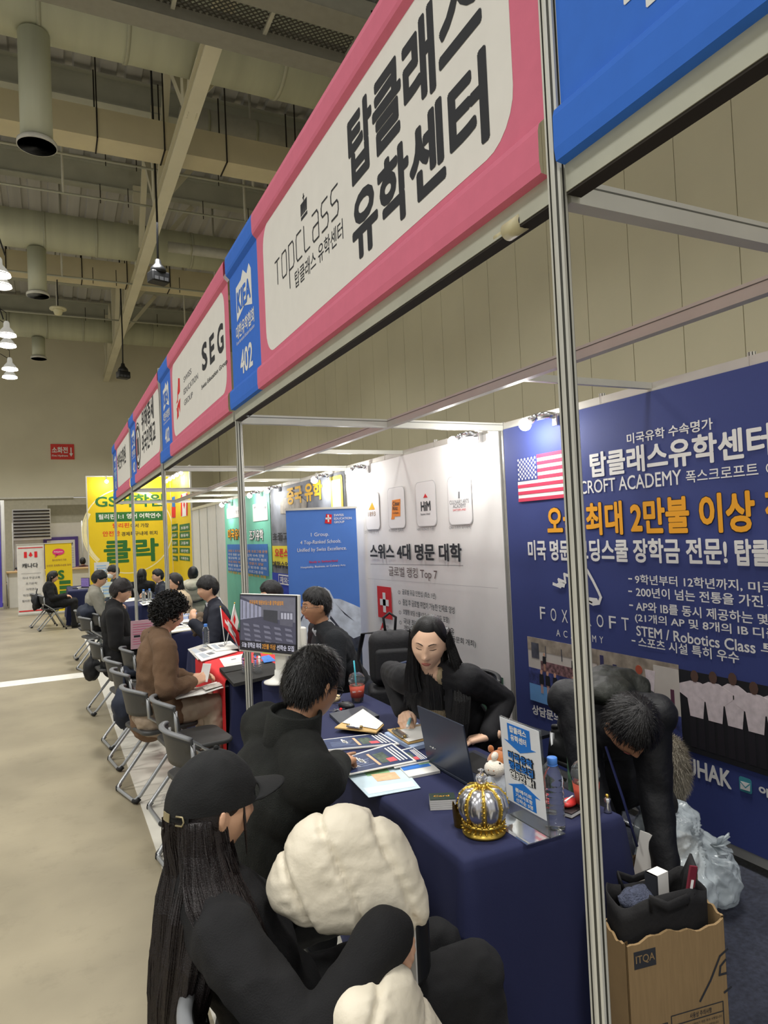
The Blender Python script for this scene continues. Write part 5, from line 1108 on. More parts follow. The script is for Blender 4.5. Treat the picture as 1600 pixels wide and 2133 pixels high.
t = thing('laptop', 'grey laptop seen edge-on behind the red paper flag', 'laptop', (1.40, 5.86, ZT + .012), math.radians(80))
MB().box((.0, -.22, .0), (.32, .0, .014)).build('keyboard_base', mat('laptop_grey', '#9a9a9c', .35, .5), t, bevel=.004); MB().box((.0, -.006, .0), (.32, .0, .21), X=Tm((0, 0, .014), 0, math.radians(-18))).build('screen_lid', mat('laptop_grey', '#9a9a9c', .35, .5), t, bevel=.003)
MB().box((.01, -.0075, .01), (.31, -.006, .2), X=Tm((0, 0, .014), 0, math.radians(-18))).build('display', blackp, t); MB().box((.03, -.19, .014), (.29, -.07, .0152)).build('keyboard', rubber, t)
drink(1.60, 6.30, 'iced coffee with blue lid behind the paper flags', mat('coffee_brown', '#6a3a20', .15, 0, .1, trans=.15), dome=False, sl=False, h=1.35, strawm=capb)
t = thing('cup_lid', 'blue lid resting tilted on the iced coffee', 'lid', (1.60, 6.30, ZT + .168), 0); MB().lathe([(.05, 0), (.05, .012), (.045, .016), (.001, .016)], 24, X=M.Rotation(.2, 4, 'Y')).build('lid_disc', capb, t); MB().ball((0, 0, .02), .008, 8).build('lid_button', capb, t)
# ================================================================ third and later tables
for k, (C4, lab, m_, th) in enumerate(((((296, 1316), (352, 1306), (372, 1312), (310, 1327)), 'white sheet at the near corner of the third table', paper, .004), (((335, 1308), (400, 1300), (420, 1308), (350, 1318)), 'cream booklet lying across the third table', pcream, .012), (((375, 1298), (415, 1294), (434, 1302), (398, 1308)), 'white sheet with small print near the suited man', paper, .004), (((365, 1288), (402, 1285), (410, 1293), (372, 1297)), 'folded white leaflet at the middle of the third table', paper, .006))):
    t, q = sheet('paper_sheet', lab, 'paper', C4, ZT + .006 + .006 * k, m_, th, 'papers on the third table'); patch(t, q, .2, .3, .7, .4, inkgrey, .0008); patch(t, q, .2, .55, .8, .6, inkgrey, .0008)
for k in range(4):
    t = thing('small_carton', 'small blue and white carton in the row on the third table', 'carton', (1.42 + .07 * k, 8.65, ZT), .1, 'blue and white cartons on the third table'); MB().box((-.03, -.03, 0), (.03, .03, .085)).build('carton_body', mat('carton_blue', '#a9b8dd', .6, 0, .1), t); MB().box((-.031, -.031, .06), (.031, .031, .075)).build('carton_band', inkw, t)
t = thing('smartphone', 'black smartphone on the third table', 'phone', (1.38, 8.1, ZT + .03), .6); MB().box((-.036, -.075, 0), (.036, .075, .008)).build('phone_body', blackp, t, bevel=.003); MB().box((-.033, -.07, .008), (.033, .07, .0085)).build('phone_screen', mat('phone_glass', '#20242c', .1), t)
bottle(1.28, 11.62, 'water bottle on the fourth table, outer of the pair', s=1.0); bottle(1.38, 11.68, 'water bottle on the fourth table, inner of the pair', s=1.0)
t = thing('laptop', 'silver laptop standing open on the fourth table', 'laptop', (1.22, 12.1, ZT), math.radians(75))
MB().box((.0, -.22, .0), (.32, .0, .014)).build('keyboard_base', mat('laptop_grey', '#9a9a9c', .35, .5), t); MB().box((.0, -.006, .0), (.32, .0, .21), X=Tm((0, 0, .014), 0, math.radians(-15))).build('screen_lid', mat('laptop_grey', '#9a9a9c', .35, .5), t)
for k, (C4, lab) in enumerate((((252, 1248), (290, 1246), (296, 1252), (256, 1254)), ) and ((((250, 1248), (285, 1244), (292, 1250), (258, 1254)), 'white sheet at the near end of the fourth table'), (((290, 1255), (318, 1250), (326, 1256), (298, 1261)), 'printed white leaflet on the fourth table'))):
    t, q = sheet('paper_sheet', lab, 'paper', C4, ZT + .004, paper, .002, 'papers on the fourth table'); patch(t, q, .2, .3, .7, .5, mat('print_pale', '#a6acb4', .6), .0008)
def stand_board(lab, px, py, D, wd, ht, yaw, m, fl=0, z0=ZT):
    p = onD(px, py, D); t = thing('display_board', lab, 'display stand', (p.x, p.y, z0), yaw)
    h0 = p.z - z0
    MB().box((-wd / 2, 0, h0 - ht / 2), (wd / 2, .006, h0 + ht / 2), X=Tm((0, 0, 0), 0, 0)).build('board', m, t)
    for s in (-1, 1): MB().tube([(s * wd * .3, .0, h0), (s * wd * .4, .12, -z0 * fl)], .008, 6).build('wire_leg', chrome, t); MB().tube([(s * wd * .3, .0, h0), (s * wd * .4, -.1, -z0 * fl)], .008, 6).build('wire_leg', chrome, t)
    for k in range(3): MB().box((-wd * .35, -.002, h0 - ht * .3 + ht * .22 * k), (wd * .3, 0, h0 - ht * .2 + ht * .22 * k)).build('printed_field', mat('print_sky', '#9cc0e0', .6, 0, .1), t)
    return t
stand_board('tilted white and blue display board standing before the yellow wall', 212, 1183, 13.2, .27, .22, -.2, paper, fl=.985)
stand_board('pale display easel beside the man in the grey jacket', 222, 1228, 11.8, .2, .26, -.4, mat('board_pale', '#cfd8cf', .6), fl=.985)
p = onZ(177, 1224, ZT)
t = thing('laptop', 'open laptop with a lit screen on the far table', 'laptop', (.45, 17.0, ZT), math.radians(-60)); MB().box((-.16, 0, 0), (.16, .22, .014)).build('keyboard_base', blackp, t); MB().box((-.16, .21, .0), (.16, .22, .22), X=Tm((0, 0, .01))).build('screen_lid', blackp, t); MB().box((-.15, .205, .02), (.15, .21, .21), X=Tm((0, 0, .01))).build('lit_display', mat('far_screen', '#5a4a7a', .4, 0, .5, 30, emit=.8), t)
t, q = sheet('paper_sheet', 'white sheet on the far table by the laptop', 'paper', ((160, 1223), (182, 1221), (184, 1225), (163, 1227)), ZT + .004, paper, .003); patch(t, q, .2, .3, .7, .5, inkgrey, .0008)
# ================================================================ bags, box, fur, plastic
kraft = mat('cardboard', '#8d7450', .8, 0, .08, 10, .05, 80, stretch=(12, 1, 1)); kraftd = mat('cardboard_edge', '#6e5636', .8, 0, .1)
t = thing('cardboard_box', 'open torn cardboard box with printed notes on the carpet behind the nearest post', 'box', (1.655, 1.615, .007), math.radians(-9))
R = random.Random(5)
def torn(u, base): return base + .010 * math.sin(u * 7 - 1) + .004 * math.sin(u * 31 + 1) + .05 * max(0, u - .8)
def wall(a, b, h, m, nm, dz=0):
    n = 24; vs = []
    a = V(a); b = V(b); nn = V((-(b - a).y, (b - a).x)).normalized() * .004
    for k in range(n + 1):
        u = k / n; p = a.lerp(b, u); z = torn(u, h)
        for o_ in (nn, -nn): vs += [(p.x + o_.x, p.y + o_.y, 0), (p.x + o_.x, p.y + o_.y, z)]
    fs = []
    for k in range(n):
        i = 4 * k; j = i + 4; fs += [(i, i + 1, j + 1, j), (i + 2, j + 2, j + 3, i + 3), (i + 1, i + 3, j + 3, j + 1)]
    MB().add(vs, fs).build(nm, m, t)
bw, bd, bh = .172, .085, .485
wall((-bw, -bd), (bw, -bd), bh, kraft, 'front_side'); wall((bw, -bd), (bw, bd), bh + .02, kraft, 'end_side'); wall((bw, bd), (-bw, bd), bh - .02, kraft, 'back_side'); wall((-bw, bd), (-bw, -bd), bh, kraft, 'end_side')
MB().box((-bw, -bd, 0), (bw, bd, .006)).build('box_bottom', kraft, t)
fr = frame((0, -bd - .0045, 0), (1, 0, 0), (0, 0, 1))
panel(fr, -bw + .02, bh - .075, -bw + .095, bh - .025, .0006, ink, t, 'black_label'); text('ITQA', fr, -bw + .025, bh - .062, .065, .026, kraft, t, .01, .002)
for (x0, z0, x1, z1) in ((-bw + .015, .10, -.05, .235), (-.035, .085, bw - .02, .25)):
    strokes(fr, [[(x0, z0), (x1, z0), (x1, z1), (x0, z1), (x0, z0)], [(x0, z1 - .028), (x1, z1 - .028)]], .003, .0008, ink, t, 'printed_frame')
text('사용상 주의사항', fr, .03, .227, .08, .016, ink, t, .01, .001); text('에 의한 표시', fr, -bw + .02, .212, .07, .015, ink, t, .01, .001)
for k in range(8): text('제품을 안전하게 사용하기 위한 주의 사항입니다', fr, -.025, .205 - k * .0145, .17 - .013 * (k % 3), .008, ink, t, 0, .001)
for k in range(6): text('품질 보증 기준 안내', fr, -bw + .022, .192 - k * .0145, .085 - .01 * (k % 3), .008, ink, t, 0, .001)
strokes(fr, [[(.07, .27), (.11, .32), (.15, .385), (.18, .40)], [(.17, .37), (.15, .355), (.145, .33), (.17, .33)], [(.16, .275), (.185, .285)]], .007, .001, ink, t, 'brush_stroke')
panel(fr, .06, .0, bw - .002, .07, .0006, mat('box_red', '#8e2620', .7), t, 'red_print')
tote = mat('tote_black', '#151415', .8, 0, .1, 30, .2, 60)
t = thing('tote_bag', 'black cloth tote bag stuffed into the open cardboard box', 'bag', (1.655, 1.617, .02), math.radians(-9))
def tb(u, v):
    a = 2 * PI * u; sx = abs(math.cos(a)) ** .5 * (1 if math.cos(a) > 0 else -1); sy = abs(math.sin(a)) ** .5 * (1 if math.sin(a) > 0 else -1)
    k = 1 + .04 * math.sin(a * 5 + v * 4) * v
    return (sx * .155 * k, sy * .068 * k, v * .565 + .015 * math.sin(a * 3) * v)
MB().grid(tb, 48, 14, closed_u=True).build('bag_body', tote, t, solid=.004)
MB().add([(.15 * math.cos(2 * PI * k / 20), .065 * math.sin(2 * PI * k / 20), .50) for k in range(20)], [tuple(range(20))]).build('bag_contents', mat('bag_inside', '#0e0d0e', .9), t)
for s in (-1, 1): MB().tube([(-.07, s * .066, .54), (-.075, s * .08, .58), (-.02, s * .085, .55), (.05, s * .085, .56), (.07, s * .066, .54)], .015, 8, flat=.3).build('carry_handle', tote, t)
MB().tube([(.09, -.04, .55), (.115, -.03, .61), (.14, .0, .617), (.13, .03, .55)], .028, 8, flat=.3).build('side_flap', tote, t)
t = thing('white_carton', 'small white carton with a black stripe standing in the tote bag', 'carton', (1.68, 1.63, .50), .1); MB().box((-.03, -.02, 0), (.03, .02, .12)).build('carton_body', paper, t); MB().box((-.031, -.021, .0), (-.022, .021, .12)).build('black_stripe', ink, t)
t = thing('maroon_pennant', 'narrow maroon and white folded leaflet sticking out of the tote bag', 'leaflet', (1.715, 1.55, .53), -.2); MB().box((-.012, -.004, 0), (.012, .004, .13), X=Tm((0, 0, 0), 0, 0, .25)).build('leaflet_body', mat('maroon', '#6b1a2a', .6), t); MB().box((-.004, -.006, -.01), (.004, .006, .09), X=Tm((0, 0, 0), 0, 0, .25)).build('white_stripe', inkw, t)
t = thing('knit_scarf', 'crumpled grey-blue knitted scarf at the top of the tote bag', 'scarf', (1.60, 1.635, .525), 0)
mb = MB(); mb.ball((0, 0, .03), (.06, .04, .03), 24)
for k in range(len(mb.v)): p = V(mb.v[k]); mb.v[k] = tuple(p * (1 + .25 * NZ.noise(p * 40)))
mb.build('scarf_roll', mat('knit_grey', '#4c5163', .95, 0, .3, 80, .8, 200), t); MB().ball((.04, .02, .02), (.05, .04, .03), 14).build('scarf_end', mat('knit_grey', '#4c5163', .95), t)
t = thing('open_carton', 'plain open brown carton between the bending man and the plastic bag', 'box', (1.98, 1.97, .007), .35)
for a_, b2 in (((-.17, -.12), (.17, -.12)), ((.17, -.12), (.17, .12)), ((.17, .12), (-.17, .12)), ((-.17, .12), (-.17, -.12))):
    a_ = V(a_); b2 = V(b2); nn = V((-(b2 - a_).y, (b2 - a_).x)).normalized() * .004; MB().add([(p.x + o_.x, p.y + o_.y, z) for o_ in (nn, -nn) for p in (a_, b2) for z in (0, .36)], [(0, 1, 3, 2), (4, 6, 7, 5), (1, 5, 7, 3), (0, 2, 6, 4)]).build('carton_side', kraft, t)
MB().box((-.17, -.12, 0), (.17, .12, .006)).build('carton_bottom', kraft, t); MB().box((-.17, .12, .35), (.17, .22, .356), X=Tm((0, 0, 0), 0, 0)).build('carton_flap', kraftd, t)
# knotted clear plastic bag
m_pl = mat('plastic_film', '#c6d0d4', .2, 0, .08, 9, .5, 24, trans=.2, alpha=.62)
t = thing('plastic_bag', 'large knotted translucent plastic bag on the carpet by the navy banner', 'plastic bag', (2.50, 2.26, .012), .35)
PLASTIC_SPEC = [((-.05, .03, .17), .17), ((.10, -.03, .14), .15), ((-.08, .05, .32), .13), ((.03, .06, .30), .13), ((.17, -.05, .09), .10), ((-.10, -.06, .11), .12), ((.06, -.10, .12), .12)]
PLASTIC = t
mb = MB(); mb.ball((-.05, .03, .2), (.16, .13, .12), 18); mb.build('wrapped_contents', mat('contents', '#a9a294', .8, 0, .25, 10), t)
# fur trim
t = thing('fur_trimmed_garment', 'grey fur-trimmed garment standing on end by the navy banner beyond the plastic bag', 'garment', (2.61, 2.40, .38), 0)
furm = mat('fur_grey', '#a49c8c', .9, 0, .3, 30); furd = mat('fur_base', '#8a8374', .95, 0, .2)
def furp(p): return V((p.x * .062, p.y * .085, p.z * .145 + .17))
mb = MB(); mb.ball((0, 0, .17), (.062, .085, .145), 24); mb.build('fur_pelt', furd, t)
mb = MB(); R = random.Random(11)
for k in range(5200):
    z = R.uniform(-1, 1); a = R.uniform(0, 2 * PI); s = math.sqrt(1 - z * z); p = V((s * math.cos(a), s * math.sin(a), z)); b0 = furp(p); d = (p + V((R.gauss(0, .4), R.gauss(0, .4), -.5 + R.gauss(0, .3)))).normalized(); L_ = R.uniform(.018, .036)
    n_ = d.cross(V((R.random(), R.random(), R.random()))).normalized() * .0011
    mb.add([b0 - n_, b0 + n_, b0 + d * L_ + V((0, 0, -.006))], [(0, 1, 2)])
mb.build('fur_hairs', furm, t)
# bags in the white-banner booth
bag_b = mat('backpack_black', '#17171a', .7, 0, .08, 30, .15, 80)
p = onD(815, 1365, 4.35); t = thing('backpack', 'black backpack with a top loop leaning before the white banner', 'backpack', (p.x, p.y, .46), math.radians(160))
mb = MB(); mb.box((-.14, -.09, .30), (.14, .09, .64)); mb.build('pack_body', bag_b, t, bevel=.07, seg=4)
MB().box((-.11, .07, .34), (.11, .12, .54)).build('front_pocket', bag_b, t, bevel=.03); MB().tube([(-.03, 0, .63), (-.04, 0, .72), (.0, 0, .75), (.04, 0, .72), (.03, 0, .63)], .009, 8).build('top_loop', bag_b, t)
for s in (-1, 1): MB().tube([(s * .08, -.08, .62), (s * .16, -.2, .6), (s * .2, -.24, .42), (s * .18, -.16, .33)], .02, 8, flat=.3).build('shoulder_strap', bag_b, t)
MB().box((-.15, -.11, .0), (.15, .11, .30)).build('pack_bottom', bag_b, t, bevel=.03)
p = onD(845, 1385, 4.0); t = thing('shoulder_bag', 'navy structured bag beside the backpack', 'bag', (p.x, p.y, .46), .4); MB().box((-.08, -.06, .0), (.08, .06, .45)).build('bag_body', mat('bag_navy', '#23304e', .55, 0, .06, 30), t, bevel=.03); MB().tube([(-.05, 0, .45), (-.04, 0, .50), (.04, 0, .50), (.05, 0, .45)], .01, 8).build('carry_handle', mat('bag_navy', '#23304e', .55), t)
t = thing('storage_cart', 'low black storage cart under the backpack', 'cart', (2.50, 3.62, .007), .1)
for z in (.1, .27, .44): MB().box((-.18, -.26, z - .01), (.18, .26, z + .01)).build('cart_shelf', blackp, t)
for sx in (-1, 1):
    for sy in (-1, 1): MB().tube([(sx * .17, sy * .25, .05), (sx * .17, sy * .25, .46)], .012, 6).build('cart_post', blackp, t); MB().ball((sx * .17, sy * .25, .03), .03, 8).build('caster', rubber, t)
for k in range(3): tt, q = None, None
t = thing('paper_bundle', 'bundle of white papers on the black storage cart', 'paper stack', (2.36, 3.45, .461), .3); MB().box((-.08, -.11, 0), (.08, .11, .05)).build('paper_block', paper, t); MB().box((-.081, -.02, -.0), (.081, .0, .051)).build('binding_band', inkgrey, t)
# cloth bags on chairs along the aisle
def softbag(lab, c, r_, m, rz=0, nm='cloth_bag'):
    t = thing(nm, lab, 'bag', c, rz); mb = MB(); mb.ball((0, 0, r_[2]), r_, 28)
    for k in range(len(mb.v)): p = V(mb.v[k]); mb.v[k] = tuple(p + (p - V((0, 0, r_[2]))) * (.28 * NZ.noise(p * 11 + V(c)) + .12 * NZ.noise(p * 26)))
    mb.build('bag_body', m, t); MB().tube([(0, 0, r_[2] * 1.7), (.0, .03, r_[2] * 2.3), (.02, .06, r_[2] * 2.7)], .012, 6).build('bag_strap', m, t); return t
navyfab = mat('bag_fabric_navy', '#1c2333', .75, 0, .1, 30)
softbag('dark navy drawstring bag hanging behind the brown sweatshirt', (.46, 5.62, .34), (.10, .15, .15), navyfab)
softbag('black padded bag hanging beside the long black coat', (.33, 7.95, .30), (.09, .13, .12), mat('bag_fabric_black', '#131417', .75))
softbag('dark jacket bundled over the chair behind the grey jacket', (.44, 11.05, .62), (.15, .26, .12), navyfab, nm='folded_jacket')
softbag('black bag hanging behind the woman at the far table', (-.34, 16.1, .42), (.1, .22, .16), mat('bag_fabric_black', '#131417', .75))
softbag('dark bag on the seat beneath the long black coat', (.62, 6.95, .46), (.13, .13, .06), navyfab)
# brochure bag hung beside the woman's chair
t = thing('picture_tote', 'white tote bag with a green leaf print hanging below the black chair back', 'bag', (2.16, 2.50, .30), math.radians(80)); MB().box((-.13, -.01, 0), (.13, .01, .32)).build('bag_body', mat('tote_green', '#50705a', .7, 0, .8, 22), t, bevel=.006); MB().box((-.131, -.011, .0), (.131, .011, .07)).build('white_band', paper, t)
for s in (-1, 1): MB().tube([(s * .07, 0, .31), (s * .05, 0, .42), (0, 0, .45)], .006, 6).build('carry_handle', paper, t)
# ================================================================ people
skin = mat('skin_light', '#d9ab8c', .5, 0, .05, 14, .05, 250); skin2 = mat('skin_tan', '#c2906e', .5, 0, .06, 14, .05, 250)
hairm = mat('hair_black', '#0d0b0b', .42, 0, .25, 60, .3, 300); hairb = mat('hair_dark_brown', '#181010', .42, 0, .25, 60, .3, 300)
lipm = mat('lips', '#b0605c', .45, 0, .05); browm = mat('eyebrow', '#1d1512', .8); eyem = mat('eye_dark', '#17100d', .2)
def cloth(nm, col, rough=.85, bump=.25, bs=350, var=.06, sheen=.0): return mat(nm, col, rough, 0, var, 10, bump, bs, sheen=sheen)
black_wool = cloth('black_wool', '#101012', .9, .3, 300, .15); fleece = cloth('black_fleece', '#20221f', .98, .9, 380, .45); blazer_m = cloth('black_blazer', '#0f0f13', .8); beige_knit = cloth('beige_top', '#a99878', .8)
def remesh(mb, vox, name, mats, it=3, disp=0, freq=14, seed=0, fac=.5, cut=None, stretchz=1):
    me = mb.mesh(name + '_raw', mats); o = bpy.data.objects.new('tmp', me); COL.objects.link(o)
    md = o.modifiers.new('r', 'REMESH'); md.mode = 'VOXEL'; md.voxel_size = vox; md.use_smooth_shade = True
    if it: ms = o.modifiers.new('s', 'SMOOTH'); ms.factor = fac; ms.iterations = it
    dg = bpy.context.evaluated_depsgraph_get(); dg.update()
    m2 = bpy.data.meshes.new_from_object(o.evaluated_get(dg)); m2.name = name
    bpy.data.objects.remove(o); bpy.data.meshes.remove(me)
    if disp:
        off = V((seed * 3.1, seed * 1.7, seed)); nn = [v.normal.copy() for v in m2.vertices]
        for v, n_ in zip(m2.vertices, nn):
            p = v.co; q = V((p.x, p.y, p.z * stretchz)) * freq + off
            d = NZ.noise(q) + .6 * NZ.noise(q * 2.1 + V((5, 1, 2))); r_ = 1 - abs(NZ.noise(q * .8 + V((9, 9, 9)))) * 2
            v.co = p + n_ * (disp * (.6 * d + .5 * r_ - .25))
    if cut:
        bm = bmesh.new(); bm.from_mesh(m2); dl = [f_ for f_ in bm.faces if cut(f_.calc_center_median())]
        bmesh.ops.delete(bm, geom=dl, context='FACES'); bm.to_mesh(m2); bm.free()
    m2.materials.clear()
    for m in (mats if isinstance(mats, (list, tuple)) else [mats]): m2.materials.append(m)
    for p in m2.polygons: p.use_smooth = True; p.material_index = 0
    return m2
def ik(A, B, la, lb, pole):
    d = B - A; D = d.length; 
    if D > (la + lb) * .995: k = D / ((la + lb) * .995); la *= k; lb *= k
    if D < abs(la - lb) * 1.02: D = abs(la - lb) * 1.02 + 1e-4
    x = (la * la - lb * lb + D * D) / (2 * D); hgt = math.sqrt(max(la * la - x * x, 0)); t = d.normalized()
    p = V(pole); p = p - t * p.dot(t); p = p.normalized() if p.length > 1e-5 else t.orthogonal().normalized()
    return A + t * x + p * hgt
def hand(mb, W, d, n, side, curl=.5, s=1.0, point=False, thumb=.6):
    """wrist W, direction d to the knuckles, n = back of the hand, side = +1 when the thumb lies towards +(d x n)"""
    d = d.normalized(); n = (n - d * n.dot(d)).normalized(); x = d.cross(n) * side; k = s
    cs = curl if isinstance(curl, (list, tuple)) else [curl] * 4
    mb.caps(W - d * .03 * k, W + d * .02 * k, .025 * k, .024 * k, 10)
    for i, (o_, L_, r_) in enumerate(((.027, .088, .0095), (.009, .092, .0098), (-.009, .088, .0094), (-.026, .080, .0085))):
        b = W + x * o_ * .6 * k + d * .012 * k; kn = W + x * o_ * k + d * L_ * k
        mb.caps(b, kn, .016 * k, .0122 * k, 10); c = (.05 if i == 0 and point else cs[i]); p = kn; a = 0
        for j, (l_, rr) in enumerate(((.043, 1), (.027, .92), (.021, .82))):
            ll = l_ * (1.0, 1.08, 1.0, .82)[i] * k; a += c * (1.0, 1.25, .8)[j]
            q = p + (d * math.cos(a) - n * math.sin(a)) * ll; mb.caps(p, q, r_ * rr * k, r_ * rr * .92 * k, 8); p = q
    b = W + x * .018 * k + d * .02 * k; k1 = W + x * .046 * k + d * .05 * k - n * .012 * k; k2 = k1 + (d * .8 + x * (.5 - thumb) - n * .35).normalized() * .032 * k; k3 = k2 + (d * .85 - x * (.2 + .4 * thumb) - n * .3).normalized() * .025 * k
    mb.caps(b, k1, .015 * k, .0125 * k, 8); mb.caps(k1, k2, .0115 * k, .0105 * k, 8); mb.caps(k2, k3, .0105 * k, .0085 * k, 8)
# ---- heads
def hy(x, z):
    g = lambda x0, z0, a, b: math.exp(-((x - x0) / a) ** 2 - ((z - z0) / b) ** 2); ax = abs(x); h = lambda x0, z0, a, b: math.exp(-((ax - x0) / a) ** 2 - ((z - z0) / b) ** 2)
    return (.019 * g(0, -.022, .0125, .015) + .009 * g(0, .006, .010, .024) - .007 * h(.031, .016, .016, .012) + .004 * h(.028, .036, .022, .009) + .007 * g(0, -.058, .024, .013)
            - .004 * g(0, -.0585, .02, .0028) - .004 * g(0, -.076, .02, .008) + .007 * g(0, -.098, .022, .016) + .004 * h(.046, -.012, .02, .022) + .004 * h(.012, -.027, .006, .006))
def hp_(p):
    """unit direction -> point of the head surface (x right, y forward, z up; centre between ears)"""
    x, y, z = p.x * .0755, p.y * .098, p.z * .118
    if z < -.01:
        t = (-z - .01) / .108; x *= 1 - .36 * t ** 1.3
        y *= (1 - .10 * t) if y > 0 else (1 - .55 * t)
    if y > 0: y += hy(x, z) * min(1, y / .045)
    if y < 0 and z > -.03: y *= 1.02
    return V((x, y, z))
def head_local(n=64, m=44):
    mb = MB(); vs = []
    for j in range(1, m):
        b = PI * j / m
        for i in range(n): a = 2 * PI * i / n; vs.append(hp_(V((math.cos(a) * math.sin(b), math.sin(a) * math.sin(b), -math.cos(b)))))
    o = len(vs); vs += [hp_(V((0, 0, -1))), hp_(V((0, 0, 1)))]
    fs = [(i + (j) * n, (i + 1) % n + j * n, (i + 1) % n + (j + 1) * n, i + (j + 1) * n) for j in range(m - 2) for i in range(n)]
    fs += [(o, (i + 1) % n, i) for i in range(n)] + [(o + 1, (m - 2) * n + i, (m - 2) * n + (i + 1) % n) for i in range(n)]
    mb.add(vs, fs, 0, True)
    for s in (-1, 1):
        X = Tm((s * .0765, -.008, -.004), s * .35, 0, s * .12); mb.ball((0, 0, 0), (.009, .018, .031), 12, X=X); mb.ball((s * .006, -.012, .006), (.007, .010, .022), 10, X=X)
    return mb
def hair_cap(mb, Hm, zf=.062, zs=.0, zb=-.062, th=.016, top=.012, rough=.005, seed=1, n=72, m=48, fr=22, part=0, bang=None):
    def wgt(p):
        r_ = math.hypot(p.x / .076, p.y / .098) + 1e-6; a = (p.y / .098) / r_
        if a > 0: hl = zs + (zf - zs) * min(1, (a / .75)) ** 1.5
        else: hl = zs + (zb - zs) * min(1, -a * 1.6)
        w_ = (p.z - hl) / .018; return max(0, min(1, w_ * .5 + .5))
    def sf(d):
        p = hp_(d); w_ = wgt(p); nrm = V((d.x / .076, d.y / .098, d.z / .118)).normalized()
        nz_ = NZ.noise(p * fr + V((seed, 0, 0))) + .5 * NZ.noise(p * fr * 2.3 + V((0, seed, 0)))
        t = (th + top * max(0, p.z) / .118 + rough * nz_) * w_ - .007 * (1 - w_)
        return p + nrm * t, w_, nrm
    vs = []
    for j in range(1, m):
        b = PI * j / m
        for i in range(n): a = 2 * PI * i / n; vs.append(Hm @ sf(V((math.cos(a) * math.sin(b), math.sin(a) * math.sin(b), -math.cos(b))))[0])
    o = len(vs); vs += [Hm @ sf(V((0, 0, -1)))[0], Hm @ sf(V((0, 0, 1)))[0]]
    fs = [(i + j * n, (i + 1) % n + j * n, (i + 1) % n + (j + 1) * n, i + (j + 1) * n) for j in range(m - 2) for i in range(n)]
    fs += [(o, (i + 1) % n, i) for i in range(n)] + [(o + 1, (m - 2) * n + i, (m - 2) * n + (i + 1) % n) for i in range(n)]
    mb.add(vs, fs, 0, True); return sf
def strands(mb, Hm, sf, N, L_=.045, lift=.35, crown=V((0, -.25, .97)), seed=1, wd=.0011, spread=.25, wmin=.6, grav=.0):
    R = random.Random(seed)
    for _ in range(N):
        z = R.uniform(-.6, 1); a = R.uniform(0, 2 * PI); s = math.sqrt(1 - z * z); d = V((s * math.cos(a), s * math.sin(a), z)); p, w_, n_ = sf(d)
        if w_ < wmin: continue
        t = d - crown.normalized(); t = t - n_ * t.dot(n_)
        if t.length < .05: t = V((R.gauss(0, 1), R.gauss(0, 1), 0))
        t = (t.normalized() + V((R.gauss(0, spread), R.gauss(0, spread), R.gauss(0, spread)))).normalized()
        l_ = L_ * R.uniform(.5, 1.2); e = n_.cross(t).normalized() * wd
        p0 = p - n_ * .003; p1 = p + t * l_ * .5 + n_ * (l_ * lift * .5); p2 = p + t * l_ + n_ * (l_ * lift * R.uniform(-.2, .7)) + V((0, 0, -grav * l_))
        mb.add([Hm @ q for q in (p0 - e, p0 + e, p1 + e, p1 - e, p2)], [(0, 1, 2, 3), (3, 2, 4)])
def lock_volume(mb, path, n=20, strand=160, seed=1, Rt=V((1, 0, 0)), Fw=V((0, 1, 0)), wd=.0016, rag=.02):
    """falling hair: path of (centre, half-width along Rt, half-depth along Fw); a closed shell plus loose strands"""
    R = random.Random(seed); ph = R.random() * 9; N = len(path); vs = []
    def pt(k, a, e=1.0):
        c, rx, ry = path[k]; w_ = 1 + .10 * math.sin(a * 9 + ph + k * .25) + .05 * math.sin(a * 23 + ph)
        return V(c) + Rt * (math.cos(a) * rx * w_ * e) + Fw * (math.sin(a) * ry * w_ * e)
    for k in range(N):
        for i in range(n * 2): vs.append(pt(k, 2 * PI * i / (n * 2)))
    q = n * 2
    mb.add(vs, [(k * q + i, k * q + (i + 1) % q, (k + 1) * q + (i + 1) % q, (k + 1) * q + i) for k in range(N - 1) for i in range(q)] + [tuple(range(q - 1, -1, -1)), tuple(range((N - 1) * q, N * q))], 0, True)
    for _ in range(strand):
        a = R.uniform(0, 2 * PI); k0 = R.randint(0, max(0, N // 3)); e = R.uniform(1.0, 1.06); da = R.gauss(0, .12); pts = []
        for k in range(k0, N): pts.append(pt(k, a + da * (k - k0) / N, e + R.gauss(0, .008)))
        pts[-1] = pts[-1] + V((R.gauss(0, rag * .4), R.gauss(0, rag * .4), -R.uniform(0, rag * 2)))
        mb.tube(pts, [wd] * (len(pts) - 1) + [wd * .3], 3, cap=False)
LOWHEAD = None
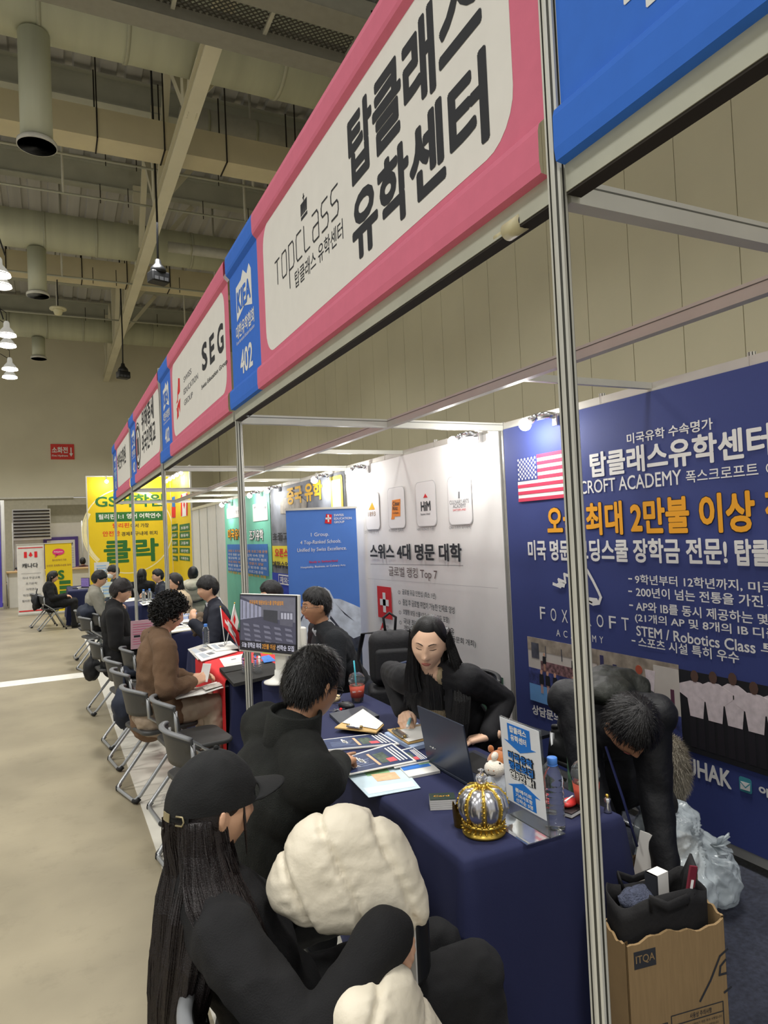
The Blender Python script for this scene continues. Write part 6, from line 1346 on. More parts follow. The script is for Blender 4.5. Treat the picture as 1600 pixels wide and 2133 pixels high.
class Person:
    def __init__(s, label, hip, head, yaw, hyaw, pitch=0, roll=0, sc=1.0, sw=.19, vox=.008, skin_=None, cat='person', group=None, face=True, hs=1.0, base=None, twist=0, bulk=1.0):
        s.sc, s.vox, s.skin, s.face = sc, vox, skin_ or skin, face
        s.hip = V(hip); s.hc = V(head); y = math.radians(yaw); s.F = V((math.cos(y), math.sin(y), 0)); s.L = V((-math.sin(y), math.cos(y), 0))
        s.base = V(base) if base else V((hip[0], hip[1], .006)); hy_ = math.radians(hyaw); p = math.radians(pitch)
        f0 = V((math.cos(hy_), math.sin(hy_), 0)); s.HF = f0 * math.cos(p) - V((0, 0, 1)) * math.sin(p); rt = f0.cross(V((0, 0, 1)))
        s.HU = rt.cross(s.HF); ro = M.Rotation(math.radians(roll), 3, s.HF); s.HU = ro @ s.HU; s.HR = ro @ rt
        s.Hm = M((s.HR, s.HF, s.HU)).transposed().to_4x4() @ M.Diagonal((hs, hs, hs, 1)); s.Hm.translation = s.hc
        s.nb = s.hc - s.HU * .150 * hs - s.HF * .035; s.tl = (s.nb - s.hip).length; s.T = (s.nb - s.hip) / s.tl
        tw_ = M.Rotation(math.radians(twist), 3, s.T); s.SL = tw_ @ s.L; s.SL = (s.SL - s.T * s.SL.dot(s.T)).normalized(); s.TF = s.SL.cross(s.T)
        sm = s.hip + s.T * (s.tl * .90); s.sw = sw; s.sh = {1: sm + s.SL * sw, -1: sm - s.SL * sw}
        s.hj = {1: s.hip + s.L * .09, -1: s.hip - s.L * .09}
        s.arms = {}; s.legs = {}; s.bulk = bulk; s.label = label; s.cat = cat; s.group = group; s.hands = {}
    def arm(s, side, palm, d=None, n=None, pole=None, curl=.5, point=False, la=.285, lb=.255, ext=.055):
        palm = V(palm); d = V(d).normalized() if d else (palm - s.sh[side]).normalized()
        W = palm - d * ext; pole = V(pole) if pole else (-s.F * .4 + s.L * side * .5 + V((0, 0, -1)))
        E = ik(s.sh[side], W, la * s.sc, lb * s.sc, pole); s.arms[side] = (E, W); s.hands[side] = (W, d, V(n) if n else V((0, 0, 1)), curl, point)
    def leg(s, side, knee, foot, fd=None):
        s.legs[side] = (V(knee), V(foot), V(fd) if fd else s.F)
    def sit(s, spread=.10, fwd=.0, tl=.43, z=None):
        for sd in (1, -1):
            k = s.hj[sd] + s.F * (tl * s.sc) + s.L * sd * spread * .5 + V((0, 0, .02)); s.legs[sd] = (k, V((k.x, k.y, .09)) + s.F * fwd, s.F)
    def torso(s, mb, e=0, lo=0, w=1.0):
        B = s.bulk
        def el(t, off, r_): 
            m = M((s.SL, s.TF, s.T)).transposed().to_4x4(); m.translation = s.hip + s.T * (s.tl * t) + s.TF * off; mb.ball((0, 0, 0), (r_[0] * B * w + e, r_[1] * B + e, r_[2] + e), 20, X=m)
        k = s.sw / .19
        el(.0, 0, (.165 * k, .125, .13)); el(.22, .01, (.15 * k, .112, .17)); el(.5, .012, (.158 * k, .112, .18)); el(.70, .005, (.168 * k, .112, .15))
        mb.caps(s.sh[1] - s.SL * .03 - s.T * .02, s.sh[-1] + s.SL * .03 - s.T * .02, .056 * B + e * .8, .056 * B + e * .8, 14)
        for sd in (1, -1): mb.caps(s.nb + s.T * .0, s.sh[sd] - s.SL * sd * .03, .052 + e * .8, .055 * B + e, 12)
    def limbs(s, mb, e=0, cuff=0, up=.052, arms=True, ecuff=0):
        for sd, (E, W) in s.arms.items():
            mb.caps(s.sh[sd], E, up * s.bulk + e, .043 * s.bulk + e * .9, 14); d = (W - E); mb.caps(E, W - d.normalized() * cuff, .043 * s.bulk + e * .9, .029 + e * .7 + ecuff, 14)
    def legv(s, mb, e=0, end=0, flare=0):
        for sd, (K, Ft, fd) in s.legs.items():
            mb.caps(s.hj[sd], K, .082 + e, .058 + e, 14); mb.caps(K, Ft + V((0, 0, end)), .056 + e, .040 + e + flare, 14)
    def build_body(s):
        mb = MB(); s.torso(mb); s.limbs(mb); s.legv(mb)
        mb.caps(s.nb - s.T * .05, s.hc - s.HU * .06 - s.HF * .012, .056, .052, 16)
        hl = head_local(*((64, 44) if s.vox < .006 else (36, 26))); mb.add([s.Hm @ V(v) for v in hl.v], hl.f, 0, True)
        for sd, (W, d, n, c, pt) in s.hands.items(): hand(mb, W, d, n, 1 if sd == 1 else -1, c, 1.0 * (s.sc ** .5), pt)
        for sd, (K, Ft, fd) in s.legs.items(): mb.caps(Ft + V((0, 0, -.035)) - fd * .02, Ft + V((0, 0, -.05)) + fd * .13, .04, .032, 10)
        me = remesh(mb, s.vox, 'person_body', s.skin, 2, fac=.35)
        for v in me.vertices: v.co -= s.base
        s.o = link('person', me); s.o.location = s.base; tag(s.o, s.label, s.cat, s.group)
        return s.o
    def part(s, name, me):
        for v in me.vertices: v.co -= s.base
        return link(name, me, s.o)
    def pm(s, name, mb, m): return s.part(name, mb.mesh(name, m))
    def top(s, m, e=.016, name='jacket', cuff=.01, disp=.006, freq=16, vox=None, hem=.0, ecuff=.004, cut=None, up=.056, seed=1, it=3, extra=None, stretchz=1):
        mb = MB(); s.torso(mb, e); s.limbs(mb, e, cuff, up, ecuff=ecuff)
        if hem:
            for sd, (K, Ft, fd) in s.legs.items(): mb.caps(s.hj[sd] + V((0, 0, .02)), s.hj[sd].lerp(K, hem) + V((0, 0, .0)), .105 + e, .09 + e, 14)
            mb.caps(s.hip, s.hip - s.F * .015 - V((0, 0, .05)), .125 + e, .115 + e, 14)
        if extra: extra(mb)
        return s.part(name, remesh(mb, vox or max(s.vox, .008), name, m, it, disp, freq, seed, cut=cut, stretchz=stretchz))
    def pants(s, m, e=.014, name='trousers', end=-.02, flare=.012, disp=.006, vox=None):
        mb = MB(); s.legv(mb, e, end, flare); mb.caps(s.hj[1], s.hj[-1], .125 + e, .125 + e, 16); mm = s.hip + s.T * .05; mb.ball(tuple(mm), .13, 14)
        return s.part(name, remesh(mb, vox or max(s.vox, .010), name, m, 3, disp, 18, 4))
    def shoes(s, m):
        for sd, (K, Ft, fd) in s.legs.items():
            f0 = V((fd.x, fd.y, 0)).normalized(); c = V((Ft.x, Ft.y, .006)); X = frame(c, f0, (0, 0, 1)); mb = MB()
            mb.ball((.06, 0, .045), (.125, .046, .045), 18, X=X); mb.ball((-.02, 0, .06), (.06, .042, .055), 14, X=X); mb.box((-.07, -.04, 0), (.17, .04, .018), X=X)
            s.pm('shoe', mb, m)
    def collar(s, m, h=.05, r_=.062, th=.010, name='collar', tilt=.0, op=0):
        a = s.nb - s.T * .01; ax = (s.T * .6 + s.HU * .4 - s.TF * tilt).normalized(); X = frame(a, s.SL, ax); mb = MB(); n = 28; vs = []
        rng = [(-PI / 2 + 2 * PI * k / n) for k in range(n)]
        prof = [(r_ + .012, -.02), (r_ + .006, h), (r_ - .002, h + .004), (r_ - .006, h - .004), (r_, -.02)]
        for (rr, zz_) in prof: vs += [V((rr * math.cos(q), rr * math.sin(q) * 1.06, zz_ + (op * .03 * math.sin(q)))) for q in rng]
        mb.add([X @ v for v in vs], [(j * n + k, j * n + (k + 1) % n, (j + 1) * n + (k + 1) % n, (j + 1) * n + k) for j in range(len(prof) - 1) for k in range(n)], 0, True)
        return s.pm(name, mb, m)
    def hair(s, m=None, N=900, cap={}, L_=.04, lift=.3, spread=.25, extra=None, seed=1, name='hair', grav=0):
        mb = MB(); sf = hair_cap(mb, s.Hm, seed=seed, **cap)
        if N: strands(mb, s.Hm, sf, N, L_, lift, seed=seed, spread=spread, grav=grav)
        if extra: extra(mb, sf)
        return s.pm(name, mb, m or hairm)
    def features(s, eye='open', lips=lipm, brow=True):
        H = s.Hm
        def on(x, z, o_=0): 
            y = .098 * math.sqrt(max(0, 1 - (x / .0755) ** 2 - (z / .118) ** 2)); t = max(0, (-z - .01) / .108); y = y * (1 - .10 * t) + hy(x, z); return V((x, y + o_, z))
        for sd in (-1, 1):
            if brow:
                mb = MB(); mb.tube([on(sd * x, z, .0012) for x, z in ((.012, .036), (.022, .040), (.034, .041), (.046, .036))], [.0022, .0032, .0028, .0012], 6, flat=.5); mb.v = [tuple(H @ V(v)) for v in mb.v]; s.pm('eyebrow', mb, browm)
            mb = MB(); mb.tube([on(sd * x, z, .0008) for x, z in ((.017, .015), (.024, .0195 if eye == 'open' else .013), (.032, .020 if eye == 'open' else .0115), (.041, .017 if eye == 'open' else .0135), (.046, .0145))], [.0007, .0014, .0016, .0014, .0007], 6); mb.v = [tuple(H @ V(v)) for v in mb.v]; s.pm('eyelashes', mb, browm)
            if eye == 'open':
                mb = MB(); c = on(sd * .031, .0155, -.0012); mb.ball(tuple(c), (.0105, .004, .0042), 12); mb.v = [tuple(H @ V(v)) for v in mb.v]; e = s.pm('eye', mb, mat('eye_white', '#d8d2cc', .3))
                mb = MB(); mb.ball(tuple(c + V((0, .002, .0003))), (.0046, .0030, .0042), 10); mb.v = [tuple(H @ V(v)) for v in mb.v]; o = s.pm('iris', mb, eyem); o.parent = e
        if lips:
            mb = MB(); mb.tube([on(x, z, .0006) for x, z in ((-.021, -.0585), (-.010, -.0545), (-.004, -.0535), (0, -.0545), (.004, -.0535), (.010, -.0545), (.021, -.0585))], [.0008, .0028, .0034, .003, .0034, .0028, .0008], 8, flat=.6)
            mb.tube([on(x, z, .0006) for x, z in ((-.020, -.0595), (-.009, -.0645), (0, -.066), (.009, -.0645), (.020, -.0595))], [.0008, .0036, .0044, .0036, .0008], 8, flat=.6); mb.v = [tuple(H @ V(v)) for v in mb.v]; s.pm('lips', mb, lips)
    def glasses(s, m=None):
        m = m or mat('glasses_black', '#0d0d0f', .3); mb = MB()
        for sd in (-1, 1):
            P = [(sd * (.033 + .021 * math.cos(q)), .104 - .006 * abs(math.cos(q)) * (1 if sd * math.cos(q) * sd > 0 else 0) - .25 * max(0, (.033 + .021 * math.cos(q)) - .04) ** 1 * .6, .008 + .0165 * math.sin(q)) for q in [2 * PI * k / 24 for k in range(25)]]
            mb.tube(P, .0014, 6); mb.tube([(sd * .054, .098, .012), (sd * .075, .075, .012), (sd * .080, .01, .010), (sd * .079, -.02, -.006)], .0015, 6)
        mb.tube([(-.012, .110, .012), (0, .113, .014), (.012, .110, .012)], .0014, 6); mb.v = [tuple(s.Hm @ V(v)) for v in mb.v]; s.pm('eyeglasses', mb, m)
mb = MB()
for c, r_ in PLASTIC_SPEC: mb.ball(c, (r_, r_, min(r_, c[2])), 20)
me = remesh(mb, .009, 'bag_body', m_pl, 14, 0); KN = V((-.02, -.15, .30)); nn = [v.normal.copy() for v in me.vertices]
for v, n_ in zip(me.vertices, nn):
    p = v.co; d = p - KN; a = math.atan2(d.z, d.x); r_ = d.length; f_ = math.exp(-r_ / .22)
    cr = abs(math.sin(a * 7 + 3 * NZ.noise(p * 5))) ** .6
    cz = sum(w_ * (1 - 2 * abs(NZ.noise(p * q_ + V((3, q_, 1))))) for q_, w_ in ((6, .5), (12, .35), (25, .22)))
    v.co = p + n_ * (-.035 * f_ * cr + .030 * cz - .01) ; v.co.z = max(v.co.z, .001)
link('bag_body', me, PLASTIC)
mb = MB()
for k in range(9): a = k * .7; mb.tube([KN + V((0, .02, 0)), KN + V((.02 * math.cos(a), -.015, .02 * math.sin(a))), KN + V((.05 * math.cos(a), -.03 - .01 * (k % 3), .05 * math.sin(a) + .01))], [.010, .016, .020], 7, flat=.25)
mb.build('knot', m_pl, PLASTIC)
UP = V((0, 0, 1))
SHORT = dict(zf=.060, zs=.004, zb=-.070, th=.013, top=.014, rough=.005)
BANG = dict(zf=.040, zs=.0, zb=-.072, th=.015, top=.012, rough=.005)
LONG = dict(zf=.075, zs=-.03, zb=-.10, th=.014, top=.008, rough=.002)

# ---- woman in the black cap (nearest)
A = Person('person in black cap and long black hair hugging a cream puffer jacket', (.49, 1.725, .48), (.335, 1.74, 1.065), 4, 14, 6, sw=.165, vox=.0045, bulk=.92)
A.sh = {k: q - V((0, 0, .035)) for k, q in A.sh.items()}
A.arm(-1, (.672, 1.405, .805), d=(.62, .10, -.70), n=(.55, -.70, .45), pole=(-.3, -.8, -.9), curl=[.6, .65, .7, .7]); A.arm(1, (.78, 1.75, .80), d=(.6, -.5, 0), n=(.3, .6, .7), pole=(-.2, .6, -1), curl=.6)
A.leg(-1, (.965, 1.585, .555), (.94, 1.50, .09), (1, -.2, 0)); A.leg(1, (.955, 1.77, .53), (.90, 1.80, .09), (1, .1, 0))
A.build_body(); A.top(black_wool, .024, 'sweater', .0, .012, 11, .008, ecuff=.012, seed=2); A.pants(cloth('black_trousers', '#0e0e10', .85), .022, flare=.03, disp=.008); A.shoes(blackp); A.features('open')
capm = cloth('cap_black', '#0e0f10', .85, .2, 260)
mb = MB(); vs = []; n, m = 72, 26      # cap crown over the head
for j in range(m + 1):
    b = PI / 2 * j / m
    for i in range(n):
        a = 2 * PI * i / n; p = hp_(V((math.cos(a) * math.cos(b), math.sin(a) * math.cos(b), math.sin(b)))); r_ = 1.0
        q = V((p.x * 1.18, p.y * 1.15 - .004, .018 + p.z * 1.06 + .008 * math.cos(b) * 0 - .012 * math.cos(b) * (1 if math.sin(a) < 0 else 0) * abs(math.sin(a))))
        q += V((q.x, q.y, q.z)).normalized() * (.0022 * math.cos(6 * a) * math.cos(b) + .002 * NZ.noise(q * 30)); vs.append(A.Hm @ q)
mb.add(vs, [(j * n + i, j * n + (i + 1) % n, (j + 1) * n + (i + 1) % n, (j + 1) * n + i) for j in range(m) for i in range(n)], 0, True); capo = A.pm('cap', mb, capm)
mb = MB()
def brim(u, v):
    a = (u - .5) * 2; x = a * .082; y0 = .115 * math.sqrt(max(0, 1 - (x / .105) ** 2)) - .002; ln = .082 * (1 - abs(a) ** 2.4 * .75)
    return A.Hm @ V((x, y0 + ln * v, .050 - .020 * a * a - .004 * v * v + .004 * v))
mb.grid(brim, 24, 10); me = mb.mesh('visor', capm); o = A.part('visor', me); o.parent = capo; md = o.modifiers.new('s', 'SOLIDIFY'); md.thickness = .004
mb = MB(); mb.ball(tuple(A.Hm @ V((0, 0, .146))), .007, 10); o = A.pm('top_button', mb, capm); o.parent = capo
# back opening strap with buckle, side lettering
bp = lambda x, z, o_=.0: A.Hm @ V((x, -.1125 * math.sqrt(max(0, 1 - (x / .094) ** 2)) - o_, z))
for nm, x0, x1, z0, z1, mm, of in (('cap_strap', -.035, .062, -.004, .010, capm, .006), ('strap_patch', -.012, .018, -.006, .013, mat('brass_patch', '#9c9170', .35, .5), .0085)):
    mb = MB(); mb.add([bp(x0, z0, of), bp(x1, z0, of), bp(x1, z1, of), bp(x0, z1, of), bp((x0 + x1) / 2, z0, of), bp((x0 + x1) / 2, z1, of)], [(0, 4, 5, 3), (4, 1, 2, 5)]); o = A.pm(nm, mb, mm); o.parent = capo; o.modifiers.new('s', 'SOLIDIFY').thickness = .002
mb = MB(); mb.tube([bp(.040, -.007, .010), bp(.054, -.007, .010), bp(.057, .002, .010), bp(.054, .013, .010), bp(.040, .013, .010)], .0022, 6); o = A.pm('strap_buckle', mb, mat('brass_patch', '#9c9170', .35, .5)); o.parent = capo
a0 = A.Hm @ V((-.086, -.040, .020)); a1 = A.Hm @ V((-.050, -.098, .020)); dx = (a1 - a0)
me = text_mesh('EST-1972'); xs = [v.co.x for v in me.vertices]; mx = max(xs); mnx = min(xs)
for v in me.vertices:
    u_ = (v.co.x - mnx) / (mx - mnx); ang = math.radians(204 + 40 * u_); rr = V((math.cos(ang) * .0985, math.sin(ang) * .1225 - .004, 0))
    v.co = A.Hm @ V((rr.x, rr.y, .020 + v.co.y * .019))
me.materials.append(inkw); o = A.part('lettering', me); o.parent = capo
def Ahair(mb, sf):
    r_, f_ = A.HR, A.HF; c = A.hc; dn = V((0, 0, -1))
    q = c - f_ * .042
    def cl(P, k=4):
        o = []
        for a, b in zip(P[:-1], P[1:]):
            for t in range(k): t = t / k; t2 = t; o.append((a[0].lerp(b[0], t2), a[1] + (b[1] - a[1]) * t2, a[2] + (b[2] - a[2]) * t2))
        return o + [P[-1]]
    P = [(q, .074, .066), (q + dn * .06, .084, .070), (q + dn * .13 + r_ * .012, .094, .070), (q + dn * .21 - f_ * .030 + r_ * .024, .104, .066), (q + dn * .30 - f_ * .055 + r_ * .030, .104, .058), (q + dn * .39 - f_ * .075 + r_ * .030, .094, .050), (q + dn * .47 - f_ * .085 + r_ * .024, .076, .042), (q + dn * .53 - f_ * .09 + r_ * .018, .052, .032), (q + dn * .575 - f_ * .09 + r_ * .012, .024, .016)]
    lock_volume(mb, cl(P), 26, 1500, 4, r_, f_, .0010, .035)
    s0 = c + r_ * .062 - f_ * .050    # hair lying over the near shoulder and upper arm
    P = [(s0 + dn * .0, .014, .040), (s0 + dn * .07 + r_ * .008, .022, .050), (s0 + dn * .125 + r_ * .030, .028, .060), (s0 + dn * .165 + r_ * .062, .026, .066), (s0 + dn * .215 + r_ * .098 + f_ * .01, .024, .066), (s0 + dn * .28 + r_ * .124 + f_ * .03, .022, .060), (s0 + dn * .36 + r_ * .132 + f_ * .06, .016, .046), (s0 + dn * .43 + r_ * .128 + f_ * .09, .006, .022)]
    lock_volume(mb, cl(P), 18, 520, 6, r_, f_, .0009, .03)
    mb.tube([c + r_ * .062 + f_ * .052 + V((0, 0, .02)), c + r_ * .072 + f_ * .05 + V((0, 0, -.04)), c + r_ * .07 + f_ * .052 + V((0, 0, -.10))], [.0035, .004, .001], 5)
A.hair(hairb, 0, dict(LONG, zf=.05, zs=.0, th=.010, top=.004), extra=Ahair)
# cream puffer jacket on her lap
puff = mat('puffer_cream', '#e0d7c2', .55, 0, .02, 8, .25, 40)
t = thing('puffer_jacket', 'cream quilted puffer jacket bundled on the lap of the person in the cap', 'jacket', (.70, 1.55, .60))
def hullblob(L_, mb):
    h = MB()
    for c, r_ in L_: h.ball(c, r_, 16)
    bm = bmesh.new(); vs = [bm.verts.new(v) for v in h.v]; res = bmesh.ops.convex_hull(bm, input=vs)
    bmesh.ops.delete(bm, geom=list({g for g in res['geom_interior'] + res['geom_unused'] if isinstance(g, bmesh.types.BMVert)}), context='VERTS')
    bm.verts.index_update(); bm.verts.ensure_lookup_table(); mb.add([tuple(v.co) for v in bm.verts], [tuple(v.index for v in f_.verts) for f_ in bm.faces]); bm.free()
def blobs(hulls, vox, nm, disp, seed, seams=None, it=4, O=V((.47, 1.60, .86)), K=(.72, .74, .92), kr=.95):
    mb = MB()
    for L_ in hulls: hullblob([(tuple(O + V((V(c) - O)[i_] * K[i_] for i_ in range(3))), r_ * kr) for c, r_ in L_], mb)
    me = remesh(mb, vox, nm, puff, it, 0); nn = [v.normal.copy() for v in me.vertices]
    for v, n_ in zip(me.vertices, nn):
        p = v.co; d = 0
        for (ax, q0, per) in (seams or []):
            ph = (p.dot(ax) - q0 + .012 * NZ.noise(p * 7)) / per; ph -= math.floor(ph); e_ = min(ph, 1 - ph) * per
            pk = NZ.noise(p * 55 + V((seed, 2, 1)))
            d -= .012 * math.exp(-(e_ / .008) ** 2) - .005 * pk * math.exp(-(e_ / .03) ** 2)
        w_ = NZ.noise(p * 10 + V((seed, 0, 0))); w2 = 1 - 2 * abs(NZ.noise(V((p.x * 14, p.y * 14, p.z * 26)) + V((0, seed, 0))))
        v.co = p + n_ * (d + disp * .5 * w_ + disp * .8 * w2) - V((.70, 1.55, .60))
    return link(nm, me, t)
sx = V((.88, -.30, .35)).normalized()
blobs([[((.49, 1.60, .90), .065), ((.58, 1.575, .985), .085), ((.66, 1.56, 1.005), .085), ((.70, 1.50, .86), .075), ((.57, 1.53, .86), .06)], [((.68, 1.555, 1.0), .085), ((.775, 1.53, .955), .085), ((.80, 1.475, .86), .075), ((.70, 1.49, .86), .07)], [((.79, 1.50, .92), .08), ((.835, 1.465, .83), .065), ((.76, 1.47, .835), .06)]], .008, 'jacket_body', .004, 1, [(sx, .16, .115)], 40)
blobs([[((.53, 1.31, .745), .075), ((.64, 1.36, .745), .08), ((.70, 1.38, .60), .09), ((.56, 1.27, .55), .10)], [((.68, 1.38, .68), .08), ((.80, 1.36, .46), .10), ((.66, 1.28, .42), .10), ((.62, 1.30, .60), .08)]], .008, 'jacket_sleeve', .004, 5, [(V((.6, 0, -.8)).normalized(), -.15, .14)], 36, O=V((.52, 1.34, .72)), K=(.75, .8, .95), kr=.88)
t = thing('tote_bag', 'black bag with a white paper wedged between the jacket and the table', 'bag', (.755, 1.565, .615), .5)
mb = MB(); mb.box((-.04, -.06, 0), (.05, .07, .17)); mb.build('bag_body', blackp, t, bevel=.03); MB().box((-.052, -.07, .02), (-.046, .03, .19)).build('white_paper', paper, t)

# ---- man in black fleece
B = Person('person in black fleece and glasses pointing at the navy brochure', (.48, 2.255, .50), (.765, 2.21, 1.215), 8, 26, 22, sw=.20, vox=.0045, skin_=skin2, hs=1.02, bulk=1.06, sc=1.03)
B.arm(-1, (1.045, 2.635, .805), d=(.80, .60, -.06), n=(.05, -.1, 1), pole=(-.5, -.5, -1), curl=[.1, .75, .95, 1.0], point=True); B.arm(1, (.99, 2.86, .80), d=(.9, -.3, -.1), n=(0, .1, 1), pole=(-.3, .8, -.8), curl=.5)
B.sit(.2, -.05); B.build_body(); B.top(fleece, .030, 'fleece_jacket', .055, .006, 9, .009, ecuff=.012, seed=5); B.collar(fleece, .085, .078, .02, 'stand_collar', tilt=.25); B.pants(cloth('grey_trousers', '#24262a', .85)); B.shoes(blackp)
B.hair(hairm, 6500, dict(zf=.055, zs=.014, zb=-.060, th=.011, top=.014, rough=.004), .032, .10, .16); B.glasses(); B.features('open')

# ---- woman in the blazer
C = Person('person with long dark hair in a black blazer leaning over papers', (1.93, 2.98, .55), (1.535, 2.775, 1.205), 212, 231, 17, roll=-5, sw=.172, vox=.0035, hs=1.02, bulk=.94, skin_=mat('skin_fair', '#e6bd9f', .5, 0, .04, 14, .05, 250))
C.arm(-1, (1.53, 3.045, .808), d=(-.35, -.75, -.18), n=(-.35, .1, .85), pole=(.2, .9, -.5), curl=[.55, .6, .65, .7]); C.arm(1, (1.70, 2.66, .775), d=(-.8, .5, -.2), n=(0, 0, 1), pole=(.9, .45, -.1), curl=.4)
C.sit(.08, .05, .30); C.build_body()
def vneck(p):
    q = p - (C.nb - C.T * .02); up_ = q.dot(C.T); x = q.dot(C.SL); f_ = q.dot(C.TF); return f_ > .02 and abs(x) < .085 + up_ * .20 and up_ > -.40
def vneck0(p):
    q = p - (C.nb - C.T * .02); return q.dot(C.TF) > .0 and abs(q.dot(C.SL)) < .055 + q.dot(C.T) * .25 and q.dot(C.T) > -.075
mb = MB(); C.torso(mb, .006); C.part('inner_top', remesh(mb, .007, 'inner_top', beige_knit, 3, .003, 30, 3, cut=vneck0))
C.top(blazer_m, .022, 'blazer', .02, .006, 13, .007, ecuff=.006, cut=vneck, seed=9)
for sd in (1, -1):   # lapels
    pts = []
    for k in range(9):
        u_ = -.0 - k / 8 * .34; pts.append(C.nb - C.T * .02 + C.T * u_ + C.SL * (sd * (.092 + u_ * .20)) + C.TF * (.040 + .082 * min(1, k / 3)))
    mb = MB(); vs = []
    for k, p in enumerate(pts):
        w_ = .05 * math.sin(PI * min(1, (k + 1.2) / 8.6)) + .004; vs += [p, p + C.SL * sd * w_ - C.TF * .014 + C.TF * .018]
    mb.add(vs, [(2 * k, 2 * k + 1, 2 * k + 3, 2 * k + 2) for k in range(8)], 0, True); o = C.pm('lapel', mb, blazer_m); o.modifiers.new('s', 'SOLIDIFY').thickness = .006
C.pants(cloth('black_trousers', '#0e0e10', .85)); C.shoes(blackp)
def Chair_(mb, sf):
    r_, f_, u_ = C.HR, C.HF, C.HU; c = C.hc
    for sd, wdn in ((1, 1.0), (-1, 1.0)):
        s0 = c + r_ * sd * .076 - f_ * .030
        dn = V((0, 0, -1)); fw = C.TF
        P = [(s0 + u_ * .055, .014, .040), (s0 + r_ * sd * .006 + dn * .02, .016, .042), (s0 + r_ * sd * .010 + dn * .09, .020, .042), (s0 + r_ * sd * .016 + dn * .16 - f_ * .01, .028, .044), (s0 + r_ * sd * .018 + dn * .24 + fw * (.03 if sd == -1 else -.02), .038, .045), (s0 + r_ * sd * .012 + dn * .33 + fw * (.06 if sd == -1 else -.03), .040, .038), (s0 + r_ * sd * .0 + dn * .42 + fw * (.065 if sd == -1 else -.03), .034, .03), (s0 - r_ * sd * .006 + dn * .49 + fw * (.06 if sd == -1 else -.02), .016, .016)]
        if sd == 1: P = P[:5] + [(P[4][0] - f_ * .03 + dn * .05 + r_ * .02, .012, .02)]
        else: P = [(c_ - r_ * (.045 * min(1, k_ / 4)) - C.TF * (.03 * min(1, k_ / 5)), a_, b_) for k_, (c_, a_, b_) in enumerate(P)]
        lock_volume(mb, P, 14, 320, 20 + sd, r_, f_, .0010, .03)
    P = [(c - f_ * .06 + u_ * .03, .06, .04), (c - f_ * .07 + V((0, 0, -.1)), .075, .045), (c - f_ * .07 + V((0, 0, -.2)), .085, .04), (c - f_ * .06 + V((0, 0, -.32)), .07, .03)]
    lock_volume(mb, P, 16, 150, 31, r_, f_, .001, .03)
C.hair(hairm, 0, dict(zf=.092, zs=.012, zb=-.09, th=.009, top=.008, rough=.001), .06, .04, .06, extra=Chair_); C.features('down')
t = thing('marker_pen', 'small pale teal marker held in the hand of the person in the blazer', 'pen', (1.515, 2.975, .80), 0); MB().tube([(-.02, -.03, .0), (.02, .02, .012)], .008, 10).build('pen_body', mat('marker_teal', '#8fc7cf', .3), t); MB().tube([(-.028, -.04, -.002), (-.02, -.03, 0)], .007, 10).build('pen_cap', inkw, t)
mb = MB(); q_ = C.nb - C.T * .25 + C.SL * .10 + C.TF * .155; mb.box((-.005, -.003, -.012), (.005, .003, .012), X=frame(q_, C.SL, C.T)); C.pm('lapel_pin', mb, gold)

# ---- man bending over the open carton
D = Person('person in a black padded coat bending over beside the navy banner', (2.30, 2.44, .83), (2.005, 2.045, .925), 229, 262, 60, sw=.20, vox=.0055, base=(2.36, 2.46, .007), bulk=1.08, skin_=skin2, hs=1.03)
D.hj = {1: D.hip + D.L * .1, -1: D.hip - D.L * .1}
D.sh = {1: V((1.96, 2.30, .985)), -1: V((2.14, 2.07, .945))}
sm_ = (D.sh[1] + D.sh[-1]) / 2
D.arm(1, (1.93, 2.05, .36), d=(.05, -.1, -1), n=(-.5, .5, 0), pole=(-.5, .6, 0), curl=.5); D.arm(-1, (2.07, 1.96, .345), d=(0, -.05, -1), n=(.5, -.5, 0), pole=(.3, .6, 0), curl=.5)
D.leg(1, (2.24, 2.44, .47), (2.26, 2.55, .09), (-.7, -.6, 0)); D.leg(-1, (2.40, 2.28, .47), (2.44, 2.42, .09), (-.7, -.6, 0))
D.build_body(); padded = cloth('padded_black', '#0d0e12', .6, .2, 60)
def padx(mb):
    mb.caps(D.hip, sm_ + V((.05, .07, -.01)), .13, .125, 18); mb.caps(D.sh[1], D.sh[-1], .07, .065, 16); mb.caps(D.hip + V((.02, .02, -.1)), D.hip - V((0, 0, .25)), .16, .17, 16)
D.top(padded, .022, 'padded_coat', .0, .010, 9, .009, seed=12, ecuff=.01, extra=padx); D.pants(cloth('black_trousers', '#0e0e10', .85)); D.shoes(blackp)
mb = MB(); mb.ball(tuple(sm_ + V((.07, .07, .07))), (.14, .13, .075), 20); mb.ball(tuple(sm_ + V((-.01, -.0, .065))), (.11, .11, .06), 18); mb.ball(tuple(sm_ + V((.13, .02, .05))), (.08, .10, .07), 16)
D.part('hood', remesh(mb, .009, 'hood', cloth('hood_olive', '#15180f', .55, .3, 50), 3, .012, 14, 7))
D.hair(hairm, 4200, dict(zf=.050, zs=.004, zb=-.072, th=.013, top=.012, rough=.004), .045, .08, .12); D.features('down', brow=True)
mb = MB(); a_ = D.hc + V((-.05, .0, -.15)); mb.tube([a_ + V((.02, .1, .05)), a_ + V((.0, .0, -.12)), a_ + V((.03, -.03, -.3))], .006, 6, flat=.4); D.pm('lanyard', mb, cloth('lanyard_navy', '#1c2350'))
mb = MB(); mb.box((-.004, -.03, -.11), (.004, .03, .11), X=Tm(tuple(a_ + V((.06, -.03, -.36))), .6, .2)); D.pm('badge_card', mb, paper)

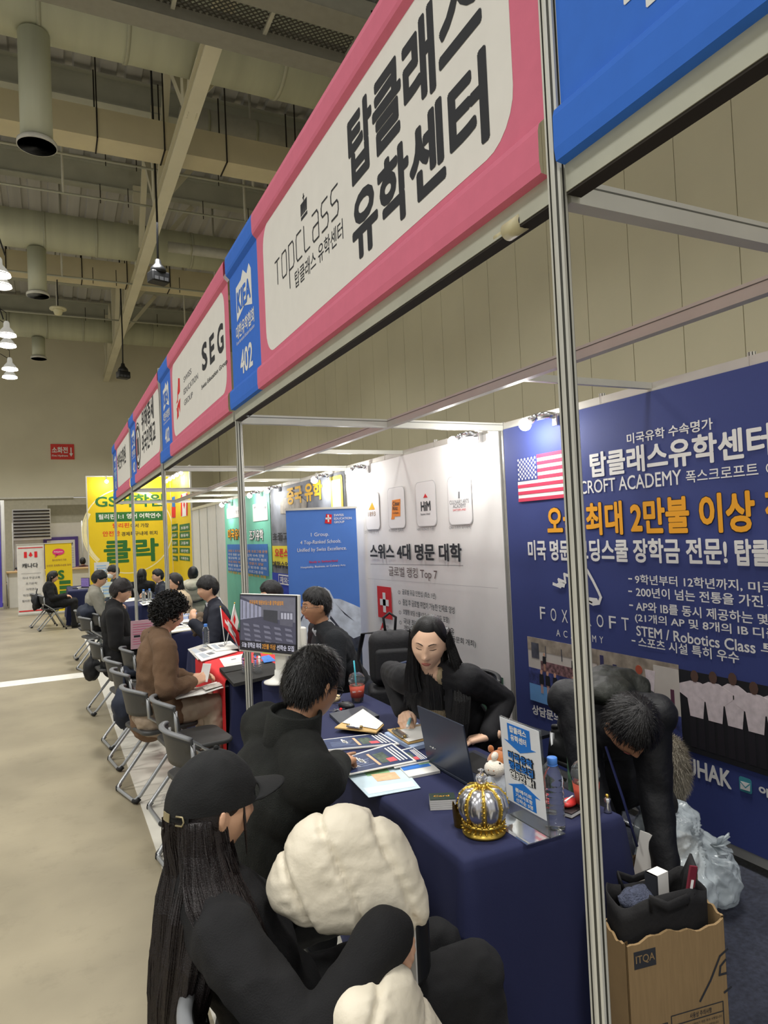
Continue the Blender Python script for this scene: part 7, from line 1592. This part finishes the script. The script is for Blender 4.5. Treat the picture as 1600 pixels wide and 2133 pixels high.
# ---- man in dark knitwear behind the second table
E_ = Person('person in dark knitwear with a pale collar looking across the aisle', (1.99, 4.74, .54), (1.70, 4.715, 1.20), 172, 176, 4, sw=.205, vox=.006, skin_=skin2, bulk=1.12, hs=1.04)
E_.arm(1, (1.50, 4.62, .79), pole=(.3, -.7, -.8), d=(-.9, .2, -.1)); E_.arm(-1, (1.52, 4.98, .79), pole=(.3, .7, -.8), d=(-.9, -.2, -.1)); E_.sit(.1, 0, .28); E_.build_body()
E_.top(cloth('knit_charcoal', '#1d2024', .95, .6, 180), .024, 'sweater', .01, .006, 12, .009, seed=3); E_.collar(cloth('collar_grey', '#a3a7ac', .7), .045, .066, .01, 'shirt_collar', tilt=-.3); E_.pants(cloth('navy_trousers', '#181c28', .85)); E_.shoes(blackp)
E_.hair(hairm, 1800, dict(zf=.064, zs=.022, zb=-.055, th=.012, top=.018, rough=.006), .032, .15, .16); E_.glasses(mat('glasses_thin', '#3a3634', .3)); E_.features('open')

# ---- person in the brown sweatshirt
Fp = Person('person with curly black hair in a brown sweatshirt', (.60, 5.14, .52), (.725, 5.115, 1.20), 4, 0, 14, sw=.20, vox=.007, skin_=skin)
Fp.arm(-1, (.90, 4.985, .745), d=(.8, .3, .25), n=(.1, -.8, .5), pole=(-.3, -.6, -1), curl=[.4, .5, .5, .5]); Fp.arm(1, (.93, 5.06, .74), d=(.8, -.3, .3), n=(0, .7, .6), pole=(-.2, .7, -1), curl=.5)
Fp.leg(-1, (1.00, 4.98, .555), (.98, 4.98, .09)); Fp.leg(1, (1.0, 5.27, .555), (.97, 5.30, .09)); Fp.build_body()
Fp.top(cloth('sweat_brown', '#6c543f', .95, .3, 150), .030, 'sweatshirt', .012, .012, 12, .010, hem=.28, seed=8, ecuff=-.002); Fp.collar(cloth('tee_black', '#131416'), .03, .062, .01, 'shirt_neck'); Fp.pants(cloth('taupe_trousers', '#a08f7c', .9), .02, disp=.012); Fp.shoes(blackp)
def curls(mb, sf):
    R = random.Random(4)
    for _ in range(520):
        z = R.uniform(-.45, 1); a = R.uniform(0, 2 * PI); s = math.sqrt(1 - z * z); d = V((s * math.cos(a), s * math.sin(a), z)); p, w_, n_ = sf(d)
        if w_ < .5: continue
        t1 = n_.orthogonal().normalized(); t2 = n_.cross(t1); a0 = R.uniform(0, 6.28); e = t1 * math.cos(a0) + t2 * math.sin(a0); g = n_.cross(e); rr = R.uniform(.007, .012); tr = R.uniform(1.2, 2.0)
        mb.tube([Fp.Hm @ (p + n_ * (R.uniform(-.006, .012)) + e * (rr * math.cos(q)) + n_ * (rr * math.sin(q)) + g * (.004 * q - .008)) for q in [tr * 2 * PI * k / 12 for k in range(13)]], [.0034] * 12 + [.001], 5)
Fp.hair(hairm, 0, dict(zf=.045, zs=-.02, zb=-.085, th=.026, top=.018, rough=.012, fr=38), extra=curls); Fp.features('down')
t = thing('magazine', 'open white magazine on the lap of the person in the brown sweatshirt', 'magazine', (.90, 4.96, .645), 0)
MB().grid(lambda u, v: ((u - .5) * .36, (v - .5) * .22, .012 * abs(math.sin((u - .5) * PI)) + .04 * u), 16, 6).build('open_pages', paper, t, solid=.006); MB().grid(lambda u, v: (.02 + u * .13, -.09 + v * .12, .041 + .02 * u), 4, 4).build('printed_photo', mat('print_grey', '#b5b1a9', .6, 0, .3, 50), t)
t = thing('smartphone', 'white smartphone in the hands of the person in the brown sweatshirt', 'phone', (.945, 5.01, .765), .3); MB().box((-.004, -.036, -.05), (.004, .036, .08), X=Tm((0, 0, 0), .4, 0, .4)).build('phone_body', inkw, t, bevel=.003); MB().box((.004, -.033, -.045), (.005, .033, .075), X=Tm((0, 0, 0), .4, 0, .4)).build('phone_screen', blackp, t)

# ---- man in the long black coat
G = Person('person in a long black coat holding a pink folder', (.56, 7.70, .53), (.615, 7.60, 1.225), -4, -6, 14, sw=.19, vox=.008)
G.arm(-1, (.80, 7.50, .72), d=(.9, .2, .1), n=(0, -.5, .8), pole=(-.4, -.6, -1)); G.arm(1, (.82, 7.80, .72), d=(.9, -.1, .1), n=(0, .5, .8), pole=(-.3, .6, -1)); G.sit(.1); G.build_body()
G.top(black_wool, .032, 'long_coat', .0, .009, 10, .011, hem=.75, seed=4); G.collar(black_wool, .05, .07, .012, 'coat_collar'); G.pants(cloth('black_trousers', '#0e0e10', .85)); G.shoes(blackp); G.hair(hairb, 900, dict(BANG, zf=.036, th=.017), .03, .1, .12); G.features('down')
t = thing('pink_folder', 'pale pink printed folder held up by the person in the long coat', 'folder', (.69, 7.36, .66), math.radians(4))
MB().box((-.02, -.003, 0), (.20, .003, .29), X=Tm((0, 0, 0), 0, math.radians(10))).build('folder_cover', mat('folder_pink', '#d8b0bb', .6, 0, .06), t)
for k in range(9): MB().box((.0, -.005, .05 + .025 * k), (.18, -.0032, .053 + .025 * k), X=Tm((0, 0, 0), 0, math.radians(10))).build('printed_line', inkpink, t) if k != 3 else MB().box((.01, -.005, .12), (.07, -.0032, .14), X=Tm((0, 0, 0), 0, math.radians(10))).build('printed_title', ink, t)
def far_person(label, hip, head, yaw, hyaw, pitch, topm, hair=None, cap=None, nm='jacket', long=0, arms=None, pantsm=None, N=250, e=.026, glasses=False, hem=0, collar=None, sw=.185, stand=False, sk=None, coll_t=0):
    P = Person(label, hip, head, yaw, hyaw, pitch, sw=sw, vox=.009, skin_=sk)
    arms = arms or {}
    for sd in (1, -1):
        if sd in arms: P.arm(sd, arms[sd][0], d=arms[sd][1] if len(arms[sd]) > 1 else None, pole=(-.3 * P.F.x, P.L.y * sd * .6, -1), n=arms[sd][2] if len(arms[sd]) > 2 else None)
        else: P.arm(sd, P.hip + P.F * .30 + P.L * sd * .13 + V((0, 0, .14)), pole=(-.3 * P.F.x, P.L.y * sd * .6, -1), d=P.F + P.L * (-sd * .3))
    P.sit(.12, 0, .43 if abs(P.F.x) < .5 or P.F.x > 0 else .28); P.build_body(); P.top(topm, e, nm, .0, .008, 12, .011, hem=hem, seed=int(abs(hip[1] * 7)) % 11)
    if collar: P.collar(collar, .045, .064, .01, 'collar', tilt=coll_t)
    P.pants(pantsm or cloth('black_trousers', '#0e0e10', .85)); P.shoes(blackp)
    def ex(mb, sf):
        if long:
            c = P.hc; r_, f_ = P.HR, P.HF
            Q = [(c - f_ * .045 + V((0, 0, .02)), .075, .05), (c - f_ * .055 + V((0, 0, -.08)), .085, .055), (c - f_ * .065 + V((0, 0, -.08 - .4 * long)), .09, .05), (c - f_ * .08 + V((0, 0, -.08 - .8 * long)), .07, .04), (c - f_ * .085 + V((0, 0, -.08 - long)), .03, .02)]
            lock_volume(mb, Q, 12, 90, 3, r_, f_, .002, .03)
    P.hair(hair or hairm, N, cap or SHORT, .032, .12, .14, extra=ex)
    if glasses: P.glasses()
    P.features('open'); return P
suit = cloth('navy_suit', '#171b29', .75); shirtw = cloth('shirt_white', '#d3d6da', .7)
H_p = far_person('person in a navy suit with clasped hands at the third table', (1.55, 7.06, .53), (1.385, 7.01, 1.225), 172, 182, 8, suit, cap=dict(BANG, th=.017), nm='suit_jacket', collar=shirtw, arms={1: ((1.20, 6.90, .96), (-.3, .5, .8), (-.9, -.3, .2)), -1: ((1.21, 6.98, .95), (-.3, -.5, .8), (-.9, .3, .2))}, N=700, coll_t=-.2)
for sd in (1, -1): E2, W2 = H_p.arms[sd]; mb = MB(); mb.tube([W2.lerp(E2, .10), W2.lerp(E2, -.02)], [.038, .036], 14); H_p.pm('shirt_cuff', mb, shirtw)
t = thing('folded_shawl', 'brown shawl folded over the arms of the suited person', 'shawl', (1.33, 7.16, ZT)); mb = MB(); mb.ball((0, 0, .10), (.10, .09, .10), 18); mb.ball((.03, .05, .18), (.07, .08, .06), 14)
for k in range(len(mb.v)): p = V(mb.v[k]); mb.v[k] = tuple(p * (1 + .18 * NZ.noise(p * 22)))
mb.build('shawl_folds', cloth('shawl_brown', '#6b5a48'), t); MB().tube([(-.08, -.05, .02), (-.02, -.1, .12), (.05, -.05, .2)], .02, 6).build('shawl_edge', cloth('shawl_brown', '#6b5a48'), t)
far_person('person in a pale grey jacket with glasses at the fourth table', (.52, 11.10, .53), (.60, 11.04, 1.205), 0, -4, 14, cloth('jacket_grey', '#8d8a7e', .8), cap=BANG, glasses=True, N=400, collar=cloth('jacket_grey', '#8d8a7e', .8), arms={-1: ((.86, 10.98, .78), (.9, .2, 0)), 1: ((.88, 11.2, .80), (.9, -.2, 0))})
far_person('person with long hair in a black coat seated at the far table', (-.06, 16.0, .53), (-.03, 16.05, 1.075), 0, 4, 16, black_wool, cap=dict(LONG, zf=.05), long=.34, hem=.5, nm='coat')
far_person('person wearing a white mask beneath the tilted display board', (1.10, 13.62, .53), (.985, 13.54, 1.20), 190, 200, 12, cloth('top_teal', '#39424a'), cap=BANG)
far_person('person with long hair in a black jacket before the yellow wall', (1.60, 14.15, .53), (1.53, 14.05, 1.08), 60, 70, 5, black_wool, cap=LONG, long=.25)
N_p = far_person('person with glasses in a dark suit and tie at the fourth table', (1.86, 13.15, .53), (1.70, 13.08, 1.09), 178, 186, 6, suit, cap=SHORT, glasses=True, collar=shirtw, nm='suit_jacket', arms={1: ((1.45, 12.85, .80), (-.9, 0, 0)), -1: ((1.48, 13.25, .80), (-.9, 0, 0))})
q_ = N_p.nb - N_p.T * .03 + N_p.TF * .10
mb = MB(); mb.add([q_ + N_p.SL * x + N_p.T * z + N_p.TF * y for x, z, y in ((-.06, .02, 0), (.06, .02, 0), (0, -.24, .05))], [(0, 1, 2)]); N_p.pm('shirt_front', mb, shirtw)
mb = MB(); mb.tube([q_ + N_p.TF * .012, q_ + N_p.TF * .04 - N_p.T * .1, q_ + N_p.TF * .062 - N_p.T * .22], [.015, .022, .03], 6, flat=.3); N_p.pm('necktie', mb, cloth('tie_navy', '#22345c'))
far_person('person with tied dark hair in a beige sweater at the third table', (1.62, 9.74, .53), (1.475, 9.66, 1.16), 176, 190, 12, cloth('sweater_beige', '#bda98c', .95), cap=LONG, long=.22, nm='sweater', hair=hairb)
P_p = far_person('person in a cream hooded coat with a dark stripe, seen from behind', (2.26, 12.45, .53), (2.19, 12.33, 1.125), 75, 70, 0, cloth('coat_cream', '#c3bda8', .8), cap=LONG, nm='hooded_coat', e=.045, sw=.2)
mb = MB(); mb.ball(tuple(P_p.nb - P_p.TF * .10), (.13, .08, .09), 16); P_p.part('hood', remesh(mb, .012, 'hood', cloth('coat_cream', '#c3bda8', .8), 2, .01, 12, 3))
mb = MB(); mb.tube([P_p.hip + P_p.T * .2 + P_p.SL * .19 - P_p.TF * .12, P_p.hip + P_p.T * .2 - P_p.TF * .175, P_p.hip + P_p.T * .2 - P_p.SL * .19 - P_p.TF * .12], .05, 8, flat=.3); P_p.pm('dark_band', mb, blackp)
Q_p = far_person('person with short hair in a striped top sitting behind the end counter', (.86, 24.02 - .5, .53), (.82, 23.45, 1.19), 80, 85, 0, mat('stripe_top', '#5a3a36', .9, 0, .7, 3, stretch=(.1, .1, 16)), cap=SHORT)
far_person('person with black hair in a dark top behind the counter by the white roll-up', (-1.0, 23.6, .53), (-.965, 23.5, 1.02), 200, 210, 10, black_wool, cap=LONG, long=.2)
far_person('person mostly hidden behind the white-framed monitor', (1.98, 6.12, .53), (1.76, 6.05, 1.195), 178, 182, 10, suit, cap=SHORT, N=500)
t = thing('face_mask', 'white face mask on the person beneath the tilted board', 'mask', (.985, 13.54, 1.14)); f0 = V((math.cos(math.radians(200)), math.sin(math.radians(200)), 0)); MB().ball(tuple(f0 * .065), (.06, .06, .05), 14).build('mask_cloth', inkw, t)
for s_ in (-1, 1): MB().tube([tuple(f0 * .08 + V((-f0.y, f0.x, 0)) * s_ * .05), tuple(V((-f0.y, f0.x, 0)) * s_ * .085 + V((0, 0, .04)))], .003, 5).build('ear_loop', inkw, t)
